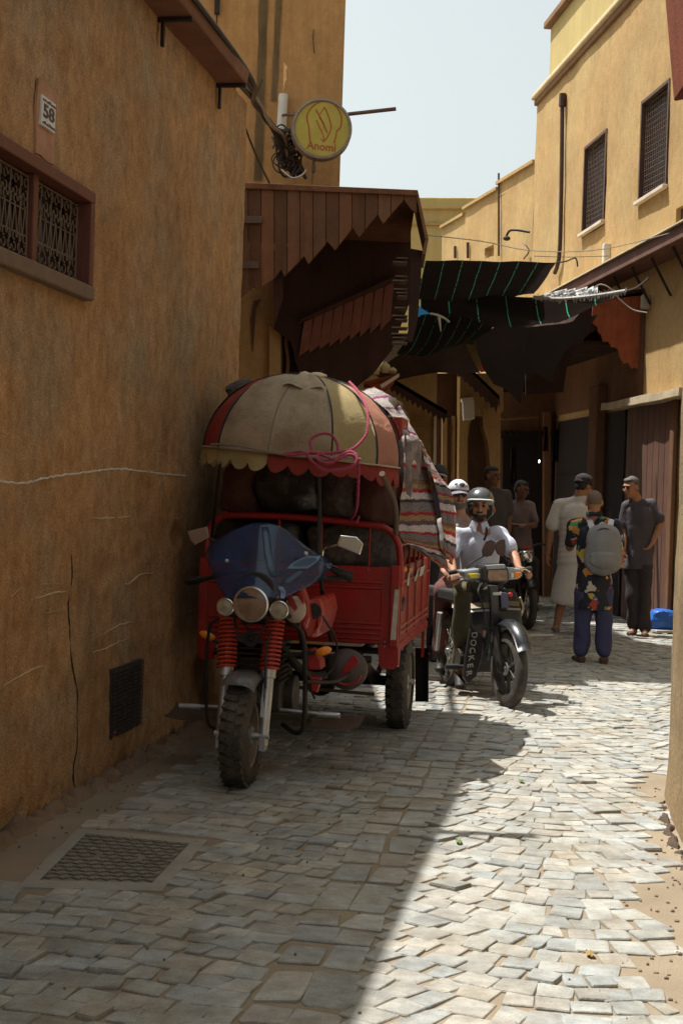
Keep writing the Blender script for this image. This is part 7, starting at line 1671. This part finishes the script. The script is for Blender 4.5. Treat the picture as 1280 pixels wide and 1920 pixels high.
lt_m = mat('letter_cream', (0.45, 0.40, 0.36), 0.6)
for k, ch_ in enumerate(letters):
    x, y = 888.5-2.0*k, 1191-0+k*14.2
    lb_ = text_bm(ch_, 0.066, 0.001, 0.0012); bmesh.ops.transform(lb_, matrix=Matrix.Translation(A_(x, y, 0.416)) @ Matrix.Rotation(PI/2, 4, 'X') @ Matrix.Rotation(-PI/2 + 0.15, 4, 'Z'), verts=lb_.verts); obj('lettering', lb_, lt_m, mp_)
for k, (x, y) in enumerate(((971.5, 1189), (971, 1203))):
    lb_ = text_bm('DO'[k], 0.05, 0.001, 0.001); bmesh.ops.transform(lb_, matrix=Matrix.Translation(A_(x, y, 0.416)) @ Matrix.Rotation(PI/2, 4, 'X'), verts=lb_.verts); obj('lettering', lb_, lt_m, mp_)
bm.free()
bm = new_bm(); cyl(bm, A_(934, 1179, 0.14), A_(972, 1177, 0.19), 0.006, n=6); obj('trim_strip', bm, wst, mp_)
# handlebar head
bm = new_bm(); 
def quad(pts, d, dep, m_, nm, bv=0.008, par=None):
    b_m = new_bm(); prism(b_m, [A_(x, y, d) for x, y in pts], (0, dep, 0)); return obj(nm, b_m, m_, par or mp_, bevel=bv)
bm.free()
quad([(868, 1070), (905, 1065), (905, 1088), (880, 1089), (872, 1082)], 0.28, 0.12, mat('cowl_grey', (0.30, 0.31, 0.32), 0.35, var=0.3, coat=0.5), 'handlebar_cowl', 0.015)
quad([(950, 1064), (978, 1066), (980, 1080), (972, 1086), (952, 1088)], 0.28, 0.12, MATS['cowl_grey'], 'handlebar_cowl', 0.015)
quad([(907, 1059), (948, 1058), (954, 1068), (956, 1090), (944, 1096), (914, 1096), (904, 1088), (903, 1066)], 0.22, 0.16, blk, 'headlight_shell', 0.02)
quad([(914, 1069), (950, 1068), (952, 1086), (947, 1089), (918, 1090), (913, 1084)], 0.205, 0.03, glass_b, 'headlight', 0.008)
quad([(910, 1060), (946, 1058), (948, 1066), (912, 1068)], 0.212, 0.03, MATS['cowl_grey'], 'headlight_hood', 0.006)
quad([(878, 1076), (896, 1075), (896, 1085), (881, 1084)], 0.268, 0.03, mat('yellow_lens', (0.75, 0.62, 0.04), 0.3, var=0.1), 'turn_signal', 0.004)
quad([(896, 1076), (904, 1077), (903, 1085), (896, 1084)], 0.268, 0.03, white_p, 'side_lamp', 0.004)
quad([(963, 1073), (976, 1073), (975, 1083), (964, 1084)], 0.268, 0.03, orange_l, 'turn_signal', 0.004)
quad([(957, 1075), (963, 1074), (963, 1083), (958, 1084)], 0.268, 0.03, white_p, 'side_lamp', 0.004)
bm = new_bm(); tube(bm, [A_(842, 1074, 0.5), A_(862, 1070, 0.42), A_(900, 1072, 0.36), A_(930, 1074, 0.34), A_(968, 1071, 0.38), A_(992, 1066, 0.5)], 0.012, 8); obj('handlebar', bm, chrome, mp_, smooth=True)
for a, b in (((842, 1074, 0.5), (857, 1071, 0.44)), ((979, 1069, 0.43), (994, 1066, 0.5))):
    bm = new_bm(); cyl(bm, A_(*a), A_(*b), 0.019, n=12); obj('grip', bm, black, mp_, smooth=True)
bm = new_bm(); tube(bm, [A_(870, 1079, 0.33), A_(858, 1085, 0.36), A_(845, 1090, 0.42)], (0.010, 0.005), 6); obj('brake_lever', bm, chrome, mp_, smooth=True)
bm = new_bm(); tube(bm, [A_(975, 1066, 0.34), A_(985, 1068, 0.36), A_(992, 1072, 0.42)], 0.006, 6); obj('brake_lever', bm, chrome, mp_, smooth=True)
brm = mat('mirror_brown', (0.07, 0.03, 0.025), 0.4, var=0.3)
for pts, stem in (([(910, 1015), (920, 1012), (927, 1017), (928, 1028), (921, 1041), (911, 1044), (904, 1040), (903, 1032)], [(907, 1042), (896, 1048), (880, 1058), (874, 1068)]), ([(930, 1016), (938, 1011), (946, 1012), (947, 1026), (946, 1037), (939, 1043), (932, 1038), (928, 1028)], [(941, 1042), (950, 1051), (960, 1056), (964, 1066)])):
    mirror(mp_, [(x, y, 0.36) for x, y in stem], None, pts, 0.34, MB_, back=brm)
# dark rest: seat, tank tunnel, engine, pedals, exhaust, headset, cables
bm = new_bm(); box(bm, (0, 1.15, 0.77), (0.25, 0.85, 0.10)); bmesh.ops.subdivide_edges(bm, edges=bm.edges[:], cuts=4, use_grid_fill=True); obj('seat', bm, black, mp_, bevel=0.03)
bm = new_bm(); tube(bm, [(0, 0.28, 0.95), (0, 0.34, 0.62), (0, 0.5, 0.42), (0, 0.8, 0.48), (0, 1.2, 0.60)], 0.035, 10); cyl(bm, (0, 0.16, 0.72), (0, 0.30, 0.98), 0.04); obj('frame', bm, iron, mp_, smooth=True)
bm = new_bm(); box(bm, (0, 0.68, 0.30), (0.20, 0.28, 0.20)); cyl(bm, (-0.14, 0.72, 0.29), (0.14, 0.72, 0.29), 0.085, n=20)
for k in range(6): box(bm, (0, 0.50+k*0.022, 0.33), (0.18, 0.010, 0.14))
obj('engine', bm, MATS['engine_dark'], mp_, bevel=0.008)
bm = new_bm(); tube(bm, [(0.10, 0.6, 0.24), (0.15, 0.8, 0.20), (0.15, 1.35, 0.24)], lambda u: 0.02+0.025*u, 10); obj('exhaust', bm, alu, mp_, smooth=True)
bm = new_bm(); cyl(bm, (-0.26, 0.62, 0.235), (0.26, 0.62, 0.235), 0.014, n=8); 
for sx in (-1, 1): cyl(bm, (sx*0.16, 0.62, 0.235), (sx*0.27, 0.62, 0.235), 0.022, n=10)
obj('foot_pegs', bm, black, mp_, smooth=True)
bm = new_bm(); tube(bm, [(-0.06, 0.95, 0.2), (-0.16, 0.85, 0.06), (-0.20, 0.80, 0.05)], 0.010, 6); obj('kick_stand', bm, iron, mp_)
bm = new_bm(); rows = [[Vector((x*0.07, 1.20+math.sin(a)*(0.34), 0.295+math.cos(a)*(0.34+0.02*(1-x*x)))) for x in (-1, -0.5, 0, 0.5, 1)] for a in [math.radians(-50+140*k/12) for k in range(13)]]; gridsurf(bm, rows, 0.004); obj('rear_mudguard', bm, blk, mp_, smooth='all')
for pts in ([A_(890, 1090, 0.32), A_(884, 1100, 0.28), A_(892, 1108, 0.27), A_(904, 1100, 0.25)], [A_(905, 1092, 0.25), A_(896, 1108, 0.12), A_(906, 1140, 0.1), A_(914, 1180, 0.06), A_(922, 1230, 0.05)]):
    bm = new_bm(); tube(bm, pts, 0.007, 6); obj('control_cable', bm, black, mp_, smooth=True)
bm = new_bm(); c = A_(886, 1101, 0.30); box(bm, c, (0.09, 0.03, 0.08)); bmesh.ops.subdivide_edges(bm, edges=bm.edges[:], cuts=4, use_grid_fill=True); rough_up(bm, 0.012, 22); obj('olive_pouch', bm, olive, mp_, smooth='all')
bm = new_bm(); tube(bm, [A_(974, 1120, 0.38), A_(980, 1140, 0.40), A_(976, 1155, 0.40)], (0.012, 0.008), 6); obj('side_trim', bm, gold, mp_, smooth=True)

# ------------------------------------------------------------------ parked motorcycle with a seated person in the shade
pk = thing('parked_motorcycle', 'dark motorcycle parked in deep shade behind the moped', 'motorcycle', PKo, PK.rz)
wheel(pk, (0, 0, 0.3), 0.30, 0.09, 0.21, MATS['rim_black'], 20, knob=False, name='front_wheel'); wheel(pk, (0, 1.25, 0.3), 0.30, 0.10, 0.21, MATS['rim_black'], 20, knob=False, name='rear_wheel')
for sx in (-1, 1):
    bm = new_bm(); tube(bm, [(sx*0.08, 0, 0.3), (sx*0.08, 0.28, 0.92)], 0.022, 8, k=1); obj('fork_leg', bm, iron, pk, smooth=True)
bm = new_bm(); tube(bm, [(-0.36, 0.42, 1.02), (-0.2, 0.34, 1.03), (0, 0.3, 0.96), (0.2, 0.34, 1.03), (0.36, 0.42, 1.02)], 0.012, 8); obj('handlebar', bm, iron, pk, smooth=True)
bm = new_bm(); ball(bm, (0, 0.16, 0.88), (0.10, 0.09, 0.09)); obj('headlight', bm, chrome, pk, smooth='all')
blob('fuel_tank', [('e', Vector((0, 0.58, 0.82)), (0.13, 0.25, 0.10))], blk, pk, 0.012, 2)
bm = new_bm(); box(bm, (0, 1.1, 0.80), (0.24, 0.7, 0.09)); obj('seat', bm, black, pk, bevel=0.03)
bm = new_bm(); box(bm, (0, 0.62, 0.45), (0.26, 0.36, 0.34)); cyl(bm, (-0.17, 0.65, 0.40), (0.17, 0.65, 0.40), 0.10); obj('engine', bm, MATS['engine_dark'], pk, bevel=0.02)
bm = new_bm(); rows = [[Vector((x*0.07, math.sin(a)*0.345, 0.3+math.cos(a)*(0.345+0.02*(1-x*x)))) for x in (-1, -0.5, 0, 0.5, 1)] for a in [math.radians(-50+120*k/10) for k in range(11)]]; gridsurf(bm, rows, 0.004); obj('front_mudguard', bm, blk, pk, smooth='all')
bm = new_bm(); box(bm, (0, 0.10, 1.0), (0.09, 0.02, 0.03)); obj('red_reflector', bm, MATS['badge_red'], pk, bevel=0.004)
bm = new_bm(); box(bm, (0, 0.09, 0.955), (0.13, 0.012, 0.012)); obj('plate_edge', bm, white_p, pk)
SFm = Frame(PK.m @ Vector((-0.02, 1.0, 0)), PK.rz + 0.1); q = SFm.at
J = dict(head=q(978, 918, -0.08), hr=rot3(35, 12), neck=q(975, 938, 0.0), chest=q(972, 965, 0.0), pelvis=q(975, 1040, 0.0), sh=(q(952, 950, 0), q(996, 950, 0)), el=(q(950, 985, -0.1), q(1002, 985, -0.12)), wr=(q(968, 985, -0.28), q(985, 985, -0.28)), hd=((0.6, -0.4, 0.1), (-0.5, -0.5, 0.1)), hn=((0, 0, -1),)*2, hs=(1, -1), curl=(0.5, 0.5),
    hip=(q(966, 1045, 0), q(986, 1045, 0)), kn=(q(958, 1055, -0.38), q(998, 1055, -0.38)), an=(q(955, 1130, -0.34), q(1000, 1130, -0.34)), toe=(q(953, 1142, -0.46), q(1003, 1142, -0.46)))
person('person in a pinkish grey shirt seated on the parked motorcycle in shade', SFm, J, shirt=(mat('mauve_shirt', (0.17, 0.12, 0.12), 0.9, var=0.3, vs=8), 0.012), pants=(darkS, 0.01, 0.02, 0.95), shoes=(MATS['shoe_black'], 'shoe'), sk=MATS['skin_dark'], k=0.95)
# blue bag at the wall foot, rug on a low board
bc_ = G(1243, 1186); bm = new_bm(); v = bmesh.ops.create_cube(bm, size=1.0)['verts']; bmesh.ops.subdivide_edges(bm, edges=bm.edges[:], cuts=8, use_grid_fill=True)
for w_ in bm.verts:
    w_.co = w_.co.lerp(w_.co.normalized()*0.6, 0.5); w_.co = Vector((w_.co.x*0.30*(1.15-w_.co.z*0.5), w_.co.y*0.25, w_.co.z*0.24)) + noise.noise_vector(w_.co*5)*0.02
bmesh.ops.translate(bm, vec=Vector((bc_.x-0.02, bc_.y, 0.16)), verts=bm.verts)
tag(obj('plastic_bag', bm, mat('blue_bag', (0.015, 0.10, 0.42), 0.35, var=0.3, vs=12), smooth='all'), 'blue plastic bag at the foot of the shop wall', 'bag')
bm = new_bm(); box(bm, Vector((bc_.x-0.02, bc_.y-0.05, 0.03)), (0.34, 0.3, 0.03), Matrix.Rotation(0.3, 3, 'Z')); tag(obj('board', bm, MATS['fray'], bevel=0.004), 'pale board lying under the blue plastic bag', 'board')
bm = new_bm(); a, b = G(976, 1197), G(1037, 1196); prism(bm, [a+Vector((0, 0, 0.02)), b+Vector((0, 0, 0.02)), b+Vector((0.0, 0.035, 0.02)), a+Vector((0, 0.035, 0.02))], (0, 0, 0.02)); tag(obj('strip', bm, white_p, bevel=0.003), 'thin white strip lying on the shaded paving behind the moped', 'plastic strip')
